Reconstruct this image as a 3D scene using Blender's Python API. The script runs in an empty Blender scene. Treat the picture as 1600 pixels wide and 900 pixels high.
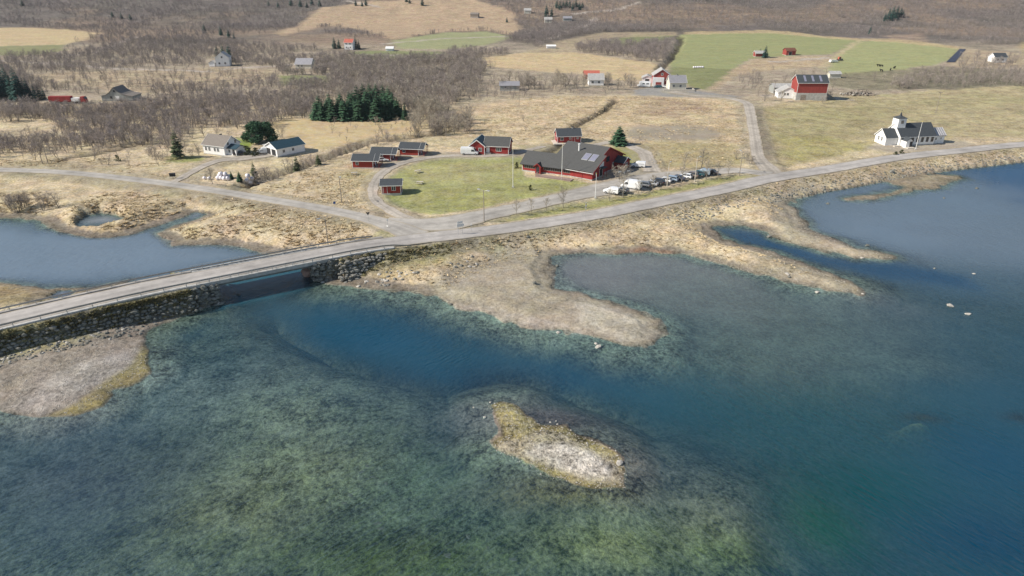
import bpy, bmesh, math, random
import numpy as np
from mathutils import Vector, Matrix
random.seed(7); rng = np.random.default_rng(7)
S = bpy.context.scene; COL = S.collection
R = math.radians
# ------------------------------------------------------------------ camera, sky, sun, exposure
CZ = 59.0; PITCH = R(25); FPX = 1067.0
cam_d = bpy.data.cameras.new('camera'); cam_d.sensor_width = 36; cam_d.lens = 36*FPX/1600
cam_d.clip_end = 12000; cam_d.clip_start = 1
cam = bpy.data.objects.new('camera', cam_d); COL.objects.link(cam)
cam.location = (0, 0, CZ); cam.rotation_euler = (R(90)-PITCH, 0, 0); S.camera = cam
SUN_EL, SUN_DIR = R(38), Vector((1.0, 0.2, 0)).normalized()      # light travels towards SUN_DIR
w = bpy.data.worlds.new('World'); S.world = w; w.use_nodes = True
wn = w.node_tree.nodes; sky = wn.new('ShaderNodeTexSky'); sky.sky_type = 'NISHITA'; sky.sun_disc = False
sky.sun_elevation = SUN_EL; sky.sun_rotation = math.atan2(-SUN_DIR.x, -SUN_DIR.y)
sky.air_density = 1.0; sky.dust_density = 0.4; sky.ozone_density = 1.0
w.node_tree.links.new(sky.outputs[0], wn['Background'].inputs[0]); wn['Background'].inputs[1].default_value = 0.092
sl = bpy.data.lights.new('sun', 'SUN'); sl.energy = 5.0; sl.angle = R(0.5); sl.color = (1.0, .93, .83)
sun = bpy.data.objects.new('sun', sl); COL.objects.link(sun)
sd = Vector((SUN_DIR.x*math.cos(SUN_EL), SUN_DIR.y*math.cos(SUN_EL), -math.sin(SUN_EL)))
sun.rotation_euler = sd.to_track_quat('-Z', 'Y').to_euler()
S.view_settings.view_transform = 'Standard'; S.view_settings.look = 'None'
S.view_settings.exposure = 0.36; S.view_settings.gamma = 1
S.cycles.max_bounces = 6; S.cycles.transparent_max_bounces = 8; S.cycles.volume_bounces = 0

# ------------------------------------------------------------------ terrain base and pixel <-> ground
def base(x, y):
    "height of the plain and of the hillside behind it"
    y = np.asarray(y, float); x = np.asarray(x, float)
    h = 2.0 + 0.022*np.clip(y-470, 0, None) + 0.10*np.clip(y-760, 0, None)
    h = h + np.clip(y-640, 0, 400)/400*6*np.sin(x/150+.6) * 1.0
    far = np.clip(y-1000, 0, None)
    h = h + .07*far
    return 2+ (h-2)*(1.0) if True else h
def ray(px, py):
    u = (px-800)/FPX; v = (450-py)/FPX
    return u, math.cos(PITCH)+v*math.sin(PITCH), -math.sin(PITCH)+v*math.cos(PITCH)
def uz(px, py, z=0.0):
    u, y, d = ray(px, py)
    if d > -0.004: d = -0.004
    t = (z-CZ)/d
    return (u*t, y*t)
def at(px, py):
    "ground point seen at photograph pixel"
    u, y, d = ray(px, py)
    t = 40.0
    while t < 2500:
        if CZ+d*t <= float(base(u*t, y*t)): break
        t += 2.0
    lo, hi = t-2.0, t
    for _ in range(12):
        m = (lo+hi)/2
        if CZ+d*m <= float(base(u*m, y*m)): hi = m
        else: lo = m
    return (u*hi, y*hi)
def A(pts): return [at(*p) for p in pts]
def Z(pts, z=0.0): return [uz(p[0], p[1], z) for p in pts]

# ------------------------------------------------------------------ numpy noise
_tab = rng.random((256, 256))
def vnoise(x, y, s, o=0):
    x = x/s+o*17.3; y = y/s+o*5.7
    xi = np.floor(x).astype(int); yi = np.floor(y).astype(int)
    fx = x-xi; fy = y-yi; fx = fx*fx*(3-2*fx); fy = fy*fy*(3-2*fy)
    a = _tab[xi & 255, yi & 255]; b = _tab[(xi+1) & 255, yi & 255]
    c = _tab[xi & 255, (yi+1) & 255]; d = _tab[(xi+1) & 255, (yi+1) & 255]
    return (a*(1-fx)+b*fx)*(1-fy)+(c*(1-fx)+d*fx)*fy
def fbm(x, y, s, o=0, n=4):
    t = 0; a = 1; q = 0
    for k in range(n):
        t = t+a*vnoise(x, y, s/2**k, o+k*3.1); q += a; a *= .55
    return t/q

def sdf(poly, X, Y):
    "signed distance, positive inside"
    P = np.array(poly); n = len(P)
    d = np.full(X.shape, 1e18); inside = np.zeros(X.shape, bool)
    for i in range(n):
        ax, ay = P[i]; bx, by = P[(i+1) % n]
        ex, ey = bx-ax, by-ay; L = ex*ex+ey*ey+1e-12
        t = np.clip(((X-ax)*ex+(Y-ay)*ey)/L, 0, 1)
        dx = X-ax-t*ex; dy = Y-ay-t*ey
        d = np.minimum(d, dx*dx+dy*dy)
        c = (ay > Y) != (by > Y)
        with np.errstate(divide='ignore', invalid='ignore'):
            xi = ax+(Y-ay)*(bx-ax)/((by-ay) if by != ay else 1e-9)
        inside ^= c & (X < xi)
    d = np.sqrt(d)
    return np.where(inside, d, -d)
def linedist(pts, X, Y):
    "distance to polyline, and interpolated third value"
    d = np.full(X.shape, 1e18); zz = np.zeros(X.shape); tt = np.zeros(X.shape); acc = 0
    for i in range(len(pts)-1):
        ax, ay = pts[i][:2]; bx, by = pts[i+1][:2]
        az = pts[i][2] if len(pts[i]) > 2 else 0; bz = pts[i+1][2] if len(pts[i+1]) > 2 else 0
        ex, ey = bx-ax, by-ay; L = ex*ex+ey*ey+1e-12
        t = np.clip(((X-ax)*ex+(Y-ay)*ey)/L, 0, 1)
        q = (X-ax-t*ex)**2+(Y-ay-t*ey)**2
        m = q < d
        d = np.where(m, q, d); zz = np.where(m, az+(bz-az)*t, zz); tt = np.where(m, acc+t*math.sqrt(L), tt)
        acc += math.sqrt(L)
    return np.sqrt(d), zz, tt
def catmull(pts, step=2.0):
    P = [Vector(p) for p in pts]; P = [P[0]*2-P[1]]+P+[P[-1]*2-P[-2]]; out = []
    for i in range(1, len(P)-2):
        a, b, c, d = P[i-1:i+3]; n = max(1, int((c-b).length/step))
        for k in range(n):
            t = k/n
            out.append(.5*((2*b)+(c-a)*t+(2*a-5*b+4*c-d)*t*t+(3*b-3*c+d-a)*t**3))
    out.append(P[-2]); return [tuple(v) for v in out]

# ------------------------------------------------------------------ roads (pixel, height, half width)
def road(pts): return catmull([(*uz(a, b, z), z, h) for a, b, z, h in pts])
MAIN = road([(-560,640,4.3,3.0),(-250,562,4.3,3.0),(0,501,4.3,3.0),(200,455,4.3,3.0),(340,427,4.3,3.0),(490,398,4.25,3.0),(560,385,3.85,3.1),(640,374,3.25,3.2),(720,365,3.0,3.3),(800,355,2.8,3.3),(930,335,2.8,3.3),(1000,321,2.8,3.3),(1130,295,2.8,3.3),(1200,279,2.8,3.4),(1300,263,2.8,3.3),(1400,246,2.8,3.2),(1500,235,2.8,3.2),(1600,225,2.8,3.2),(1800,209,2.8,3.2),(2100,193,2.8,3.2)])
WEST = road([(-500,254,2.6,2.3),(-200,261,2.6,2.3),(0,265,2.6,2.3),(100,269,2.6,2.3),(200,279,2.6,2.3),(300,292,2.6,2.3),(400,308,2.6,2.3),(500,325,2.7,2.4),(575,341,2.8,2.6),(625,357,2.95,3.4),(655,371,3.05,4.0)])
SERV = road([(600,346,2.75,3.5),(650,350,2.88,4.2),(700,348,2.85,5),(760,335,2.7,4.0),(820,322,2.5,3.8),(900,304,2.4,4.2),(960,292,2.35,6.0),(1030,278,2.35,6.0),(1100,270,2.4,3.6),(1150,266,2.5,3.0),(1205,272,2.76,3.2)])
NORTH = road([(1212,276,2.78,3.6),(1200,262,2.6,3.4),(1185,245,2.4,2.4),(1180,220,2.3,2.2),(1176,195,2.3,2.2),(1172,175,2.3,2.4),(1165,160,2.3,2.6),(1130,152,2.2,2.2),(1085,149,2.2,2.2),(1050,143,2.2,2.8)])
TRACK = road([(668,352,2.83,2.0),(640,343,2.7,1.8),(612,329,2.5,1.7),(588,313,2.4,1.6),(582,297,2.4,1.6),(590,277,2.35,1.7),(612,260,2.35,2.0),(650,249,2.35,1.8),(700,243,2.35,1.6),(760,243,2.35,1.7),(800,240,2.35,1.5),(850,228,2.3,1.4)])
DRIVE = road([(268,286,2.5,1.5),(290,274,2.4,1.5),(315,260,2.35,1.6),(345,250,2.35,2.2),(385,246,2.35,3.5),(425,240,2.35,3.2)])
TRACKB = road([(905,232,2.3,2.0),(960,222,2.3,2.0),(1003,236,2.3,2.6),(1012,250,2.3,2.6),(1020,268,2.33,3.0)])
def setz(rd, k): return rd
# the span of the bridge, along MAIN
def span_t():
    ml = np.array(MAIN)
    seg = np.r_[0, np.cumsum(np.hypot(*np.diff(ml[:, :2], axis=0).T))]
    def tof(px, py):
        x, y = uz(px, py, 4.3); i = np.argmin((ml[:, 0]-x)**2+(ml[:, 1]-y)**2); return seg[i]
    return tof(322, 430), tof(500, 397), seg
T0, T1, MSEG = span_t()

# ------------------------------------------------------------------ land outlines (pixels at water level)
# (outline, top height or None for the plain, bank slope)
north = [(-1500,345),(-400,343),(0,342),(40,343),(64,345),(72,358),(112,366),(150,371),(182,372),(240,357),(306,331),(352,319),(357,311),(361,312),(352,322),(300,345),(244,362),(252,370),(275,384),(337,384),(381,389),(423,397),(470,404),(497,443),(530,446),(600,452),(660,461),(700,471),(760,492),(800,503),(825,511),(875,518),(920,523),(950,535),(975,545),(1025,543),(1037,522),(1025,500),(1000,485),(950,470),(900,457),(875,449),(862,425),(865,402),(900,398),(962,398),(980,394),(1025,395),(1062,398),(1087,406),(1125,417),(1175,429),(1200,433),(1225,441),(1275,451),(1312,458),(1337,458),(1349,450),(1325,437),(1287,425),(1250,410),(1225,400),(1200,392),(1150,380),(1115,363),(1110,355),(1125,353),(1162,355),(1200,363),(1212,371),(1237,380),(1300,395),(1337,403),(1400,402),(1375,395),(1325,379),(1287,367),(1262,358),(1250,335),(1230,320),(1240,309),(1270,299),(1300,293),(1330,285),(1362,280),(1437,270),(1475,260),(1600,243),(1900,215),(2600,190)]
gravel_low = [(700,430),(760,405),(800,385),(865,395),(862,425),(875,449),(900,457),(950,470),(1000,485),(1025,500),(1037,522),(1025,543),(975,545),(950,535),(920,523),(875,518),(825,511),(760,492),(700,471),(640,458)]
spit1 = [(1060,392),(1110,405),(1175,420),(1240,425),(1349,450),(1337,458),(1312,458),(1275,451),(1225,441),(1200,433),(1125,417),(1087,406)]
bar2 = [(1225,300),(1300,285),(1270,299),(1240,309),(1230,320),(1250,335),(1262,358),(1325,379),(1375,395),(1400,402),(1337,403),(1300,395),(1237,380),(1210,371),(1200,345),(1205,315)]
mudflat = [(1320,310),(1380,302),(1412,293),(1385,284),(1362,279),(1437,272),(1500,275),(1505,279),(1482,286),(1475,294),(1425,296),(1417,304),(1350,315),(1325,312)]
sw_beach = [(-700,800),(-700,560),(0,520),(200,470),(330,455),(343,470),(340,474),(300,487),(270,500),(232,517),(222,538),(237,555),(236,580),(212,597),(175,613),(157,637),(110,650),(33,650),(0,643),(-200,650)]
nw_land = [(-700,470),(-300,428),(0,441),(62,446),(100,452),(150,452),(200,440),(120,480),(0,510),(-700,620)]
island = [(762,633),(771,629),(780,628),(804,630),(812,638),(820,648),(840,660),(880,666),(900,678),(930,688),(956,702),(974,716),(980,735),(977,760),(950,764),(900,754),(850,742),(820,730),(790,716),(776,703),(772,692),(780,686),(790,684),(786,668),(775,648)]
pond = [(114,349),(130,338),(150,335),(182,337),(198,344),(186,351),(160,354),(128,354)]
pond2 = [(-60,283),(20,281),(36,284),(42,288),(20,292),(-60,294)]
pool3 = [(82,462),(90,456),(112,453),(120,458),(100,467),(84,468)]

# ------------------------------------------------------------------ the polar grid
rad = [4.0]
while rad[-1] < 3600:
    r = rad[-1]
    if r < 50: s = 2.5
    elif r < 1000: s = min(max(2.7*r*r/61000, .30), 3.6)
    else: s = r*.02
    rad.append(r+s)
rad = np.array(rad)
az = np.concatenate([np.radians(np.arange(-115, -52, 2.5)), np.radians(-52)+np.arange(0, int(R(104)/.0025))*.0025, np.radians(np.arange(52.2, 116, 2.5))])
RR, AZ = np.meshgrid(rad, az, indexing='ij'); NR, NA = RR.shape
# columns evenly spaced in azimuth; x right, y away
X = RR*np.sin(AZ); Y = RR*np.cos(AZ)
x1 = X.ravel(); y1 = Y.ravel(); r1 = RR.ravel(); N = x1.size
wa = np.clip(r1/220, .5, 3)
wx = x1+wa*(fbm(x1, y1, 7, 1)-.5)*4; wy = y1+wa*(fbm(x1, y1, 7, 9)-.5)*4
n_mid = fbm(x1, y1, 14, 20); n_big = fbm(x1, y1, 70, 33); n_fine = fbm(x1, y1, 2.5, 40, 3)
def sub(poly, pad):
    P = np.array(poly)
    return np.where((wx > P[:, 0].min()-pad) & (wx < P[:, 0].max()+pad) & (wy > P[:, 1].min()-pad) & (wy < P[:, 1].max()+pad))[0]
# seabed
def splat(a, px, py, rx, ry, val, k=1.0):
    cx, cy = uz(px, py); ex = (uz(px+rx, py)[0]-cx); ey = (uz(px, py-ry)[1]-uz(px, py+ry)[1])/2
    q = ((wx-cx)/ex)**2+((wy-cy)/ey)**2
    wgt = np.exp(-q)*k
    if a.ndim == 2: a += (np.array(val)-a)*wgt[:, None]
    else: a += (val-a)*wgt
depth = np.full(N, 1.15)+.5*(n_mid-.5)
for s_ in [(480,478,60,22,9),(560,500,85,30,13),(650,528,85,30,13),(740,556,90,28,13),(840,588,90,26,12),(930,608,90,28,10),(1020,622,90,30,7),(1130,618,100,30,6),(410,446,60,18,4),
           (1160,370,50,9,3),(1230,392,50,9,2.6),(1320,413,60,10,2.6),(1420,430,70,12,3),(1520,450,80,16,3.4),
           (1430,760,150,70,10),(2000,760,330,260,14),(1700,1100,500,160,14),(2300,420,500,120,12),(1600,700,150,110,14),(1300,640,240,50,5),(1560,850,170,100,9),(1300,830,70,60,4.5),(1240,690,130,40,4.2),(1600,450,110,120,3),(1280,640,130,50,4.2),(1550,290,160,24,4),(1700,330,160,90,5),(1230,850,40,60,3.5),
           (300,520,40,16,2.0),(380,545,60,30,1.6),(200,700,150,60,1.8),(120,800,130,60,2.0),(60,700,60,60,1.8),
           (700,700,70,50,1.8),(450,650,90,40,.8),(420,760,140,90,.9),(600,850,160,50,1.3),(950,845,140,50,.9),(1110,800,70,90,.9),(1445,655,45,9,1.1),(1590,650,40,14,1.3),
           (150,400,200,40,1.6),(350,415,60,15,2.2),(1000,450,150,40,.8),(1180,520,140,40,1.1),(1400,560,140,40,1.5),(1400,350,120,20,.9)]:
    splat(depth, *s_)
depth = np.where(y1 < 40, np.maximum(depth, 2.5), depth)
depth = np.where((x1 > 330) & (y1 < 260), 12, depth)
H = -depth
def land(poly, top, slope, zpoly=0.0, pad=30):
    global H
    P = Z(poly); i = sub(P, pad)
    d = sdf(P, wx[i], wy[i])
    tp = base(x1[i], y1[i]) if top is None else top
    h = np.minimum(tp, slope*d-.035*np.clip(-d-2, 0, None)**2)
    H[i] = np.maximum(H[i], h)
    return i, d
nfar = north+[(2600,120)]
PN = Z(north)+[(1500, 900), (9000, 4000), (0, 12000), (-9000, 4000), (-1500, 500)]
dN = sdf(PN, wx, wy)
top = base(x1, y1)
gl = [(sdf(Z(g), wx, wy)) for g in (gravel_low, spit1, bar2)]
glm = np.maximum.reduce(gl)
lowf = 1/(1+np.exp(-(glm-1.0)/1.2))
cap = top*(1-lowf)+lowf*(0.42+.25*n_mid)
hb = np.where(dN > 0, np.minimum(cap, np.minimum(dN*.09, .32)+np.clip(dN-3.2, 0, None)*.28), dN*(.16-.10*np.clip(1/(1+np.exp(-(glm+8)/2)), 0, 1))-.03*np.clip(-dN-2, 0, None)**2)
n_edge = fbm(x1, y1, 4.5, 57, 3)
H = np.maximum(H, hb)
land(sw_beach, 0.9, .13); land(nw_land, 1.1, .12); land(island, .55, .13); land(mudflat, .28, .09)
H += (n_edge-.5)*.34*np.clip(1-np.abs(H)/.55, 0, 1)*(y1 < 320)
for p_, dp in ((pond, .5), (pond2, .5), (pool3, .35)):
    P = Z(p_); i = sub(P, 12); d = sdf(P, wx[i], wy[i])
    H[i] = np.minimum(H[i], np.where(d > 0, -np.minimum(dp, d*.3), -d*.9))
# ditches and streams: (pixel line, half width, bottom)
DITCH = [([(358,312),(372,292),(392,286),(412,279),(450,266),(480,256),(515,244),(550,231),(575,222)], 1.0, .35, .9),
         ([(575,222),(610,217),(640,214),(680,209),(700,203)], 1.0, 1.0, 1.0),
         ([(85,252),(120,244),(160,238),(200,229),(222,224)], .8, 1.2, 1.0),
         ([(855,240),(872,227),(893,202),(920,186),(945,172),(962,157)], .9, 1.0, 1.0),
         ([(1030,108),(1044,96),(1056,80),(1066,58)], 2.0, .5, 1.0),
         ([(1183,170),(1187,190),(1194,222),(1198,250)], .8, 1.2, 1.2)]
dist_ditch = np.full(N, 99.)
for pl, hw, zb, sl_ in DITCH:
    L = catmull([(*p, 0) for p in A(pl)], 4); xs = np.array(L)
    i = np.where((x1 > xs[:, 0].min()-12) & (x1 < xs[:, 0].max()+12) & (y1 > xs[:, 1].min()-12) & (y1 < xs[:, 1].max()+12))[0]
    d, _, _ = linedist(L, x1[i]+(wx[i]-x1[i])*.4, y1[i]+(wy[i]-y1[i])*.4)
    zb_ = base(x1[i], y1[i])-2+zb
    H[i] = np.minimum(H[i], zb_+np.clip(d-hw, 0, None)*sl_); dist_ditch[i] = np.minimum(dist_ditch[i], d)
# tussocky relief
lm = np.clip(H/1.5, 0, 1)
H += lm*((n_fine-.5)*.35+(n_mid-.5)*.7)*np.clip(1-(y1-250)/900, .3, 1)
H += np.clip((y1-520)/400, 0, 1)*(n_big-.5)*10*np.clip((y1-520)/300, 0, 1)
# roads cut and fill
roadmask = np.zeros(N)
for rd, sl_ in ((MAIN, None), (WEST, .45), (SERV, .35), (NORTH, .35), (TRACK, .3), (DRIVE, .3), (TRACKB, .3)):
    P = np.array(rd); i = np.where((x1 > P[:, 0].min()-25) & (x1 < P[:, 0].max()+25) & (y1 > P[:, 1].min()-25) & (y1 < P[:, 1].max()+25))[0]
    d, zr, tt = linedist([tuple(q[:3]) for q in rd], x1[i], y1[i]); hw = P[:, 3].max() if rd is not SERV else None
    if hw is None: _, hw, _ = linedist([(q[0], q[1], q[3]) for q in rd], x1[i], y1[i])
    mg = np.clip(r1[i]/150, .5, 1.6)
    if sl_ is None:
        t_ = (tt > T1)
        s_ = np.where(tt > T1+14, .42, np.where(tt < T0-3.5, 1.8, np.where(tt < T1+3.5, 6.0, 1.3))); mg = np.where(tt > T1+25, mg, np.where((tt > T0-3.5) & (tt < T1+3.5), .9, 1.2))
        ok = (tt < T0-.5) | (tt > T1+.5)
    else: s_ = sl_; ok = np.ones(i.size, bool)
    e = np.clip(d-hw-mg, 0, None)
    fill = zr-.14-e*s_; cut = zr-.14+e*.5
    h = np.minimum(np.maximum(H[i], fill), cut)
    H[i] = np.where(ok, h, H[i]); roadmask[i] = np.maximum(roadmask[i], np.where(ok, np.clip(1-e/1.5, 0, 1), 0))
ti = np.zeros(N); dM, zM, tM = linedist([tuple(q[:3]) for q in MAIN], x1, y1)
Hg = H.reshape(NR, NA)
def hz(x, y):
    "terrain height"
    r = math.hypot(x, y); a = math.atan2(x, y)
    i = min(max(np.searchsorted(rad, r)-1, 0), NR-2); j = min(max(np.searchsorted(az, a)-1, 0), NA-2)
    u = min(max((r-rad[i])/(rad[i+1]-rad[i]), 0), 1); v = min(max((a-az[j])/(az[j+1]-az[j]), 0), 1)
    return float((Hg[i, j]*(1-v)+Hg[i, j+1]*v)*(1-u)+(Hg[i+1, j]*(1-v)+Hg[i+1, j+1]*v)*u)
def hza(x, y):
    r = np.hypot(x, y); a = np.arctan2(x, y)
    i = np.clip(np.searchsorted(rad, r)-1, 0, NR-2); j = np.clip(np.searchsorted(az, a)-1, 0, NA-2)
    u = np.clip((r-rad[i])/(rad[i+1]-rad[i]), 0, 1); v = np.clip((a-az[j])/(az[j+1]-az[j]), 0, 1)
    return (Hg[i, j]*(1-v)+Hg[i, j+1]*v)*(1-u)+(Hg[i+1, j]*(1-v)+Hg[i+1, j+1]*v)*u

# ------------------------------------------------------------------ land cover colours (albedo)
STRAW = (.49,.40,.265); STRAW2 = (.40,.325,.215); OLIVE = (.24,.215,.10); GREEN = (.135,.165,.06); LAWN = (.29,.29,.125)
HEATH = (.15,.125,.115); SCRUB = (.25,.205,.15); MUD = (.20,.172,.135); GRAV = (.27,.24,.205); WHITEG = (.47,.43,.37); WEED = (.20,.175,.05); FIELD = (.46,.36,.21)
c = np.empty((N, 3)); c[:] = STRAW
m = np.clip((n_mid-.42)*3.2, 0, 1)[:, None]; c = c*(1-m*.5)+np.array(STRAW2)*m*.5
m = np.clip((n_big-.5)*4, 0, 1)[:, None]; c = c*(1-m*.35)+np.array((.36,.31,.17))*m*.35
# beyond the plain: heath and scrub by default
m = np.clip((y1-300)/60, 0, 1)[:, None]; c = c*(1-m)+m*(np.array(SCRUB)*(1-.5*n_mid[:, None])+np.array(STRAW2)*.55*n_mid[:, None]+.03)
m = np.clip((y1-560+60*(n_big-.5))/60, 0, 1)[:, None]; c = c*(1-m)+m*(np.array(HEATH)*(.75+.5*n_mid[:, None])*(1-.25*n_big[:, None])+np.array((.03,.035,.02))*n_big[:, None])
n_patch = fbm(x1, y1, 110, 44, 5); m = (np.clip((n_patch-.5)*6, 0, 1)*np.clip((y1-520)/80, 0, 1))[:, None]; c = c*(1-m*.7)+np.array((.27,.20,.14))*m*.7
n_p2 = fbm(x1, y1, 60, 47, 4); m = (np.clip((n_p2-.55)*6, 0, 1)*np.clip((y1-450)/80, 0, 1))[:, None]; c = c*(1-m*.6)+np.array((.12,.105,.085))*m*.6
vary = np.full(N, 1.0)
def paint(pix, colr, f=2.5, k=1.0, v=None, z=None, noise=.0):
    P = Z(pix, z) if z is not None else A(pix)
    i = sub(P, f*4); d = sdf(P, wx[i], wy[i])
    a = np.clip(d/f+.5, 0, 1)*k
    if noise: a = a*np.clip((n_mid[i]-.5)*4+(1-noise)*2, 0, 1)
    c[i] += (np.array(colr)-c[i])*a[:, None]
    if v is not None: vary[i] += (v-vary[i])*a
    return i
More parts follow.
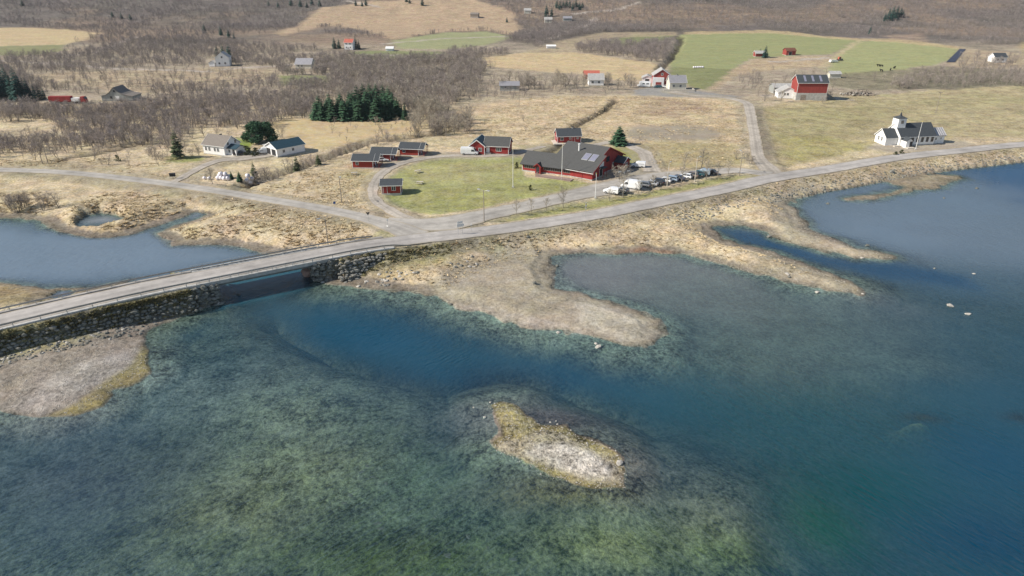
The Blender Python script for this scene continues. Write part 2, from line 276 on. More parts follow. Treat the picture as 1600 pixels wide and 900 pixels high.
PAINTS = [
 # far fields
 ([(-200,46),(50,44),(100,47),(155,52),(135,62),(100,70),(0,72),(-200,76)], FIELD, 6, .9, .4),
 ([(-200,76),(0,72),(100,70),(95,80),(60,86),(-200,90)], (.21,.215,.105), 6, .9, .4),
 ([(40,118),(110,112),(220,110),(330,106),(430,108),(440,118),(380,132),(250,140),(215,150),(170,148),(130,150),(60,130)], (.36,.285,.19), 8, .8, 1.2),
 ([(60,158),(85,150),(215,155),(220,162),(140,175),(90,172),(50,168)], (.42,.33,.22), 5, .8, .8),
 ([(425,192),(450,187),(490,184),(560,187),(640,190),(672,196),(660,206),(620,210),(580,215),(545,226),(500,234),(470,230),(440,214)], FIELD, 2, 1, .35),
 ([(430,118),(515,118),(512,130),(440,133)], (.20,.215,.095), 4, .9, .5),
 ([(540,80),(600,79),(680,80),(705,90),(640,94),(560,92)], (.20,.22,.10), 5, .9, .5),
 ([(612,64),(700,50),(760,50),(802,58),(760,70),(700,77),(620,76)], (.27,.275,.15), 6, 1, .4),
 ([(500,16),(535,9),(560,4),(600,2),(660,-2),(740,-4),(760,3),(800,20),(815,45),(800,56),(760,48),(700,48),(612,62),(560,46),(505,36),(490,45),(440,56),(430,52),(480,30)], (.38,.285,.19), 8, .95, .7),
 ([(735,95),(770,88),(830,82),(900,82),(960,90),(1022,98),(1030,106),(1005,122),(985,128),(920,116),(850,112),(760,104)], (.46,.36,.215), 4, 1, .6),
 ([(935,66),(1000,52),(1055,54),(1045,62),(1000,70),(965,69)], (.19,.20,.095), 5, .9, .4),
 ([(820,82),(880,62),(940,50),(1060,50),(1055,56),(960,58),(900,76),(880,84)], (.36,.29,.19), 6, .7, .8),
 ([(1063,54),(1130,51),(1200,50),(1280,55),(1340,62),(1320,75),(1300,84),(1230,88),(1180,90),(1160,98),(1150,108),(1100,107),(1046,105),(1050,90)], (.26,.27,.13), 3, 1, .35),
 ([(1046,105),(1148,108),(1130,124),(1105,140),(1085,138),(1050,120)], (.19,.205,.09), 4, .9, .5),
 ([(1344,64),(1400,64),(1460,70),(1502,76),(1485,90),(1470,100),(1400,110),(1370,116),(1330,118),(1292,113),(1300,92),(1325,78)], (.29,.295,.145), 3, 1, .4),
 ([(1070,50),(1200,46),(1340,60),(1400,60),(1500,73),(1500,77),(1400,66),(1340,63),(1200,51),(1070,54)], (.42,.33,.19), 3, .8, .8),
 ([(1340,62),(1349,63),(1312,88),(1296,100),(1285,108),(1278,106),(1300,88)], (.40,.34,.20), 2, .9, .6),
 ([(1180,92),(1230,88),(1300,88),(1280,104),(1200,110),(1150,118),(1120,140),(1105,142),(1130,122),(1150,108)], (.40,.31,.20), 4, .9, .9),
 ([(1480,100),(1510,76),(1600,84),(1760,90),(1760,112),(1600,106),(1500,106)], (.38,.30,.20), 6, .8, .9),
 ([(1590,70),(1640,50),(1800,50),(1800,84),(1600,84)], (.36,.29,.15), 6, .8, .6),
 ([(1380,55),(1440,52),(1450,66),(1400,62)], (.34,.25,.18), 8, .6, .8),
 ([(1290,118),(1370,112),(1470,104),(1600,110),(1600,135),(1480,135),(1350,142),(1290,132)], (.20,.18,.12), 5, .9, .9),
 # right hand meadow
 ([(1188,168),(1230,160),(1300,152),(1400,146),(1500,138),(1600,134),(2000,122),(2000,170),(1700,200),(1600,212),(1480,216),(1400,226),(1345,232),(1230,260),(1200,258),(1193,230),(1190,200)], (.36,.305,.18), 3, 1, 1.0),
 ([(1195,170),(1330,165),(1420,170),(1370,195),(1330,215),(1260,225),(1200,225)], (.30,.265,.14), 10, .75, .9),
 ([(1330,158),(1480,152),(1600,148),(1700,150),(1600,165),(1450,170)], (.31,.275,.15), 9, .6, .9),
 ([(1230,258),(1215,215),(1290,212),(1330,222),(1370,230)], (.31,.275,.12), 4, .7, .8),
 # centre meadow
 ([(700,170),(790,158),(870,150),(960,150),(1040,146),(1130,154),(1160,168),(1168,200),(1168,250),(1120,262),(1040,268),(1010,240),(960,220),(870,210),(800,216),(715,216)], (.46,.365,.235), 4, 1, 1.1),
 ([(985,198),(1060,196),(1112,198),(1128,210),(1105,220),(1000,221),(972,214)], (.28,.245,.19), 5, .9, .25),
 ([(985,225),(1060,222),(1150,224),(1165,255),(1110,262),(1030,262),(1010,246)], (.33,.28,.155), 4, .85, .7),
 ([(1015,150),(1100,158),(1110,172),(1060,182),(1000,178)], (.30,.22,.155), 7, .6, 1.1),
 # lawns
 ([(628,262),(660,249),(720,247),(810,243),(822,276),(880,280),(934,288),(905,296),(870,303),(800,316),(740,329),(690,334),(645,333),(612,322),(597,307),(603,284)], LAWN, 1.2, 1, .7),
 ([(640,262),(700,255),(790,255),(800,275),(720,290),(650,280)], (.36,.315,.17), 8, .5, .7),
 ([(640,300),(700,290),(800,285),(880,290),(800,312),(700,328),(650,326)], (.29,.275,.12), 6, .6, .7),
 ([(706,352),(760,343),(820,331),(900,317),(960,308),(1060,293),(1110,280),(1200,268),(1196,275),(1100,296),(1000,316),(930,328),(800,349),(730,354)], (.28,.265,.12), 1.2, 1, .8),
 ([(955,226),(985,228),(1003,236),(1005,250),(990,262),(965,250)], (.25,.25,.09), 1.5, 1, .5),
 ([(800,228),(870,226),(905,232),(880,240),(830,240)], (.24,.23,.12), 2, .7, .7),
 ([(262,246),(300,243),(330,248),(310,254),(265,252)], (.22,.24,.08), 2, .9, .8),
 ([(375,215),(395,218),(392,236),(372,236)], (.20,.25,.07), 1.5, 1, .5),
 ([(545,262),(590,262),(590,290),(575,300),(530,275)], (.33,.285,.15), 3, .7, .8),
 # yards and verges
 ([(345,244),(440,236),(445,243),(400,250),(350,254)], (.24,.235,.22), 1.2, .9, .5),
 ([(985,140),(1030,136),(1090,142),(1160,150),(1150,154),(1060,152),(990,148)], (.26,.25,.23), 2, 1, .4),
 ([(935,296),(960,280),(950,262),(985,256),(1020,262),(1040,272),(1000,290)], (.27,.245,.21), 1.5, .95, .4),
 ([(1345,232),(1372,222),(1500,218),(1520,226),(1470,236),(1400,240)], (.33,.29,.23), 2, .9, .5),
 ([(560,262),(600,250),(700,238),(830,236),(830,244),(700,248),(640,252),(600,268)], (.31,.275,.22), 1.5, .8, .5),
 ([(0,252),(80,254),(200,264),(400,298),(400,303),(200,272),(0,259)], (.30,.26,.17), 1.2, .5, .9),
 ([(0,268),(100,273),(300,300),(500,333),(610,360),(600,366),(500,345),(300,312),(100,284),(0,276)], (.235,.21,.13), 2, .7, .9),
 ([(600,350),(625,362),(622,371),(590,372)], (.24,.245,.09), 1.5, .9, .8),
 ([(500,392),(640,384),(700,374),(800,362),(900,347),(1000,328),(1130,304),(1200,292),(1200,300),(1130,318),(1000,345),(900,362),(800,380),(700,400),(600,410),(500,430)], (.27,.235,.16), 3, .75, 1.3),
 ([(560,400),(640,392),(720,392),(700,410),(600,425)], (.25,.235,.10), 5, .7, 1.2),
 ([(1400,140),(1470,120),(1600,115),(1600,130),(1500,140)], (.14,.13,.09), 4, .7, 1),
 ([(30,335),(200,318),(330,318),(240,345),(150,365),(60,350)], (.40,.315,.185), 4, .4, 1.1),
 ([(105,130),(230,150),(225,160),(70,164),(60,156)], (.34,.29,.22), 4, .6, .8),
]
for p_ in PAINTS: paint(p_[0], p_[1], p_[2], p_[3], p_[4])
for i_, p_ in enumerate([[(0,95),(70,98),(160,106),(330,112)], [(605,68),(700,60),(790,57)], [(745,94),(700,88),(560,86)], [(1200,150),(1280,150),(1330,156)], [(95,88),(150,82),(210,58)], [(350,108),(470,100),(560,96)],[(540,2),(575,6),(590,11)],[(1296,90),(1240,95),(1210,96)],[(900,22),(960,15),(1000,4)],[(820,62),(860,60),(905,44),(930,30)]]):
    L = A(p_); dd, _, _ = linedist(L, wx, wy); a = np.clip(1.6-dd/2.6, 0, 1)[:, None]*.8; c += (np.array((.40,.35,.30))-c)*a
for tr_ in ([(640,326),(700,302),(760,285),(812,272)],[(612,300),(660,292),(740,290),(820,300)],[(625,275),(700,270),(790,262)],[(650,330),(740,312),(840,296),(905,288)],[(1090,104),(1200,84),(1330,70)],[(1060,70),(1160,64),(1290,62)],[(1310,108),(1400,92),(1480,82)],[(1345,76),(1420,78),(1480,84)],[(640,70),(720,62),(790,56)],[(1210,240),(1300,205),(1450,180),(1590,172)],[(1240,175),(1330,172),(1500,160)],[(760,245),(850,200),(900,170)],[(990,215),(1080,190),(1150,186)],[(780,104),(860,92),(980,104)],[(460,215),(540,206),(640,200)],[(480,196),(560,198),(660,195)]):
    for off_ in (-.9, .9):
        L = catmull([(p[0]+off_, p[1]+off_*.3, 0) for p in A(tr_)], 6); xs = np.array(L); i = np.where((x1 > xs[:, 0].min()-4) & (x1 < xs[:, 0].max()+4) & (y1 > xs[:, 1].min()-4) & (y1 < xs[:, 1].max()+4))[0]
        dd, _, _ = linedist(L, wx[i]*.15+x1[i]*.85, wy[i]*.15+y1[i]*.85); a = (np.clip(1.3-dd/.9, 0, 1)*np.clip(n_mid[i]*3-.6, 0, 1)*.30)[:, None]; c[i] = c[i]*(1-a)+(c[i]*.72+.02)*a
a = np.clip(1.7-dist_ditch/1.5, 0, 1)[:, None]; c += (np.array((.05,.042,.03))-c)*a*.85
a = (np.clip(1-np.abs(dist_ditch-3.4)/1.6, 0, 1)*np.clip(n_fine*3-1, 0, 1))[:, None]; c += (np.array((.12,.10,.06))-c)*a*.6
a = np.clip(roadmask*1.1, 0, 1)[:, None]*.55; c += (np.array((.30,.26,.19))-c)*a
# causeway banks: dark heather, moss and soil
ok = ((tM < T0+6) | ((tM > T1-6) & (tM < T1+42)))
a = (np.clip((dM-3.4)/.6, 0, 1)*np.clip((10.5-dM)/2, 0, 1)*ok*(H > .35))[:, None]
bank = np.array((.20,.185,.13))*(.5+1.1*n_fine[:, None])+np.array((.14,.13,.03))*np.clip(n_mid[:, None]*4-2, 0, 1)
a = a*np.where(tM > T1+3, .45, .85)[:, None]; c += (bank-c)*a; a_bank = a
# shore zones by height above the water, outside the road banks
hh = H+(n_fine-.5)*.12
def zone(lo, hi, colr, k, mask=1.0):
    global c
    a = np.clip((hh-lo)/.06, 0, 1)*np.clip((hi-hh)/.08, 0, 1)*k*mask
    c += (np.array(colr)-c)*a[:, None]
shore = (y1 < 300)*(1-a[:, 0])
zone(-9, .42, MUD, .9, shore)
zone(.30, .5, (.17,.13,.085), .4, shore*(n_mid > .5))
lf = np.clip(lowf*1.2, 0, 1)*shore*(hh > .02)
c += (np.array((.31,.27,.205))*(.85+.3*n_mid[:, None])-c)*(lf*.95)[:, None]
vary += (.75-vary)*lf
def zpaint(pix, colr, f, k, v=None): return paint(pix, colr, f, k, v, z=.2)
zpaint([(900,470),(960,480),(1010,505),(1030,525),(1000,540),(960,530),(900,500)], (.40,.36,.29), 2, .75)
zpaint([(700,470),(800,490),(880,505),(930,520),(920,526),(825,514),(700,476)], (.38,.33,.27), 1.2, .75)
zpaint([(960,392),(1000,386),(1040,392),(1065,399),(1025,397),(980,396)], (.27,.15,.09), 1.5, .6)
zpaint([(1215,330),(1260,365),(1330,385),(1400,400),(1340,402),(1290,392),(1220,372)], (.38,.325,.23), 2, .7)
zpaint([(1200,400),(1300,430),(1345,450),(1320,455),(1230,438),(1150,415)], (.36,.31,.22), 2, .7)
zpaint([(1320,310),(1380,302),(1412,293),(1362,279),(1437,272),(1505,279),(1475,294),(1417,304),(1350,315)], (.24,.20,.14), 3, .9)
zpaint([(1437,272),(1500,274),(1500,279),(1440,280)], (.30,.25,.17), 1, .8)
zpaint([(-300,560),(0,552),(90,520),(160,500),(230,490),(300,480),(330,478),(300,490),(268,500),(232,515),(222,540),(237,556),(236,580),(212,597),(175,613),(157,637),(110,650),(33,650),(0,643),(-200,650)], (.25,.215,.175), 1.5, 1)
zpaint([(-100,545),(0,536),(80,510),(150,494),(200,484),(130,508),(60,535),(0,560),(-100,572)], (.36,.30,.21), .8, .9)
zpaint([(0,640),(60,600),(150,560),(210,545),(232,560),(200,585),(120,625),(60,645)], (.33,.30,.265), 4, .8)
zpaint([(222,540),(240,555),(238,582),(212,599),(175,615),(157,639),(110,652),(60,650),(120,632),(165,600),(200,575),(215,556)], (.25,.215,.09), 1.0, .75)
zpaint([(60,648),(120,640),(157,628),(160,640),(110,654),(60,654)], (.24,.20,.08), .8, .6)
zpaint([(-300,440),(0,444),(60,450),(90,458),(60,470),(0,486),(-300,520)], (.30,.235,.13), 2, .8)
zpaint([(60,450),(140,452),(80,475),(40,482)], (.24,.20,.14), 1, .9)
# island
ii = zpaint(island, (.28,.245,.125), .4, 1, 1.6)
zpaint([(775,700),(790,694),(812,686),(850,674),(880,680),(925,706),(955,720),(975,735),(975,752),(940,752),(900,742),(860,732),(820,722),(790,710)], (.34,.30,.21), .9, .9, 1.8)
zpaint([(830,697),(880,694),(925,712),(950,728),(950,742),(900,738),(850,724),(820,712)], WHITEG, 1.4, .95, 1.8)
c += (bank*.9-c)*a_bank*(H > .9)[:, None]
# seabed colours
sb = np.empty((N, 3)); sb[:] = (.15,.165,.13)
for s_ in [(100,660,130,40,(.16,.14,.13),.8),(60,720,100,50,(.17,.165,.17),.8),(300,590,120,50,(.20,.21,.19),.9),(450,640,90,40,(.27,.29,.21),.9),(300,700,100,50,(.14,.145,.13),.8),
           (480,740,160,70,(.28,.29,.18),1),(350,800,110,40,(.25,.24,.13),.9),(400,850,260,50,(.17,.18,.11),.9),(650,760,120,80,(.16,.20,.13),.9),(640,870,200,50,(.12,.15,.05),.9),
           (870,650,170,36,(.085,.062,.062),1),(880,760,130,30,(.10,.085,.06),.9),(1010,720,70,50,(.14,.105,.09),.95),(860,770,120,18,(.15,.13,.07),.9),(720,650,50,30,(.17,.15,.14),.9),
           (950,840,130,45,(.25,.26,.13),1),(1110,800,80,70,(.20,.18,.13),.9),(1150,860,80,40,(.22,.25,.11),.9),(1110,680,120,40,(.12,.12,.10),.8),
           (960,430,120,30,(.21,.19,.18),1),(1100,470,160,50,(.20,.22,.19),1),(1100,560,200,60,(.14,.17,.14),.8),(1300,540,150,60,(.13,.17,.14),.9),(1400,470,100,20,(.15,.13,.13),.9),
           (1445,655,50,9,(.6,.6,.25),1),(1420,640,30,5,(.4,.38,.2),.8),(1590,645,30,12,(.35,.38,.15),1),(1400,350,150,40,(.20,.19,.18),1),(1300,620,100,40,(.12,.17,.13),.8),
           (200,400,250,50,(.18,.17,.16),1),(300,372,80,8,(.23,.18,.14),.9),(170,372,100,8,(.22,.18,.14),.9)]:
    splat(sb, *s_)
u_ = np.clip((.07-hh)/.10, 0, 1)[:, None]
wet = np.clip((.20-hh)/.2, 0, 1)[:, None]*(hh > -9)[:, None]*(shore[:, None] > 0)
c = c*(1-.35*wet*(1-u_)); c = c*(1-u_)+sb*u_
vary = vary*(1-u_[:, 0])+2.0*u_[:, 0]
# water body colour and opacity; far water, lagoon and ponds include painted sky reflection
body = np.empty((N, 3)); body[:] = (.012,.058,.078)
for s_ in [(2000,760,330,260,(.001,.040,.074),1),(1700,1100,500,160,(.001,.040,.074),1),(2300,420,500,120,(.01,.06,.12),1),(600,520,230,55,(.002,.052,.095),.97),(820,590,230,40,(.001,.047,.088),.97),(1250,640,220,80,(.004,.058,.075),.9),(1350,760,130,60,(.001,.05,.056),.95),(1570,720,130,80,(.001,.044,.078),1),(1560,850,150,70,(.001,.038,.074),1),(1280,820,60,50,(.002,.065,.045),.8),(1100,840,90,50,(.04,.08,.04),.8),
           (450,760,250,110,(.035,.058,.038),.85),(150,770,150,90,(.022,.048,.07),.8),(100,405,300,60,(.15,.215,.295),1),(950,430,150,42,(.21,.22,.225),1),(1150,520,150,60,(.035,.085,.095),1),(1400,350,240,58,(.17,.23,.30),1),(1570,300,130,35,(.035,.085,.18),.9),(1500,440,130,30,(.04,.10,.15),.8),(1200,385,120,14,(.01,.07,.14),.8),(960,840,150,60,(.035,.075,.035),.8),(620,860,180,50,(.02,.045,.032),.8),(156,344,40,6,(.24,.26,.28),1),(0,288,60,5,(.24,.27,.3),1),(100,460,30,6,(.16,.18,.24),1),(320,335,60,14,(.2,.25,.3),1),(1340,295,110,14,(.07,.12,.2),1)]:  # pale lagoon, bay and pond tones stand in for reflected sky
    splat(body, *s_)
dep = np.clip(-H, 0, None)
opac = 1-np.exp(-.36*dep)
for s_ in [(156,344,40,6,.9),(0,288,60,5,.9),(100,460,30,6,.9),(320,335,60,14,.8),(150,770,200,90,.5),(150,400,300,40,.9),(1400,345,230,45,.85),(960,425,130,30,.7)]: splat(opac, *s_, k=.8 if s_[4] > .55 else .5)  # opacity raised on lagoon, bays and ponds to carry the painted sky tone
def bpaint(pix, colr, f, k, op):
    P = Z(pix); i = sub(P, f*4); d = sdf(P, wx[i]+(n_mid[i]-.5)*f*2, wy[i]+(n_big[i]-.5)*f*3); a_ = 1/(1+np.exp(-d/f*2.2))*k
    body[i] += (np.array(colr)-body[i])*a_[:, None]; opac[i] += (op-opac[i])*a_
bpaint([(865,402),(900,398),(1025,395),(1087,406),(1150,422),(1200,433),(1225,470),(1180,510),(1060,500),(1000,480),(940,462),(862,430)], (.195,.205,.205), 5, .95, .64)  # inner bay: sky reflection painted in as pale grey
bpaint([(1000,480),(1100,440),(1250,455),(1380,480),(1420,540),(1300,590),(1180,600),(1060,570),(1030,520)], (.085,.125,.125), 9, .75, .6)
bpaint([(1230,325),(1240,309),(1300,285),(1440,268),(1500,268),(1620,300),(1750,340),(1640,385),(1480,402),(1400,402),(1262,360)], (.14,.195,.25), 15, .9, .8)  # far bay: brightened blue replaces the weakened sky reflection
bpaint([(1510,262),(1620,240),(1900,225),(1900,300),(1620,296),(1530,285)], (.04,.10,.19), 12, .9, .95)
bpaint([(-400,345),(64,346),(112,368),(240,362),(330,386),(420,398),(300,425),(200,440),(-400,440)], (.17,.23,.29), 5, .95, .85)  # lagoon: reflected sky put into the colour
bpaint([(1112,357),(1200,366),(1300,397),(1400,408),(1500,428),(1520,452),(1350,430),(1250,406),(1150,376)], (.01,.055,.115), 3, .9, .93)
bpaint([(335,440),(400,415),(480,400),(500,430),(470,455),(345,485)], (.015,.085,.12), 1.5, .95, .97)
opac = np.clip(opac, 0, .99)*np.clip(dep/.30, 0, 1)

# ------------------------------------------------------------------ material helpers
def newmat(name):
    m = bpy.data.materials.new(name); m.use_nodes = True; nt = m.node_tree; return m, nt, nt.nodes['Principled BSDF']
def N_(nt, t, **kw):
    n = nt.nodes.new(t)
    for k, v in kw.items():
        if isinstance(k, str) and k.startswith('i_'):
            key = k[2:].replace('_', ' '); n.inputs[key].default_value = v
        else: setattr(n, k, v)
    return n
def noise_mat(name, colr, amt=.25, scale=3.0, rough=.8, metal=0.0, bump=0.0, stretch=None, c2=None, spec=.3):
    m, nt, b = newmat(name); L = nt.links
    tc = N_(nt, 'ShaderNodeTexCoord'); mp = N_(nt, 'ShaderNodeMapping')
    if stretch: mp.inputs['Scale'].default_value = stretch
    L.new(tc.outputs['Object'], mp.inputs[0])
    nz = N_(nt, 'ShaderNodeTexNoise', i_Scale=scale, i_Detail=4.0, i_Roughness=.65); L.new(mp.outputs[0], nz.inputs['Vector'])
    mx = N_(nt, 'ShaderNodeMix', data_type='RGBA')
    rp = N_(nt, 'ShaderNodeMapRange'); rp.inputs[1].default_value = .3; rp.inputs[2].default_value = .7; L.new(nz.outputs[0], rp.inputs[0]); L.new(rp.outputs[0], mx.inputs[0])
    a = tuple(v*(1-amt) for v in colr); bb = tuple(min(1, v*(1+amt)) for v in colr) if c2 is None else c2
    mx.inputs[6].default_value = (*a, 1); mx.inputs[7].default_value = (*bb, 1)
    L.new(mx.outputs[2], b.inputs['Base Color']); b.inputs['Roughness'].default_value = rough; b.inputs['Metallic'].default_value = metal
    b.inputs['Specular IOR Level'].default_value = spec
    if bump:
        bp = N_(nt, 'ShaderNodeBump', i_Strength=bump, i_Distance=.05); L.new(nz.outputs[0], bp.inputs['Height']); L.new(bp.outputs[0], b.inputs['Normal'])
    return m
def board_mat(name, colr, axis='X', width=.15, amt=.18):
    "painted timber boards: fine grooves and weathering"
    m = noise_mat(name, colr, amt, 1.3, .75, bump=0, stretch=(1, 1, .25)); nt = m.node_tree; L = nt.links; b = nt.nodes['Principled BSDF']
    tc = N_(nt, 'ShaderNodeTexCoord'); wv = N_(nt, 'ShaderNodeTexWave', bands_direction=axis, i_Scale=1/width/3.2)
    L.new(tc.outputs['Object'], wv.inputs[0]); bp = N_(nt, 'ShaderNodeBump', i_Strength=.5, i_Distance=.02)
    L.new(wv.outputs[1], bp.inputs['Height']); L.new(bp.outputs[0], b.inputs['Normal']); return m
def ground_mat():
    m, nt, b = newmat('ground_cover'); L = nt.links
    at_ = N_(nt, 'ShaderNodeAttribute', attribute_name='col'); vr = N_(nt, 'ShaderNodeAttribute', attribute_name='vary')
    tc = N_(nt, 'ShaderNodeTexCoord')
    def nz(s, d=4, r=.6, st=None):
        n = N_(nt, 'ShaderNodeTexNoise', i_Scale=s, i_Detail=float(d), i_Roughness=r)
        if st:
            mp = N_(nt, 'ShaderNodeMapping'); mp.inputs['Scale'].default_value = st; mp.inputs['Rotation'].default_value = (0, 0, .5); L.new(tc.outputs['Object'], mp.inputs[0]); L.new(mp.outputs[0], n.inputs['Vector'])
        else: L.new(tc.outputs['Object'], n.inputs['Vector'])
        return n
    a, b2, c3 = nz(1.6, 5, .75), nz(.28, 5, .7), nz(.05, 4, .6, (1, 2.2, 1))
    def mr(n, lo, hi, x0=.3, x1_=.7):
        r = N_(nt, 'ShaderNodeMapRange'); r.inputs[1].default_value = x0; r.inputs[2].default_value = x1_; r.inputs[3].default_value = lo; r.inputs[4].default_value = hi; L.new(n.outputs[0], r.inputs[0]); return r
    ma, mb, mc = mr(a, -.52, .52), mr(b2, -.34, .34), mr(c3, -.18, .18)
    def mth(op, p, q):
        n = N_(nt, 'ShaderNodeMath', operation=op)
        for k, v in ((0, p), (1, q)):
            if isinstance(v, (int, float)): n.inputs[k].default_value = v
            else: L.new(v, n.inputs[k])
        return n.outputs[0]
    s_ = mth('ADD', mth('ADD', ma.outputs[0], mb.outputs[0]), mc.outputs[0])
    s_ = mth('ADD', mth('MULTIPLY', s_, vr.outputs['Fac']), 1.0); s_ = mth('MAXIMUM', s_, .15)
    vm = N_(nt, 'ShaderNodeVectorMath', operation='SCALE'); L.new(at_.outputs['Color'], vm.inputs[0]); L.new(s_, vm.inputs['Scale'])
    hsv = N_(nt, 'ShaderNodeHueSaturation'); L.new(vm.outputs[0], hsv.inputs['Color'])
    hm = mr(nz(.11, 3), .485, .515); L.new(hm.outputs[0], hsv.inputs['Hue'])
    sm = mr(nz(.6, 3), .8, 1.2); L.new(sm.outputs[0], hsv.inputs['Saturation'])
    L.new(hsv.outputs[0], b.inputs['Base Color']); b.inputs['Roughness'].default_value = .95; b.inputs['Specular IOR Level'].default_value = .1
    bp = N_(nt, 'ShaderNodeBump', i_Strength=.7, i_Distance=.35); hh_ = mth('ADD', a.outputs[0], mth('MULTIPLY', b2.outputs[0], 1.5)); L.new(mth('MULTIPLY', hh_, vr.outputs['Fac']), bp.inputs['Height']); L.new(bp.outputs[0], b.inputs['Normal'])
    return m
def water_mat():
    m, nt, b = newmat('water'); L = nt.links; nt.nodes.remove(b); out = nt.nodes['Material Output']
    tc = N_(nt, 'ShaderNodeTexCoord')
    def ripple(rot, sc, st, d=3.0):
        mq = N_(nt, 'ShaderNodeMapping'); mq.inputs['Rotation'].default_value = (0, 0, rot); mp = N_(nt, 'ShaderNodeMapping'); mp.inputs['Scale'].default_value = st
        L.new(tc.outputs['Object'], mq.inputs[0]); L.new(mq.outputs[0], mp.inputs[0]); n = N_(nt, 'ShaderNodeTexNoise', i_Scale=sc, i_Detail=d, i_Roughness=.55, i_Distortion=.4); L.new(mp.outputs[0], n.inputs['Vector']); return n.outputs[0]
    r1_, r2_ = ripple(R(-47), 2.3, (.22, 1, 1)), ripple(R(57), 2.2, (.2, 1, 1))
    sx = N_(nt, 'ShaderNodeSeparateXYZ'); L.new(tc.outputs['Object'], sx.inputs[0])
    mr = N_(nt, 'ShaderNodeMapRange'); mr.inputs[1].default_value = -12; mr.inputs[2].default_value = 22; L.new(sx.outputs[0], mr.inputs[0])
    mx = N_(nt, 'ShaderNodeMix'); L.new(mr.outputs[0], mx.inputs[0]); L.new(r1_, mx.inputs[2]); L.new(r2_, mx.inputs[3])
    patch = N_(nt, 'ShaderNodeTexNoise', i_Scale=.035, i_Detail=3.0); L.new(tc.outputs['Object'], patch.inputs['Vector'])
    pr = N_(nt, 'ShaderNodeMapRange'); pr.inputs[1].default_value = .35; pr.inputs[2].default_value = .65; pr.inputs[3].default_value = .3; pr.inputs[4].default_value = 1.0; L.new(patch.outputs[0], pr.inputs[0])
    bp = N_(nt, 'ShaderNodeBump', i_Distance=.36); L.new(mx.outputs[0], bp.inputs['Height']); L.new(pr.outputs[0], bp.inputs['Strength'])
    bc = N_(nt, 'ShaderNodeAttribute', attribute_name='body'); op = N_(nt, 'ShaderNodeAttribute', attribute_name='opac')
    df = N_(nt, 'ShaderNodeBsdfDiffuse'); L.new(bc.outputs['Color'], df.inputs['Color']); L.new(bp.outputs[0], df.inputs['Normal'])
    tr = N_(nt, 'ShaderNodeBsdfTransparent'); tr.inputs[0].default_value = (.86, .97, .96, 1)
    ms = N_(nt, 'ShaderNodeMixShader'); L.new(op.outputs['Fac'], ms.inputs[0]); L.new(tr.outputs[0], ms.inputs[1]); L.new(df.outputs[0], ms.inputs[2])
    gl_ = N_(nt, 'ShaderNodeBsdfGlossy', i_Roughness=.12); L.new(bp.outputs[0], gl_.inputs['Normal'])
    fr = N_(nt, 'ShaderNodeFresnel', i_IOR=1.33); L.new(bp.outputs[0], fr.inputs['Normal'])
    fm = N_(nt, 'ShaderNodeMath', operation='MULTIPLY'); fm.inputs[1].default_value = .15; L.new(fr.outputs[0], fm.inputs[0])
    m2 = N_(nt, 'ShaderNodeMixShader'); L.new(fm.outputs[0], m2.inputs[0]); L.new(ms.outputs[0], m2.inputs[1]); L.new(gl_.outputs[0], m2.inputs[2])
    L.new(m2.outputs[0], out.inputs[0]); return m
def leaf_mat(name, colr, amt=.35, scale=.8, rough=.8):
    m = noise_mat(name, colr, amt, scale, rough, spec=.15); nt = m.node_tree; b = nt.nodes['Principled BSDF']
    src = b.inputs['Base Color'].links[0].from_socket; oi = N_(nt, 'ShaderNodeObjectInfo'); hs = N_(nt, 'ShaderNodeHueSaturation')
    mr = N_(nt, 'ShaderNodeMapRange'); mr.inputs[3].default_value = .72; mr.inputs[4].default_value = 1.28; nt.links.new(oi.outputs['Random'], mr.inputs[0])
    nt.links.new(mr.outputs[0], hs.inputs['Value']); nt.links.new(src, hs.inputs['Color']); nt.links.new(hs.outputs[0], b.inputs['Base Color']); return m
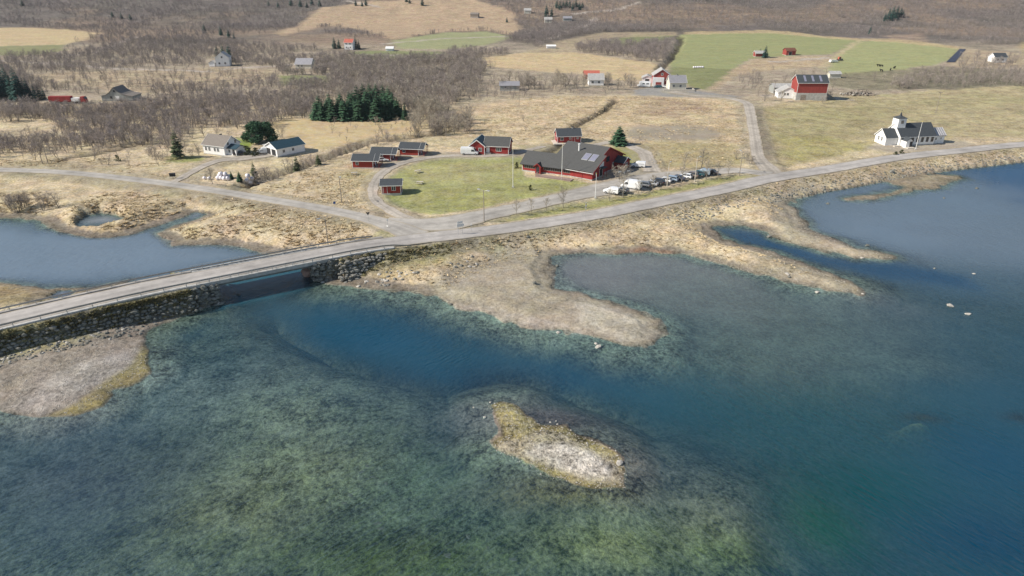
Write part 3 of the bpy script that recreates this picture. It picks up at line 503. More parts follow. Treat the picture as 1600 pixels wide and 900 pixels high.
M = dict(
 ground=ground_mat(), water=water_mat(),
 asphalt=noise_mat('asphalt', (.37,.345,.32), .14, .6, .9, bump=.2), asphalt_old=noise_mat('asphalt_old', (.36,.335,.30), .16, .5, .9, bump=.2),
 gravel=noise_mat('gravel', (.37,.33,.28), .22, 1.1, .95, bump=.4),
 concrete=noise_mat('concrete', (.42,.41,.38), .25, .9, .85, bump=.2), dark_concrete=noise_mat('dark_concrete', (.19,.20,.195), .3, .7, .9, bump=.3),
 stone=noise_mat('stone', (.24,.23,.20), .5, .9, .9, bump=.5, c2=(.31,.30,.26)), stone_light=noise_mat('stone_light', (.42,.39,.34), .3, 2.5, .9, bump=.4),
 stone_dark=noise_mat('stone_dark', (.15,.15,.13), .5, 1.2, .9, bump=.5), pink=noise_mat('pink_stone', (.42,.27,.22), .25, 1.5, .9, bump=.3), pebble=noise_mat('pebble', (.34,.31,.26), .4, .7, .9),
 steel=noise_mat('steel', (.30,.30,.29), .2, 2, .5, .6), galvan=noise_mat('galvanised', (.48,.48,.47), .15, 2, .5, .4),
 red=board_mat('red_boards', (.27,.033,.03)), red_log=board_mat('red_logs', (.29,.04,.028), 'Z', .2), red_barn=board_mat('red_barn', (.29,.055,.045)),
 white=board_mat('white_boards', (.80,.79,.77), 'Z', .16, .08), trim=noise_mat('white_paint', (.76,.75,.72), .06, 2, .6), grey_wall=board_mat('grey_boards', (.30,.31,.29)), cream=board_mat('cream_boards', (.62,.58,.48), 'Z', .16, .08),
 slate=noise_mat('dark_roof', (.055,.062,.068), .25, 1.6, .75, bump=.3, stretch=(1, 4, 4)), roof_grey=noise_mat('grey_roof', (.08,.08,.077), .2, 1.4, .85, bump=.3, stretch=(1, 4, 4)),
 roof_brown=noise_mat('brown_roof', (.20,.175,.15), .2, 1.6, .85, bump=.3, stretch=(1, 4, 4)), roof_pale=noise_mat('pale_roof', (.38,.37,.35), .2, 1, .7), roof_red=noise_mat('red_roof', (.45,.13,.09), .15, 1, .8),
 roof_teal=noise_mat('blue_black_roof', (.022,.055,.075), .2, 1.5, .6, bump=.2), metal_roof=noise_mat('sheet_roof', (.34,.33,.34), .12, 1, .5, .3),
 glass=noise_mat('window_glass', (.035,.042,.05), .2, 1, .12, spec=.6), skylight=noise_mat('skylight_glass', (.22,.22,.28), .1, 1, .4, spec=.6), dark=noise_mat('dark', (.03,.03,.032), .2, 2, .8),
 tyre=noise_mat('tyre', (.025,.025,.025), .2, 4, .9), rim=noise_mat('rim', (.45,.45,.46), .1, 4, .4, .6), plate=noise_mat('lamp_glass', (.75,.75,.7), .1, 4, .3), tail=noise_mat('tail_red', (.4,.02,.02), .1, 4, .4),
 wood=noise_mat('weathered_wood', (.27,.23,.19), .3, 2, .9), deckwood=noise_mat('deck_wood', (.33,.24,.21), .25, 2, .9), plank_pale=noise_mat('pale_wood', (.55,.50,.42), .2, 2, .8), bark=noise_mat('bark', (.22,.19,.16), .35, 3, .95), birch_bark=noise_mat('pale_bark', (.24,.215,.18), .35, 3, .95),
 twig=leaf_mat('twigs', (.33,.285,.25)), twig_pale=leaf_mat('pale_twigs', (.37,.325,.255)), twig_far=leaf_mat('far_twigs', (.29,.25,.235)), spruce=leaf_mat('spruce_needles', (.045,.095,.05), .45, .9), spruce_dark=leaf_mat('dark_spruce_needles', (.028,.072,.06), .45, .9), pine=leaf_mat('olive_needles', (.10,.125,.06), .4, .9), shrub=leaf_mat('shrub_leaves', (.06,.07,.03), .4, 1.2),
 grass=leaf_mat('dry_grass', (.50,.395,.24), .3, 1.0), moss=leaf_mat('mossy_heather', (.25,.225,.11), .6, .6), bale=noise_mat('bale_film', (.74,.70,.72), .08, 2, .35, spec=.6), tarp=noise_mat('dark_tarp', (.035,.038,.055), .3, .2, .5), cow=noise_mat('black_hide', (.02,.018,.016), .3, 2, .8), yellow=noise_mat('yellow_paint', (.7,.5,.05), .05, 3, .5), blue_sign=noise_mat('blue_paint', (.03,.10,.30), .05, 3, .5), rust=noise_mat('rust', (.16,.07,.045), .4, 2, .9))
def road_wear(key, edge, track):
    m = M[key]; nt = m.node_tree; b = nt.nodes['Principled BSDF']; L = nt.links; src = b.inputs['Base Color'].links[0].from_socket
    ac = N_(nt, 'ShaderNodeAttribute', attribute_name='across'); ab = N_(nt, 'ShaderNodeMath', operation='ABSOLUTE'); L.new(ac.outputs['Fac'], ab.inputs[0])
    tc = N_(nt, 'ShaderNodeTexCoord'); nz = N_(nt, 'ShaderNodeTexNoise', i_Scale=.9, i_Detail=5.0, i_Roughness=.7); L.new(tc.outputs['Object'], nz.inputs['Vector'])
    ad = N_(nt, 'ShaderNodeMath', operation='MULTIPLY_ADD'); ad.inputs[1].default_value = .45; L.new(nz.outputs[0], ad.inputs[0]); L.new(ab.outputs[0], ad.inputs[2])
    r1 = N_(nt, 'ShaderNodeMapRange'); r1.inputs[1].default_value = 1.02; r1.inputs[2].default_value = 1.22; L.new(ad.outputs[0], r1.inputs[0])
    mx = N_(nt, 'ShaderNodeMix', data_type='RGBA'); L.new(r1.outputs[0], mx.inputs[0]); L.new(src, mx.inputs[6]); mx.inputs[7].default_value = (*edge, 1)
    cr = N_(nt, 'ShaderNodeValToRGB'); el = cr.color_ramp.elements; el[0].position = 0; el[0].color = (.86,.86,.86,1); el[1].position = 1; el[1].color = (.9,.9,.9,1)
    for p_, v_ in ((.12,.9),(.35,track),(.5,.97),(.68,track)): e_ = el.new(p_); e_.color = (v_, v_, v_*.99, 1)
    L.new(ab.outputs[0], cr.inputs[0]); big = N_(nt, 'ShaderNodeTexNoise', i_Scale=.12, i_Detail=4.0); L.new(tc.outputs['Object'], big.inputs['Vector'])
    r2 = N_(nt, 'ShaderNodeMapRange'); r2.inputs[1].default_value = .35; r2.inputs[2].default_value = .65; r2.inputs[3].default_value = .82; r2.inputs[4].default_value = 1.12; L.new(big.outputs[0], r2.inputs[0])
    v1 = N_(nt, 'ShaderNodeVectorMath', operation='MULTIPLY'); L.new(mx.outputs[2], v1.inputs[0]); L.new(cr.outputs[0], v1.inputs[1]); v2 = N_(nt, 'ShaderNodeVectorMath', operation='SCALE'); L.new(v1.outputs[0], v2.inputs[0]); L.new(r2.outputs[0], v2.inputs['Scale']); L.new(v2.outputs[0], b.inputs['Base Color'])
road_wear('asphalt', (.34,.30,.24), 1.06); road_wear('asphalt_old', (.38,.33,.25), 1.08); road_wear('gravel', (.36,.30,.21), 1.12)
def paint_mat(name, colr):
    m = noise_mat(name, colr, .05, 1.5, .3, .0, spec=.6); b = m.node_tree.nodes['Principled BSDF']; b.inputs['Coat Weight'].default_value = .4; return m
CARC = {k: paint_mat('car_'+k, v) for k, v in dict(white=(.80,.80,.79), silver=(.40,.41,.42), grey=(.16,.165,.17), black=(.02,.02,.023), navy=(.02,.035,.08), teal=(.01,.07,.085), brown=(.20,.16,.13), paleblue=(.30,.38,.46), red=(.30,.03,.03)).items()}

# ------------------------------------------------------------------ mesh builder
class MB:
    def __init__(s): s.v = []; s.f = []
    def add(s, vs, fs):
        o = len(s.v); s.v += [tuple(v) for v in vs]; s.f += [tuple(i+o for i in f) for f in fs]; return s
    def box(s, x0, x1, y0, y1, z0, z1):
        return s.add([(x0,y0,z0),(x1,y0,z0),(x1,y1,z0),(x0,y1,z0),(x0,y0,z1),(x1,y0,z1),(x1,y1,z1),(x0,y1,z1)], [(3,2,1,0),(4,5,6,7),(0,1,5,4),(1,2,6,5),(2,3,7,6),(3,0,4,7)])
    def bar(s, p, q, w_, h, up=(0, 0, 1)):
        p, q, up = Vector(p), Vector(q), Vector(up); d = (q-p).normalized(); a = d.cross(up)
        if a.length < 1e-4: a = d.cross(Vector((1, 0, 0)))
        a.normalize(); b = a.cross(d); a = a*w_/2; b = b*h/2
        return s.add([p-a-b, p+a-b, p+a+b, p-a+b, q-a-b, q+a-b, q+a+b, q-a+b], [(3,2,1,0),(4,5,6,7),(0,1,5,4),(1,2,6,5),(2,3,7,6),(3,0,4,7)])
    def tube(s, pts, rs, n=6, cap=True):
        o = len(s.v); pts = [Vector(p) for p in pts]
        for k, p in enumerate(pts):
            d = (pts[min(k+1, len(pts)-1)]-pts[max(k-1, 0)]).normalized()
            a = d.cross(Vector((0, 0, 1)) if abs(d.z) < .9 else Vector((1, 0, 0))).normalized(); b = d.cross(a)
            for i in range(n):
                t = 2*math.pi*i/n; s.v.append(tuple(p+(a*math.cos(t)+b*math.sin(t))*rs[k]))
        for k in range(len(pts)-1):
            for i in range(n):
                j = (i+1) % n; s.f.append((o+k*n+i, o+k*n+j, o+(k+1)*n+j, o+(k+1)*n+i))
        if cap: s.f.append(tuple(o+i for i in range(n))[::-1]); s.f.append(tuple(o+(len(pts)-1)*n+i for i in range(n)))
        return s
    def prism(s, poly, axis, a, b):
        "extrude a 2-D outline along axis 'x','y','z' from a to b"
        n = len(poly); f = {'x': lambda u, v, w_: (w_, u, v), 'y': lambda u, v, w_: (u, w_, v), 'z': lambda u, v, w_: (u, v, w_)}[axis]
        vs = [f(u, v, a) for u, v in poly]+[f(u, v, b) for u, v in poly]
        return s.add(vs, [tuple(range(n))[::-1], tuple(range(n, 2*n))]+[(i, (i+1) % n, n+(i+1) % n, n+i) for i in range(n)])
    def slab(s, q, t):
        "quad q thickened downwards by t"
        q = [Vector(p) for p in q]; lo = [p-Vector((0, 0, t)) for p in q]
        return s.add(q+lo, [(0,1,2,3),(7,6,5,4),(0,4,5,1),(1,5,6,2),(2,6,7,3),(3,7,4,0)])
    def mesh(s, name, mat, smooth=False):
        m = bpy.data.meshes.new(name); m.from_pydata(s.v, [], s.f)
        if isinstance(mat, (list, tuple)):
            for q in mat: m.materials.append(q)
        elif mat: m.materials.append(mat)
        if smooth: m.polygons.foreach_set('use_smooth', [True]*len(m.polygons))
        m.update(); return m
def fixn(me):
    bm = bmesh.new(); bm.from_mesh(me); bmesh.ops.recalc_face_normals(bm, faces=bm.faces); bm.to_mesh(me); bm.free(); return me
def ob(name, me, parent=None, loc=None, rot=None, scl=None):
    o = bpy.data.objects.new(name, me); COL.objects.link(o)
    if parent: o.parent = parent
    if loc is not None: o.location = loc
    if rot is not None: o.rotation_euler = rot if hasattr(rot, '__len__') else (0, 0, rot)
    if scl is not None: o.scale = scl if hasattr(scl, '__len__') else (scl,)*3
    return o
def part(name, mb, mat, parent, **k): return ob(name, fixn(mb.mesh(name, mat)), parent, **k)
def tag(o, label=None, cat=None, group=None, kind=None):
    if label: o['label'] = label
    if cat: o['category'] = cat
    if group: o['group'] = group
    if kind: o['kind'] = kind
    return o
def thing(name, label, cat, loc, rot=0, group=None, scl=None):
    return tag(ob(name, None, None, loc, rot, scl), label, cat, group)
def copy_tree(o, parent=None):
    c_ = o.copy(); COL.objects.link(c_)
    if parent: c_.parent = parent
    for ch in o.children: copy_tree(ch, c_)
    return c_
def clone(proto, used, loc, rot, label, scl=None, group=None):
    "first call moves the prototype itself, later ones copy it"
    o = proto if proto.name not in used else copy_tree(proto); used.add(proto.name)
    o.location = loc; o.rotation_euler = (0, 0, rot); o['label'] = label
    if scl is not None: o.scale = scl if hasattr(scl, '__len__') else (scl,)*3
    if group: o['group'] = group
    return o
USED = set()
def struct(o): o['kind'] = 'structure'; return o
def G(px, py, dz=0.0):
    x, y = at(px, py); return (x, y, hz(x, y)+dz)

# ------------------------------------------------------------------ ground and water sheets
def grid_mesh(name, keep=None, zflat=None):
    idx = np.arange(N).reshape(NR, NA)
    q = np.stack([idx[:-1, :-1], idx[:-1, 1:], idx[1:, 1:], idx[1:, :-1]], -1).reshape(-1, 4)[:, ::-1]
    if keep is not None: q = q[keep[q].any(1)]
    used = np.zeros(N, bool); used[q.ravel()] = True; mp = np.cumsum(used)-1; q = mp[q]
    nv = used.sum(); co = np.empty((nv, 3), np.float32); co[:, 0] = x1[used]; co[:, 1] = y1[used]; co[:, 2] = H[used] if zflat is None else zflat
    me = bpy.data.meshes.new(name); me.vertices.add(nv); me.vertices.foreach_set('co', co.ravel())
    nf = len(q); me.loops.add(nf*4); me.loops.foreach_set('vertex_index', q.ravel().astype(np.int32))
    me.polygons.add(nf); me.polygons.foreach_set('loop_start', np.arange(0, nf*4, 4, dtype=np.int32))
    try: me.polygons.foreach_set('loop_total', np.full(nf, 4, np.int32))
    except Exception: pass
    me.polygons.foreach_set('use_smooth', np.ones(nf, bool)); me.update(calc_edges=True); me.validate(); return me, used
def vattr(me, name, arr, kind):
    a_ = me.attributes.new(name, kind, 'POINT')
    if kind == 'FLOAT_COLOR': a_.data.foreach_set('color', np.c_[arr, np.ones(len(arr))].astype(np.float32).ravel())
    else: a_.data.foreach_set('value', arr.astype(np.float32))
gm, us = grid_mesh('ground'); gm.materials.append(M['ground']); vattr(gm, 'col', np.clip(c, .01, .9)[us], 'FLOAT_COLOR'); vattr(gm, 'vary', vary[us], 'FLOAT')
ground = struct(ob('ground', gm)); ground['label'] = 'straw coloured plain, shore and hillside'
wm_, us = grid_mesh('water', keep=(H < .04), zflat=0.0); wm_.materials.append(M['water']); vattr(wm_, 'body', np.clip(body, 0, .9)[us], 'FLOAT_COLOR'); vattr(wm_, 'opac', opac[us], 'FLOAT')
water = struct(ob('water', wm_)); water['label'] = 'blue green sound and lagoon water'

# ------------------------------------------------------------------ road sheets
def ribbon(name, pts, mat, dz, width=None, skirt=.4, jag=.12, label=None):
    P = [Vector(p[:3]) for p in pts]; v = []; f = []; n = len(P)
    for k in range(n):
        d = (P[min(k+1, n-1)]-P[max(k-1, 0)]); d.z = 0; d.normalize(); s_ = Vector((d.y, -d.x, 0)); h = width or pts[k][3]
        j1, j2 = random.uniform(-jag, jag), random.uniform(-jag, jag); p = P[k]+Vector((0, 0, dz))
        row = [p-s_*(h+j1)-Vector((0, 0, skirt)), p-s_*(h+j1), p+Vector((0, 0, .05)), p+s_*(h+j2), p+s_*(h+j2)-Vector((0, 0, skirt))]
        v += [tuple(q) for q in row]
    for k in range(n-1):
        for i in range(4): a_ = k*5+i; f.append((a_, a_+1, a_+6, a_+5))
    m = bpy.data.meshes.new(name); m.from_pydata(v, [], f); m.materials.append(mat); fixn(m)
    aa = m.attributes.new('across', 'FLOAT', 'POINT'); aa.data.foreach_set('value', np.tile(np.array([-1.15,-1,0,1,1.15], np.float32), n))
    o = struct(ob(name, m)); 
    if label: o['label'] = label
    return o
ribbon('road', MAIN, M['asphalt'], 0.0, label='main asphalt road crossing the bridge and following the shore')
ribbon('road', WEST, M['asphalt_old'], -.012, label='side road running west across the plain')
ribbon('road', SERV, M['asphalt_old'], -.024, jag=.3, label='service road and parking strip before the large red building')
ribbon('road', NORTH, M['gravel'], -.036, jag=.25, label='gravel road leading north to the farms')
ribbon('path', TRACK, M['gravel'], -.05, jag=.3, label='gravel track past the small red cabin'); ribbon('path', DRIVE, M['gravel'], -.02, jag=.3, label='gravel drive to the white house'); ribbon('path', TRACKB, M['gravel'], -.05, jag=.3, label='gravel track behind the large red building')

# ------------------------------------------------------------------ the bridge
def main_at(t):
    i = min(max(int(np.searchsorted(MSEG, t))-1, 0), len(MAIN)-2); u = (t-MSEG[i])/(MSEG[i+1]-MSEG[i]); a_, b_ = Vector(MAIN[i][:3]), Vector(MAIN[i+1][:3])
    d = (b_-a_); d.z = 0; d.normalize(); return a_.lerp(b_, u), d, Vector((d.y, -d.x, 0))
br_o, _, _ = main_at((T0+T1)/2)
bridge = thing('road_bridge', 'low concrete road bridge with steel beams spanning the tidal channel', 'bridge', br_o)
def sweep(t0, t1, o0, o1, z0, z1, step=4.0, org=br_o):
    mb = MB(); ts = list(np.linspace(t0, t1, max(2, int((t1-t0)/step)+1))); rows = []
    for t in ts:
        p, d, s_ = main_at(t); p = p-org
        rows.append([p+s_*o0+Vector((0,0,z0)), p+s_*o1+Vector((0,0,z0)), p+s_*o1+Vector((0,0,z1)), p+s_*o0+Vector((0,0,z1))])
    v = [q for r_ in rows for q in r_]; f = [(0,1,2,3)]; n = len(rows)
    for k in range(n-1):
        for i in range(4): f.append((k*4+i, k*4+(i+1) % 4, k*4+4+(i+1) % 4, k*4+4+i))
    f.append(tuple((n-1)*4+i for i in range(4))); return mb.add(v, f)
part('deck', sweep(T0-2.0, T1+2.0, -3.95, 3.95, -.42, -.06), M['concrete'], bridge)
for o_ in (-3.2, -1.1, 1.1, 3.2): part('beam', sweep(T0-1.0, T1+1.0, o_-.2, o_+.2, -1.25, -.425), M['dark_concrete'], bridge)
for s_ in (-1, 1): part('edge_beam', sweep(T0-2.0, T1+2.0, s_*3.95 if s_ > 0 else -4.25, 4.25 if s_ > 0 else -3.95, -.55, .16), M['concrete'], bridge)
# concrete verge strips along the causeway, on both sides of the carriageway
for t0, t1 in ((0.5, T0-2.05), (T1+2.05, T1+17)):
    for s_ in (-1, 1):
        a_, b_ = (3.25, 4.2) if s_ > 0 else (-4.2, -3.25)
        o = part('pavement', sweep(t0, t1, a_, b_, -.5, .06 if s_ > 0 else .05, org=Vector((0, 0, 0))), M['concrete'] if s_ > 0 else M['asphalt_old'], None); struct(o)
        o['label'] = 'narrow concrete verge beside the road on the causeway'
def guard_rail(side, t0, t1, label, curl=0):
    p0, _, _ = main_at(t0); g = thing('guard_rail', label, 'guard rail', p0, 0, 'steel guard rails along the bridge road')
    off = side*3.72
    mb = MB()
    ts = np.linspace(t0, t1, int((t1-t0)/2)+1); pts = []
    for k, t in enumerate(ts):
        p, d, s_ = main_at(t); dip = -max(0, (t-(t1-5))/5)*.5; pts.append(p-p0+s_*(off+max(0, (t-(t1-5))/5)*.8*side)+Vector((0, 0, .62+dip)))
    for dz, hgt, wd in ((.0, .14, .07), (.17, .13, .07)):
        for a_, b_ in zip(pts[:-1], pts[1:]): mb.bar(a_+Vector((0, 0, dz)), b_+Vector((0, 0, dz)), wd, hgt)
    part('rail', mb, M['steel'], g)
    pm = fixn(MB().box(-.06, .06, -.05, .05, -.5, .76).mesh('post', M['galvan']))
    t = t0+1.5
    while t < t1-4:
        p, d, s_ = main_at(t); ob('post', pm, g, p-p0+s_*(off+side*.1)+Vector((0, 0, .0)), math.atan2(d.y, d.x)); t += 4.0
    return g
T_left = 1.0
guard_rail(1, T_left, T1+21, 'galvanised guard rail on the seaward side of the bridge road')
guard_rail(-1, T_left, T1+15, 'galvanised guard rail on the lagoon side of the bridge road')
# hand rail of slim bars outside the guard rail on the span itself
for s_ in (-1, 1):
    p0, _, _ = main_at(T0-2); g = thing('bridge_railing', 'slim steel railing on the '+('seaward' if s_ > 0 else 'lagoon')+' edge of the bridge span', 'railing', p0)
    for dz in (.55, .98): part('rail', sweep(T0-2, T1+2, s_*4.1-.025, s_*4.1+.025, dz, dz+.05, org=p0), M['galvan'], g)
    pm = fixn(MB().box(-.03, .03, -.03, .03, .16, 1.0).mesh('baluster', M['galvan'])); t = T0-1.5
    while t < T1+2: p, d, q = main_at(t); ob('baluster', pm, g, p-p0+q*s_*4.1, math.atan2(d.y, d.x)); t += 1.8

# ------------------------------------------------------------------ rocks
def rock_mesh(name, mat, seed, flat=.7, sub_=2, rough=.28, blocky=.0):
    bm = bmesh.new(); bmesh.ops.create_icosphere(bm, subdivisions=sub_, radius=.5); rr = random.Random(seed)
    ax = [Vector((rr.gauss(0, 1), rr.gauss(0, 1), rr.gauss(0, 1))).normalized() for _ in range(9)]; lv = [rr.uniform(.28, .46) for _ in ax]
    for v in bm.verts:
        for a_, l_ in zip(ax, lv):
            e = v.co.dot(a_)-l_
            if e > 0: v.co -= a_*e*.92
        v.co += Vector((rr.uniform(-1, 1), rr.uniform(-1, 1), rr.uniform(-1, 1)))*.5*rough*.12
        v.co.z *= flat
    me = bpy.data.meshes.new(name); bm.to_mesh(me); bm.free(); me.materials.append(mat); return me
ROCKS = [rock_mesh('rock', M['stone'], 10+i, .75, 1) for i in range(4)]; ROCKD = [rock_mesh('rock', M['stone_dark'], 30+i, .8, 1) for i in range(3)]; ROCKL = [rock_mesh('rock', M['stone_light'], 50+i, .6, 1) for i in range(4)]; PEB = [rock_mesh('rock', M['pebble'], 70+i, .6, 1) for i in range(3)]
def stones_wall(name, label, rows, mats, limit=300):
    "dry stone facing: every stone one object, sharing a few meshes"
    o0 = Vector(rows[0][:3]); g = thing(name, label, 'stone wall', o0); k = 0; rest = []
    for (x, y, z, s_, rz) in rows:
        me = random.choice(mats)
        if k < limit: ob('stone', me, g, (x-o0.x, y-o0.y, z-o0.z), (random.uniform(-.2, .2), random.uniform(-.2, .2), rz+random.uniform(-.25, .25)), (s_*1.35, s_*1.0, s_*1.1)); k += 1
        else: rest.append((x, y, z, s_, rz))
    if rest:
        mb = MB()
        for (x, y, z, s_, rz) in rest:
            me = random.choice(mats); mt = Matrix.Translation((x-o0.x, y-o0.y, z-o0.z)) @ Matrix.Rotation(rz, 4, 'Z') @ Matrix.Diagonal((s_*1.35, s_, s_*1.1, 1))
            mb.add([mt @ v.co for v in me.vertices], [tuple(p.vertices) for p in me.polygons])
        o = ob('stone_facing', mb.mesh('stone_facing', mats[0].materials[0]), g); o['kind'] = 'stuff'
    return g
def wall_rows(t0, t1, off0, off1, z0, z1, st, rz_extra=0, s_lo=.6, s_hi=1.0):
    rows = []; nz = max(2, int((z1-z0)/(st*.6))+1)
    for k in range(nz):
        u = k/max(1, nz-1); t = t0+random.uniform(0, st)
        while t < t1:
            p, d, q = main_at(t); s_ = (random.uniform(s_lo, s_hi)+(.35 if random.random() < .12 else 0))*st*1.15
            p2 = p+q*(off0+(off1-off0)*u+random.uniform(-.18, .18)); rows.append((p2.x, p2.y, p.z*0+z0+(z1-z0)*u+random.uniform(-.22, .22), s_, math.atan2(d.y, d.x))); t += s_*1.05
    return rows
# solid cores of both abutments
for nm, ta, tb, sgn, lab in (('bridge_abutment', T0-3.0, T0+1.2, 1, 'dark stone abutment at the western end of the bridge'), ('bridge_abutment', T1-1.2, T1+3.0, -1, 'dark stone abutment at the eastern end of the bridge')):
    p0, d, q = main_at((ta+tb)/2); g = thing(nm, lab, 'abutment', p0); mb = MB()
    for (o1_, zz) in ((5.3, -5.6),):
        P = []
        for t, so in ((ta, -5.0), (tb, -5.0), (tb, 5.0), (ta, 5.0)): pp, dd, qq = main_at(t); P.append(pp-p0+qq*so)
        P2 = []
        for t, so in ((ta, -4.1), (tb-.5*(sgn > 0), -4.1), (tb-.5*(sgn > 0), 4.1), (ta+.5*(sgn < 0), 4.1)): pp, dd, qq = main_at(t); P2.append(pp-p0+qq*so)
        mb.add([p+Vector((0, 0, -5.9)) for p in P]+[p+Vector((0, 0, -.45)) for p in P2], [(3,2,1,0),(4,5,6,7),(0,1,5,4),(1,2,6,5),(2,3,7,6),(3,0,4,7)])
    part('core', mb, M['stone_dark'], g)
    rows = []
    tt_ = tb if sgn > 0 else ta
    for zz in np.arange(.1, 3.6, .62):                          # channel face
        for so in np.arange(-4.6, 4.7, .85):
            pp, dd, qq = main_at(tt_+sgn*(.25-.1*zz/4)); pp = pp+qq*(so*(1-.02*zz)+random.uniform(-.35, .35)); rows.append((pp.x, pp.y, zz+random.uniform(-.25, .25), random.uniform(.6, 1.3), math.atan2(qq.y, qq.x)))
    for zz in np.arange(.1, 3.8, .6):                           # seaward face
        for t in np.arange(ta, tb+.3, .85):
            pp, dd, qq = main_at(t+random.uniform(-.4, .4)); pp = pp+qq*(5.15-.2*zz); rows.append((pp.x, pp.y, zz+random.uniform(-.25, .25), random.uniform(.6, 1.35), math.atan2(dd.y, dd.x)))
    for (x, y, z, s_, rz) in rows: ob('stone', random.choice(ROCKD+ROCKS[:2]), g, (x-p0.x, y-p0.y, z-p0.z), (random.uniform(-.3, .3), random.uniform(-.3, .3), rz), (s_*1.25, s_, s_))
rw = wall_rows(T0-62, T0-2.2, 6.85, 5.5, .6, 2.9, .8)
rw.sort(key=lambda r_: -r_[0])
stones_wall('stone_wall', 'dry stone wall along the seaward foot of the causeway', rw, ROCKD+ROCKS[:2])
rw = wall_rows(T1+2.5, T1+14.5, 7.6, 5.5, .4, 3.1, .9)+wall_rows(T1+2.5, T1+6, 8.2, 7.8, .05, .9, .9)
stones_wall('stone_wall', 'grey boulder wall beside the eastern bridge abutment above the shore', rw, ROCKS)

# ------------------------------------------------------------------ buildings
def window(root, face, u, z, w_, h, L, D, cols=2, rows_=1, fr='trim', name='window', y_off=0.0, pane='glass'):
    mb = MB(); t = .09; e = .05
    mb.box(-w_/2, w_/2, -e, 0, -t, 0).box(-w_/2, w_/2, -e, 0, h, h+t).box(-w_/2-t, -w_/2, -e, 0, -t, h+t).box(w_/2, w_/2+t, -e, 0, -t, h+t)
    for k in range(1, cols): x_ = -w_/2+w_*k/cols; mb.box(x_-.035, x_+.035, -e+.01, 0, 0, h)
    for k in range(1, rows_): z_ = h*k/rows_; mb.box(-w_/2, w_/2, -e+.014, 0, z_-.03, z_+.03)
    loc, rot = {'f': ((u, -.002-y_off, z), 0), 'b': ((L-u, D+.002, z), math.pi), 'r': ((L+.002, u, z), math.pi/2), 'l': ((-.002, D-u, z), -math.pi/2)}[face]
    o = part(name, mb, M[fr], root, loc=loc, rot=rot)
    part('pane', MB().box(-w_/2+.003, w_/2-.003, -.018, -.004, .003, h-.003), M[pane], o); return o
def door(root, face, u, w_, h, L, D, mat='white', z=0.05, glass=False, fr='trim'):
    mb = MB(); loc, rot = {'f': ((u, -.002, z), 0), 'b': ((L-u, D+.002, z), math.pi), 'r': ((L+.002, u, z), math.pi/2), 'l': ((-.002, D-u, z), -math.pi/2)}[face]
    mb.box(-w_/2, w_/2, -.04, 0, 0, h); o = part('door', mb, M[mat], root, loc=loc, rot=rot)
    f = MB().box(-w_/2-.09, -w_/2-.003, -.06, 0, 0, h+.09).box(w_/2+.003, w_/2+.09, -.06, 0, 0, h+.09).box(-w_/2, w_/2, -.06, 0, h+.003, h+.09); part('frame', f, M[fr], o)
    part('handle', MB().box(w_/2-.14, w_/2-.08, -.09, -.043, 1.0, 1.06), M['galvan'], o); return o
def walls(L, D, wh, rh, axis, off=(0, 0), ridge=.5):
    x0, y0 = off; mb = MB()
    if axis == 'x': return mb.prism([(y0, -.8), (y0+D, -.8), (y0+D, wh), (y0+D*ridge, wh+rh), (y0, wh)], 'x', x0, x0+L)
    return mb.prism([(x0, -.8), (x0+L, -.8), (x0+L, wh), (x0+L*ridge, wh+rh), (x0, wh)], 'y', y0, y0+D)
def roof(L, D, wh, rh, axis, oh=.4, og=.35, t=.16, off=(0, 0), ridge=.5, lift=.05):
    x0, y0 = off; mb = MB()
    W_ = D if axis == 'x' else L; a, b = W_*ridge, W_*(1-ridge); s1, s2 = rh/a, rh/b; zt = wh+rh+lift
    e = (-og, L+og) if axis == 'x' else (-og, D+og)
    poly = [(-oh, wh-oh*s1+lift), (a, zt), (W_+oh, wh-oh*s2+lift), (W_+oh, wh-oh*s2+lift+t), (a, zt+t), (-oh, wh-oh*s1+lift+t)]
    if axis == 'x': poly = [(p+y0, q) for p, q in poly]; mb.prism(poly, 'x', e[0]+x0, e[1]+x0)
    else: poly = [(p+x0, q) for p, q in poly]; mb.prism(poly, 'y', e[0]+y0, e[1]+y0)
    return mb
def barge(L, D, wh, rh, axis, oh=.4, og=.35, off=(0, 0), ridge=.5, lift=.05, h=.2, ends=(0, 1)):
    x0, y0 = off; mb = MB(); W_ = D if axis == 'x' else L; a, b = W_*ridge, W_*(1-ridge); s1, s2 = rh/a, rh/b; zt = wh+rh+lift
    for k in ends:
        e0 = (-og-.045 if k == 0 else (L if axis == 'x' else D)+og+.003)
        for (u0, z0, u1, z1_) in ((-oh-.01, wh-oh*s1+lift, a, zt), (a, zt, W_+oh+.01, wh-oh*s2+lift)):
            q = [(u0, z0-.06), (u1, z1_-.06), (u1, z1_+h), (u0, z0+h)]
            if axis == 'x': mb.prism([(p+y0, r_) for p, r_ in q], 'x', e0+x0, e0+x0+.04)
            else: mb.prism([(p+x0, r_) for p, r_ in q], 'y', e0+y0, e0+y0+.04)
    # eaves boards
    for u, s_ in ((-oh-.04, s1), (W_+oh+.004, s2)):
        z_ = wh-oh*s_+lift
        if axis == 'x': mb.box(x0-og, x0+L+og, y0+u, y0+u+.035, z_-.02, z_+.15)
        else: mb.box(x0+u, x0+u+.035, y0-og, y0+D+og, z_-.02, z_+.15)
    return mb
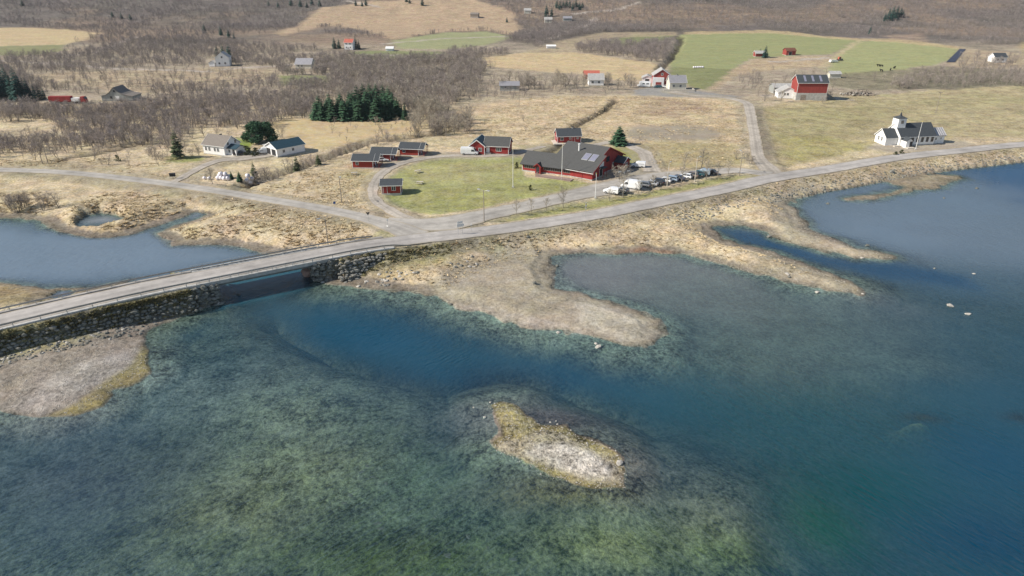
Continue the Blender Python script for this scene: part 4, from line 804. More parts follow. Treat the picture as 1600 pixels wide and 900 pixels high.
def corners(L, D, wh, off=(0, 0), w_=.14):
    x0, y0 = off; mb = MB(); e = .025
    for cx, sx in ((x0, 1), (x0+L, -1)):
        for cy, sy in ((y0, 1), (y0+D, -1)):
            xa, xb = sorted((cx-sx*e, cx+sx*w_)); ya, yb = sorted((cy-sy*e, cy+sy*w_))
            mb.box(xa, xb, min(cy-sy*e, cy), max(cy-sy*e, cy), -.1, wh-.05); mb.box(min(cx-sx*e, cx), max(cx-sx*e, cx), ya, yb, -.1, wh-.05)
    return mb
def chimney(root, x, y, z0, h, w_=.55, mat='concrete'):
    o = part('chimney', MB().box(x-w_/2, x+w_/2, y-w_/2, y+w_/2, z0, z0+h), M[mat], root)
    part('cap', MB().box(x-w_/2-.07, x+w_/2+.07, y-w_/2-.07, y+w_/2+.07, z0+h+.002, z0+h+.1), M['dark'], o)
def frame_of(p0, p1, zadd=0.0):
    a, b = at(*p0), at(*p1); ang = math.atan2(b[1]-a[1], b[0]-a[0]); L = math.hypot(b[0]-a[0], b[1]-a[1])
    z = max(hz(*a), hz(*b), 0)+zadd
    return (a[0], a[1], z), ang, L
def house(name, label, p0, p1, D, wh, rh, axis='x', wall='red', roofm='slate', trim='trim', wins=(), doors=(), L=None, chim=None, oh=.4, og=.35, group=None, cat='house', ang=None, plinth=True, ridge=.5, bm=None, dz=.15):
    loc, a, L_ = frame_of(p0, p1, dz); L = L or L_; a = a if ang is None else R(ang)
    r_ = thing(name, label, cat, loc, a, group)
    part('wall', walls(L, D, wh, rh, axis, ridge=ridge), M[wall], r_)
    ro = part('roof', roof(L, D, wh, rh, axis, oh, og, ridge=ridge), M[roofm], r_)
    if trim: part('trim', barge(L, D, wh, rh, axis, oh, og, ridge=ridge), M[trim], r_); part('corner_board', corners(L, D, wh), M[trim], r_)
    if plinth: part('foundation', MB().box(-.06, L+.06, -.06, D+.06, -1.0, .12), M['concrete'], r_)
    for w_ in wins: window(r_, *w_[:5], L, D, **(w_[5] if len(w_) > 5 else {}))
    for d_ in doors: door(r_, *d_[:4], L, D, **(d_[4] if len(d_) > 4 else {}))
    if chim: chimney(r_, *chim)
    return r_, L, D

# the three cabins of the row, one more by the track
def cabin(label, p0, ang, L=6.6, D=5.6, porch='r', **k):
    r_, L, D = house('cabin', label, p0, (p0[0]+30, p0[1]), D, 2.35, 1.35, 'x', 'red_log', 'slate', 'trim', L=L, ang=ang, group='small red log cabins', cat='cabin', oh=.5, og=.3,
        wins=[('f', 1.6, 1.0, .8, .8), ('r', 1.2, 1.0, .8, .9), ('b', 2.0, 1.0, .9, .8)], doors=[('r', 3.2, .9, 2.0, dict(mat='white'))], **k)
    # covered porch: roof carried on posts at the right gable
    part('porch_roof', roof(1.7, D, 2.35, 1.35, 'x', .5, 0, off=(L+.305, 0), lift=.045), M['slate'], r_)
    part('porch_trim', barge(1.7, D, 2.35, 1.35, 'x', .5, 0, off=(L+.305, 0), lift=.045, ends=(1,)), M['trim'], r_)
    pm = MB().box(-.07, .07, -.07, .07, -.3, 2.3).mesh('post', M['red_log'])
    for y in (.1, 1.9, 3.7, D-.1): ob('post', pm, r_, (L+1.8, y, 0))
    part('porch_floor', MB().box(L+.08, L+2.0, -.05, D+.05, -.35, .08), M['deckwood'], r_)
    rl = MB()
    for y0, y1_ in ((.1, 1.9), (3.7, D-.1)):
        for zz in (.45, .9): rl.box(L+1.77, L+1.83, y0+.08, y1_-.08, zz, zz+.08)
    part('railing', rl, M['red_log'], r_)
    return r_
cabin('red log cabin nearest the stream, first of the three cabins in a row', (551,263), -2)
cabin('red log cabin in the middle of the row, white car parked in front', (580,251.5), -5)
cabin('red log cabin at the far end of the row beside the gravel track', (624.5,243.5), -8)
# small cabin by the junction, hipped towards the corner
r_, L, D = house('cabin', 'tiny red log cabin standing alone on the lawn inside the bend of the gravel track', (597,305), (625,304), 4.3, 2.5, 1.0, 'x', 'red_log', 'slate', 'trim', L=5.3, ang=4, group='small red log cabins', cat='cabin', oh=.55, og=.5,
    wins=[('f', 3.3, .95, 1.0, 1.1), ('r', 2.1, 1.0, .9, .9), ('l', 2.1, 1.0, .8, .9)], doors=[('f', 1.0, .95, 2.0, dict(mat='red'))])

# long red house with cross wing (upper centre)
r_, L, D = house('red_house', 'red wooden house with grey roof and a white edged cross gable behind the white van', (757,241.5), (792,242.5), 7.0, 2.7, 2.3, 'x', 'red', 'roof_grey', 'trim', L=8.3, ang=-9,
    wins=[('f', 4.9, 1.0, 1.7, 1.1, dict(cols=3)), ('r', 2.5, 1.0, 1.2, 1.1), ('b', 4, 1, 1.2, 1.1)], doors=[('f', 1.2, 1.0, 2.1)])
W1 = (-4.9, -1.2)
part('wall', walls(5.2, 8.4, 2.7, 1.95, 'y', off=W1), M['red'], r_); part('roof', roof(5.2, 8.4, 2.7, 1.95, 'y', off=W1), M['roof_teal'], r_); part('trim', barge(5.2, 8.4, 2.7, 1.95, 'y', off=W1, h=.24), M['trim'], r_); part('corner_board', corners(5.2, 8.4, 2.7, off=W1), M['trim'], r_)
for u in (-3.4, -1.2): window(r_, 'f', u, 1.0, .95, 1.05, 0, 0, y_off=1.2)
# small red house behind
r_, L, D = house('red_house', 'small red wooden house with blue grey roof in front of the brown meadow', (871,224), (907,222.6), 6.2, 2.5, 2.0, 'x', 'red', 'slate', 'trim', L=8.6, ang=6, chim=(5.9, 3.1, 4.2, .9),
    wins=[('f', 1.6, 1.0, 1.1, 1.0), ('f', 4.6, 1.4, .6, .5), ('f', 7.4, 1.4, .7, .5), ('r', 3, 1, 1, 1), ('l', 3, 1, 1, 1)], doors=[('f', 5.8, .9, 2.0, dict(mat='red'))])
part('terrace', MB().box(-1.6, 9.0, -1.5, -.08, -.4, .06), M['plank_pale'], r_); part('terrace', MB().box(-1.6, -.08, -.07, 5, -.4, .055), M['plank_pale'], r_)

# the large red building
loc, angG, Lg = frame_of((925,282), (977,258), .1)
r_ = thing('red_lodge', 'large red wooden building with long grey roofs and two skylights above the parked cars', 'lodge', loc, angG-math.pi/2)
# local frame: x = to the right (away from ridge), y = along the gable wall; ridge runs towards -x
GW = Lg; RH = 4.9; rid = .52; WH = 2.6
def pb(name, mb, mat): return part(name, mb, M[mat], r_)
hallL = 15.0
prof = [(0, -.8), (GW, -.8), (GW, 3.3), (GW*rid, WH+RH), (0, WH)]
pb('wall', MB().prism([(7.6, -.8), (GW, -.8), (GW, 3.2), (GW*rid, WH+RH), (7.6, WH+RH*7.6/(GW*rid))], 'x', -hallL, -1.0), 'red')
pb('wall', MB().prism([(0, -.8), (7.598, -.8), (7.598, WH+RH*7.6/(GW*rid)-.03), (0, WH)], 'x', -8.5, 0), 'red')
pb('wall', MB().prism([(1.2, -.8), (7.6, -.8), (7.6, WH+RH*7.6/(GW*rid)-.02), (1.2, WH+RH*1.2/(GW*rid)-.02)], 'x', -hallL+.01, -8.501), 'red')
s1 = RH/(GW*rid); s2 = (WH+RH-3.2)/(GW*(1-rid))
def rz(y): return WH+s1*y if y <= GW*rid else WH+RH-s2*(y-GW*rid)
def roofpoly(y0, y1_, lift, t=.18):
    ys = [y0]+([GW*rid] if y0 < GW*rid < y1_ else [])+[y1_]; up = [(y, rz(y)+lift) for y in ys]; return up+[(y, z+t) for y, z in up[::-1]]
pb('roof', MB().prism(roofpoly(7.3, GW+.6, .06), 'x', -hallL-.5, -.35), 'roof_grey')
pb('roof', MB().prism(roofpoly(-.7, 7.29, .06), 'x', -8.9, .7), 'roof_grey')
tr = MB()
for y0, y1_, x in ((7.3, GW*rid, -.35), (GW*rid, GW+.6, -.35), (-.7, 7.29, .7)):
    tr.prism([(y0, rz(y0)-.06), (y1_, rz(y1_)-.06), (y1_, rz(y1_)+.3), (y0, rz(y0)+.3)], 'x', x+.003, x+.05)
pb('barge_board', tr, 'red')
tr = MB().prism([(-.7, rz(-.7)-.06), (7.29, rz(7.29)-.06), (7.29, rz(7.29)+.26), (-.7, rz(-.7)+.26)], 'x', -8.95, -8.903); pb('barge_board', tr, 'dark')
pb('gutter', MB().box(-8.9, .7, -.82, -.71, WH-.52, WH-.38), 'trim')
pb('foundation', MB().box(-8.5, .05, -.08, 7, -.9, .15).box(-hallL, -.95, 7.01, GW+.05, -.9, .15), 'concrete')
pb('roof', MB().prism(roofpoly(.3, 7.29, .07), 'x', -hallL-.5, -8.95), 'roof_grey')
# skylights lying on the near slope
for xx in (-5.2, -2.7):
    f = MB(); y0, y1_ = 3.9, 6.9
    f.add([(xx-1.05, y0, rz(y0)+.25), (xx+1.05, y0, rz(y0)+.25), (xx+1.05, y1_, rz(y1_)+.25), (xx-1.05, y1_, rz(y1_)+.25), (xx-1.05, y0, rz(y0)+.38), (xx+1.05, y0, rz(y0)+.38), (xx+1.05, y1_, rz(y1_)+.38), (xx-1.05, y1_, rz(y1_)+.38)], [(3,2,1,0),(4,5,6,7),(0,1,5,4),(1,2,6,5),(2,3,7,6),(3,0,4,7)])
    sk = part('skylight', f, M['galvan'], r_); g_ = MB()
    g_.add([(xx-.95, y0+.1, rz(y0+.1)+.395), (xx+.95, y0+.1, rz(y0+.1)+.395), (xx+.95, y1_-.1, rz(y1_-.1)+.395), (xx-.95, y1_-.1, rz(y1_-.1)+.395)], [(0,1,2,3)]); part('pane', g_, M['skylight'], sk)
# vent pipe
o = pb('chimney', MB().tube([(-9.2, 7.6, rz(7.6)), (-9.2, 7.6, rz(7.6)+2.0)], [.24, .24], 10), 'trim'); part('cap', MB().tube([(-9.2, 7.6, rz(7.6)+2.15), (-9.2, 7.6, rz(7.6)+2.35)], [.4, .4], 10), M['trim'], o)
# gable glazing
window(r_, 'r', 11.3, 3.2, 1.9, 1.5, -1.0, GW, cols=2, fr='dark'); window(r_, 'r', 15.2, 1.0, 1.4, 1.1, -1.0, GW); window(r_, 'r', 18.8, 1.0, 1.4, 1.1, -1.0, GW)
window(r_, 'r', 5.6, 3.0, 2.4, 1.2, 0, GW, cols=1, fr='trim', pane='trim', name='sign_board'); window(r_, 'r', 2.2, 3.0-1.9, .7, .7, 0, GW)
dd_ = door(r_, 'r', 5.3, 1.9, 2.3, 0, GW, mat='dark')
# writing on the sign board: too small to read in the photo, two dark rows of lettering strokes
# entrance canopy and posts, lean-to at the rear right
pb('canopy', MB().prism([(4.0, 2.75), (6.6, 2.75), (6.6, 2.9), (5.3, 3.0), (4.0, 2.9)], 'x', .06, 1.5), 'slate')
for yy in (4.1, 6.5): pb('post', MB().box(1.32, 1.44, yy-.06, yy+.06, -.2, 2.745), 'red')
LN = (-.998, 3.2)
pb('wall', MB().prism([(15.6, -.8), (20.2, -.8), (20.2, 2.3), (17.9, 3.6), (15.6, 2.3)], 'x', -.998, 2.2), 'red')
pb('roof', MB().prism([(15.2, 2.08+.05), (17.9, 3.65), (20.6, 2.13), (20.6, 2.29), (17.9, 3.81), (15.2, 2.29)], 'x', -.96, 2.6), 'slate')
pb('barge_board', MB().prism([(15.2, 2.05), (17.9, 3.58), (17.9, 3.88), (15.2, 2.35)], 'x', 2.603, 2.65).prism([(17.9, 3.58), (20.6, 2.05), (20.6, 2.35), (17.9, 3.88)], 'x', 2.603, 2.65), 'trim')
window(r_, 'r', 17.9, .9, 1.3, 1.0, 2.2, GW, cols=2)
# the long wing towards the left, in its own angle
a0, a1 = Vector((*at(816,266), 0)), Vector((*at(894,276), 0)); rot_w = math.atan2(a1.y-a0.y, a1.x-a0.x)
inv = Matrix.Rotation(-(angG-math.pi/2), 4, 'Z'); lp = inv @ (a0-Vector((loc[0], loc[1], 0)))
wing = ob('wing', None, r_, (lp.x, lp.y, 0), rot_w-(angG-math.pi/2)); LW = (a1-a0).length+1.2; DW = 9.6
bpy.data.objects.remove(wing)
wm4 = Matrix.Translation((lp.x, lp.y, 0)) @ Matrix.Rotation(rot_w-(angG-math.pi/2), 4, 'Z')
def pw(name, mb, mat, parent=None):
    mb.v = [tuple(wm4 @ Vector(v)) for v in mb.v]; return part(name, mb, M[mat], parent or r_)
pw('wall', walls(LW, DW, 2.3, 2.7, 'x'), 'red'); pw('roof', roof(LW, DW, 2.3, 2.7, 'x', .7, .5), 'roof_grey')
pw('trim', barge(LW, DW, 2.3, 2.7, 'x', .7, .5, ends=(0,), h=.17), 'dark'); pw('corner_board', MB().box(-.03, .12, -.03, 0, -.1, 2.2), 'trim')
pw('foundation', MB().box(-.06, LW, -.07, DW+.06, -1, .12), 'concrete')
def wing_window(x0, x1_, z0, z1_, n):
    f = MB().box(x0-.08, x1_+.08, -.07, -.003, z1_, z1_+.09).box(x0-.08, x1_+.08, -.07, -.003, z0-.09, z0)
    for k in range(n+1): xx = x0+(x1_-x0)*k/n; f.box(xx-.05, xx+.05, -.07, -.003, z0+.002, z1_-.002)
    o = pw('window', f, 'wood')
    for k in range(n):
        a_, b_ = x0+(x1_-x0)*k/n+.052, x0+(x1_-x0)*(k+1)/n-.052; pw('pane', MB().box(a_, b_, -.03, -.004, z0+.002, z1_-.002), 'glass', o)
wing_window(.7, 4.4, .95, 1.95, 5); wing_window(7.3, 13.2, .95, 1.95, 8); wing_window(13.9, 16.6, .95, 1.95, 4)
# entrance porch of the wing with its own small gable
pw('wall', MB().prism([(4.9, -.5), (6.7, -.5), (6.7, 2.2), (5.8, 2.9), (4.9, 2.2)], 'y', -1.2, -.004), 'red')
pw('roof', MB().prism([(4.5, 1.95), (5.8, 2.95), (7.1, 1.95), (7.1, 2.1), (5.8, 3.12), (4.5, 2.1)], 'y', -1.6, 2.2), 'dark')
pw('barge_board', MB().prism([(4.5, 1.9), (5.8, 2.9), (5.8, 3.16), (4.5, 2.16)], 'y', -1.66, -1.604).prism([(5.8, 2.9), (7.1, 1.9), (7.1, 2.16), (5.8, 3.16)], 'y', -1.66, -1.604), 'red')
dr = pw('door', MB().box(5.3, 6.3, -1.25, -1.203, 0, 2.0), 'dark')
# stub wing connecting piece (bright trimmed entrance beside the hall)
pw('side_door', MB().box(16.9, 17.8, -.06, -.004, 0, 2.0), 'trim')
# terrace in front of the wing
P_ = Vector((*at(836,276), 0)); rt = thing('terrace', 'pinkish timber terrace with low picket railing in front of the long red wing', 'terrace', (*[P_.x, P_.y], hz(P_.x, P_.y)+.1), rot_w)
part('floor', MB().box(0, 11.5, 0, 2.6, -.4, .12), M['deckwood'], rt)
part('hand_rail', MB().box(0, 11.5, -.02, .05, .95, 1.03).box(-.02, .05, .06, 2.4, .95, 1.03), M['deckwood'], rt)
pk = MB().box(-.05, .05, -.02, .02, .121, .94).mesh('picket', M['deckwood'])
for k in range(47): ob('picket', pk, rt, (.1+k*.245, .015, 0))
for k in range(9): ob('picket', pk, rt, (.015, .2+k*.25, 0), math.pi/2)

# white church
loc, a, L_ = frame_of((1404,228), (1460,225), .1); CL, CD, CW, CR = 13.6, 8.4, 3.3, 3.6
ch = thing('church', 'small white wooden church with square bell turret and dark roof beside the shore road', 'church', loc, a-R(3))
def pc(name, mb, mat, parent=None): return part(name, mb, M[mat], parent or ch)
pc('wall', walls(CL, CD, CW, CR, 'x'), 'white'); pc('roof', roof(CL, CD, CW, CR, 'x', .5, .4), 'slate'); pc('trim', barge(CL, CD, CW, CR, 'x', .5, .4, h=.3, ends=(0,)), 'trim'); pc('foundation', MB().box(-.08, CL+.08, -.08, CD+.08, -1, .25), 'concrete')
PO = (-4.6, 1.2)
pc('porch_wall', walls(4.57, 6.0, 2.7, 2.5, 'x', off=PO), 'white'); pc('porch_roof', roof(4.25, 6.0, 2.7, 2.5, 'x', .4, .3, off=(PO[0], PO[1])), 'slate'); pc('porch_trim', barge(4.25, 6.0, 2.7, 2.5, 'x', .4, .3, off=PO, h=.26, ends=(0,)), 'trim')
CH = (CL+.03, 1.6)
pc('chancel_wall', walls(5.2, 5.4, 2.9, 2.0, 'x', off=CH), 'white'); cr_ = pc('chancel_roof', roof(4.9, 5.4, 2.9, 2.0, 'x', .4, .25, off=(CH[0]+.45, CH[1])), 'metal_roof')
for k in range(6): yb = MB(); x_ = CL+1.1+k*.85; yb.add([(x_, CH[1]-.4, 2.86), (x_+.09, CH[1]-.4, 2.86), (x_+.09, CH[1]+2.7, 5.13+.05), (x_, CH[1]+2.7, 5.13+.05), (x_, CH[1]-.4, 2.80), (x_+.09, CH[1]-.4, 2.80), (x_+.09, CH[1]+2.7, 5.0), (x_, CH[1]+2.7, 5.0)], [(0,1,2,3),(0,4,5,1),(1,5,6,2),(3,2,6,7),(0,3,7,4),(4,7,6,5)]); part('seam', yb, M['trim'], cr_)
tw = pc('turret', MB().box(-.2, 2.9, 2.6, 5.8, 5.2, 9.0), 'white')
tr_ = MB(); tr_.add([(-.55, 2.25, 9.0), (3.25, 2.25, 9.0), (3.25, 6.15, 9.0), (-.55, 6.15, 9.0), (1.0, 3.85, 9.75), (1.7, 3.85, 9.75), (1.7, 4.55, 9.75), (1.0, 4.55, 9.75), (1.35, 4.2, 11.2)], [(3,2,1,0),(0,1,5,4),(1,2,6,5),(2,3,7,6),(3,0,4,7),(4,5,8),(5,6,8),(6,7,8),(7,4,8)]); part('turret_roof', tr_, M['slate'], tw)
part('spire_cross', MB().box(1.32, 1.38, 4.17, 4.23, 11.0, 12.0).box(1.12, 1.58, 4.18, 4.22, 11.6, 11.68), M['dark'], tw)
part('louvre', MB().box(.8, 1.9, 2.56, 2.598, 7.2, 8.3), M['wood'], tw)
for k in range(5): window(ch, 'f', 4.9+k*1.95, 1.1, .85, 1.6, CL, CD, cols=2, rows_=3, fr='wood')
for k in range(5): window(ch, 'b', 2.2+k*2.2, 1.1, .85, 1.6, CL, CD, cols=2, rows_=3, fr='wood')
for u in (2.2, 4.0): window(ch, 'l', CD-PO[1]-u-.0, 1.2, .8, 1.3, 0, CD, cols=2, rows_=2).location.x = PO[0]-.004
window(ch, 'f', CL+1.9, 1.2, .5, .8, CL, CD, y_off=-1.6); window(ch, 'f', CL+3.9, 1.4, .4, .6, CL, CD, y_off=-1.6)
pc('entrance_wall', walls(2.3, 2.8, 2.3, .9, 'y', off=(.6, -2.8)), 'white'); pc('entrance_roof', roof(2.3, 2.6, 2.3, .9, 'y', .25, .3, off=(.6, -2.8)), 'slate')
window(ch, 'f', 2.45, .2, .8, 1.7, CL, CD, fr='dark', y_off=2.8, name='door'); pc('steps', MB().box(.4, 3.4, -4.4, -2.85, -.4, .12), 'plank_pale')
pc('ramp', MB().box(-2.4, .2, -1.2, -.1, -.4, .2), 'plank_pale')

# white house and garage on the left
r_, L, D = house('white_house', 'white wooden house with brown roof and a gabled corner dormer beside a bare lawn', (319,240), (357,243.5), 7.4, 3.1, 2.7, 'x', 'white', 'roof_brown', 'trim', L=9.4, ang=-23, chim=(5.0, 3.9, 5.2, .9, .6, 'dark'),
    wins=[('f', 1.3, 1.1, .8, 1.2), ('f', 2.8, 1.1, .8, 1.2), ('f', 5.2, 1.1, .8, 1.2), ('f', 6.6, 1.1, .8, 1.2), ('r', 2.0, 3.2, .8, 1.1), ('r', 5.4, 3.2, .8, 1.1), ('l', 4, 1.1, 1, 1.2)])
part('extension_wall', walls(3.9, 4.4, 2.3, .9, 'x', off=(9.33, 1.2)), M['white'], r_); part('extension_roof', roof(3.9, 4.4, 2.3, .9, 'x', .3, .2, off=(9.56, 1.2)), M['roof_teal'], r_)
window(r_, 'f', 10.4, .9, .7, 1.0, L, D, y_off=-1.2); window(r_, 'f', 12.2, .1, .8, 1.9, L, D, y_off=-1.2, fr='dark', name='door'); part('porch_floor', MB().box(9.4, 13.2, -.6, 1.15, -.4, .1), M['plank_pale'], r_)
r_, L, D = house('garage', 'white double garage with blue black roof and two dark doorways behind the hedge', (416,241), (431,242), 10.5, 2.5, 1.7, 'y', 'white', 'roof_teal', 'trim', L=7.4, ang=-42, cat='garage', doors=[('f', 2.0, 2.5, 2.1, dict(mat='dark')), ('f', 5.3, 2.5, 2.1, dict(mat='dark'))], wins=[('r', 2.5, 1.0, .8, .9), ('r', 6, 1.0, .8, .9)])
part('lean_to', MB().prism([(-3.4, -.4), (-.05, -.4), (-.05, 2.4), (-3.4, 2.1)], 'y', 1.2, 7), M['cream'], r_); part('lean_to_roof', MB().prism([(-3.7, 2.13), (-.02, 2.43), (-.02, 2.55), (-3.7, 2.25)], 'y', .9, 7.3), M['roof_pale'], r_)

# farm in the centre distance
house('red_barn', 'tall red barn with a white lower corner behind the parked motorhome', (1020,134), (1043,136), 9, 5.4, 3.0, 'y', 'red_barn', 'roof_pale', 'trim', L=9.0, ang=-6, cat='barn', wins=[('f', 4.5, 5.4, 1.0, 1.1)], doors=[('f', 3.2, 3.0, 2.5, dict(mat='red'))])
ww = bpy.data.objects['red_barn']; part('white_annex', MB().box(-.4, 5.6, -1.3, -.06, -.4, 4.3), M['white'], ww); part('annex_door', MB().box(1.3, 4.3, -1.35, -1.303, 0, 2.0), M['red_barn'], ww)
house('cream_house', 'cream farmhouse with grey roof next to the tall red barn', (1046,141), (1069,141), 7.5, 3.7, 3.0, 'x', 'cream', 'metal_roof', 'trim', L=8.6, ang=2, chim=(4.2, 3.7, 6.0, 1.2), wins=[('f', 2, 1.3, 1.0, 1.2), ('f', 5.6, 1.3, 1.0, 1.2), ('l', 2, 4, 1, 1)], doors=[('l', 5, .9, 2.0)])
house('shed', 'low white shed between the motorhome and the red barn', (1003,130), (1012,131), 6, 2.6, 1.2, 'y', 'white', 'roof_pale', 'trim', L=5.4, ang=-10, cat='shed', doors=[('f', 2.7, 2.2, 2.0, dict(mat='dark'))])
house('white_house', 'white farmhouse with pale roof half hidden among bare trees', (920,134), (941,135), 7, 3.0, 2.6, 'x', 'white', 'roof_pale', 'trim', L=8.0, ang=0, wins=[('f', 2, 1.1, 1.1, 1.1), ('f', 5.4, 1.1, 1.1, 1.1)])
house('red_house', 'low house with rusty red roof just behind the white farmhouse', (913,124), (934,124), 6, 2.4, 1.8, 'x', 'red_barn', 'roof_red', None, L=8.5, ang=0, wins=[('f', 3, 1, 1, 1)])
house('grey_shed', 'pale metal roofed shed half hidden in trees left of the farm', (781,142), (812,142), 6, 2.4, 1.6, 'x', 'grey_wall', 'metal_roof', None, L=10, ang=0, cat='shed', wins=[('f', 3, 1, 1, 1)])
# big red barn on the right with its stone ground floor
r_, L, D = house('red_barn', 'big red barn on a stone ground floor with a dark skylit roof', (1243,157), (1281,158.5), 9, 8.0, 3.0, 'x', 'red_barn', 'slate', 'trim', L=14.2, ang=-2, cat='barn', plinth=False)
part('stone_floor', MB().box(-.12, 14.32, -.12, 9.12, -1.5, 3.3), M['concrete'], r_)
for k in range(3):
    o = MB(); x_ = 3.0+k*3.7; o.add([(x_, .6, 8.66), (x_+1.0, .6, 8.66), (x_+1.0, 3.9, 10.86), (x_, 3.9, 10.86), (x_, .6, 8.5), (x_+1.0, .6, 8.5), (x_+1.0, 3.9, 10.7), (x_, 3.9, 10.7)], [(0,1,2,3),(0,4,5,1),(1,5,6,2),(3,2,6,7),(0,3,7,4),(4,7,6,5)]); part('roof_light', o, M['skylight'], r_)
part('ramp', MB().prism([(14.4, 3.6), (22, -1.0), (14.4, -1.0)], 'y', 2.5, 6.5), M['dark_concrete'], r_); part('barn_door', MB().box(2, 4.6, -.18, -.125, -.3, 2.4), M['wood'], r_)
house('white_house', 'small white house with its gable facing the meadow before the big red barn', (1215,154), (1240,155), 8, 2.6, 2.6, 'y', 'white', 'roof_pale', 'trim', L=9.4, ang=-10, wins=[('f', 3.0, 1.4, .9, 1.1), ('f', 4.4, 1.4, .9, 1.1), ('f', 7.5, .8, .7, .7)])
house('shed', 'long pale roofed shed to the left of the big red barn', (1208,146), (1236,145), 7, 2.6, 1.4, 'x', 'grey_wall', 'roof_pale', None, L=10, ang=0, cat='shed')
house('shed', 'small pale shed behind the right end of the big red barn', (1296,122), (1310,122), 5, 2.2, 1.2, 'x', 'cream', 'roof_pale', None, L=6.5, ang=0, cat='shed')
house('white_house', 'white house with dark roof alone at the right edge of the far fields', (1553,98), (1570,98), 7, 3.2, 2.4, 'x', 'white', 'slate', 'trim', L=8.4, ang=2, wins=[('f', 2.2, 1.2, 1, 1.1), ('f', 5.6, 1.2, 1, 1.1)])
house('red_shed', 'small dark red shed standing in the far green field', (1228,87), (1242,87), 6, 3.0, 1.6, 'x', 'red_barn', 'rust', None, L=7.0, ang=5, cat='shed', doors=[('f', 3, 2.2, 2.2, dict(mat='dark'))])
house('shed', 'low pinkish red cottage under the dark pines in the far field', (1180,89), (1192,90), 5, 2.3, 1.4, 'x', 'red_barn', 'roof_pale', 'trim', L=6.5, ang=0, cat='shed')
# far houses
house('white_house', 'tall white house with pale gable beside dark trees on the left hillside', (338,104), (355,104), 9, 5.2, 3.2, 'y', 'white', 'roof_pale', 'trim', L=8.4, ang=12, wins=[('f', 2.2, 1.2, 1, 1.2), ('f', 5.8, 1.2, 1, 1.2), ('f', 4.2, 5.0, 1, 1.1)])
house('shed', 'tiny white shed beside the tall white house on the left', (327,104), (333,104), 4, 2.2, 1.0, 'y', 'white', 'roof_pale', None, L=3.8, ang=0, cat='shed')
house('white_house', 'small white house with red roof between two dark spruces', (538.5,78), (551,78), 7, 5.2, 2.2, 'x', 'white', 'roof_red', 'trim', L=6.4, ang=-4, chim=(3, 3.5, 6.6, 1.0), wins=[('f', 1.6, 1.2, .9, 1.0), ('f', 4.6, 1.2, .9, 1.0), ('f', 1.6, 3.8, .9, 1.0), ('f', 4.6, 3.8, .9, 1.0)])
house('grey_house', 'pale lilac house with grey roof among bare trees on the left', (462,107.5), (485,108), 8, 2.6, 3.0, 'x', 'cream', 'metal_roof', 'trim', L=10.2, ang=-3, wins=[('f', 2, 1, 1, 1.1), ('f', 4.2, 1, 1, 1.1)])
# grey barn with swept gable
loc, a, L_ = frame_of((160,158), (206,157.5), .1); gb = thing('grey_barn', 'weathered grey barn with a swept gable and lean-to roofs near the red truck', 'barn', loc, a-R(3))
pr_ = [(0, -.8), (14.5, -.8), (14.5, 2.0), (11.2, 2.6), (8.6, 3.7), (6.4, 5.9), (4.2, 3.7), (2.4, 2.6), (0, 2.2)]
part('wall', MB().prism(pr_, 'y', 0, 9), M['grey_wall'], gb); top_ = [(15.0, 1.95), (11.2, 2.65), (8.6, 3.76), (6.4, 5.97), (4.2, 3.76), (2.4, 2.65), (-.5, 2.15)]
part('roof', MB().prism(top_+[(x, z+.16) for x, z in top_[::-1]], 'y', -.35, 9.4), M['roof_brown'], gb)
window(gb, 'f', 4.6, 1.0, .9, .9, 14, 9, fr='dark'); window(gb, 'f', 6.6, 4.0, .7, .8, 14, 9, fr='dark'); door(gb, 'f', 7.6, 1.6, 2.0, 14, 9)
# sheds on the far hillside
house('shed', 'small brown field barn on the far tan hillside', (735,28.5), (748,28.5), 6, 3.2, 1.6, 'x', 'wood', 'roof_brown', None, L=8.5, ang=-10, cat='shed')
house('white_house', 'small pale house under trees on the far hillside', (851,36), (863,36), 6, 3.2, 2.0, 'x', 'cream', 'roof_pale', 'trim', L=7.5, ang=0, wins=[('f', 3.5, 1.2, 1, 1)])
house('white_house', 'tiny cream house high on the far hillside in scrub', (819,21), (829,21), 6, 3.2, 2.0, 'x', 'cream', 'roof_pale', None, L=7.5, ang=0)
house('grey_house', 'low grey roofed house in scrub right of the pale far house', (880,33), (896,33), 6, 2.4, 1.8, 'x', 'grey_wall', 'metal_roof', None, L=9, ang=0)
house('white_shed', 'white tent like shed beside the far green field', (603,80), (612,80), 5, 1.6, 1.2, 'x', 'white', 'trim', None, L=5.5, ang=0, cat='shed')
house('white_shed', 'pair of low white roofs at the edge of the tan field', (854,76), (870,76), 4, 1.5, .8, 'x', 'white', 'trim', None, L=7, ang=0, cat='shed')

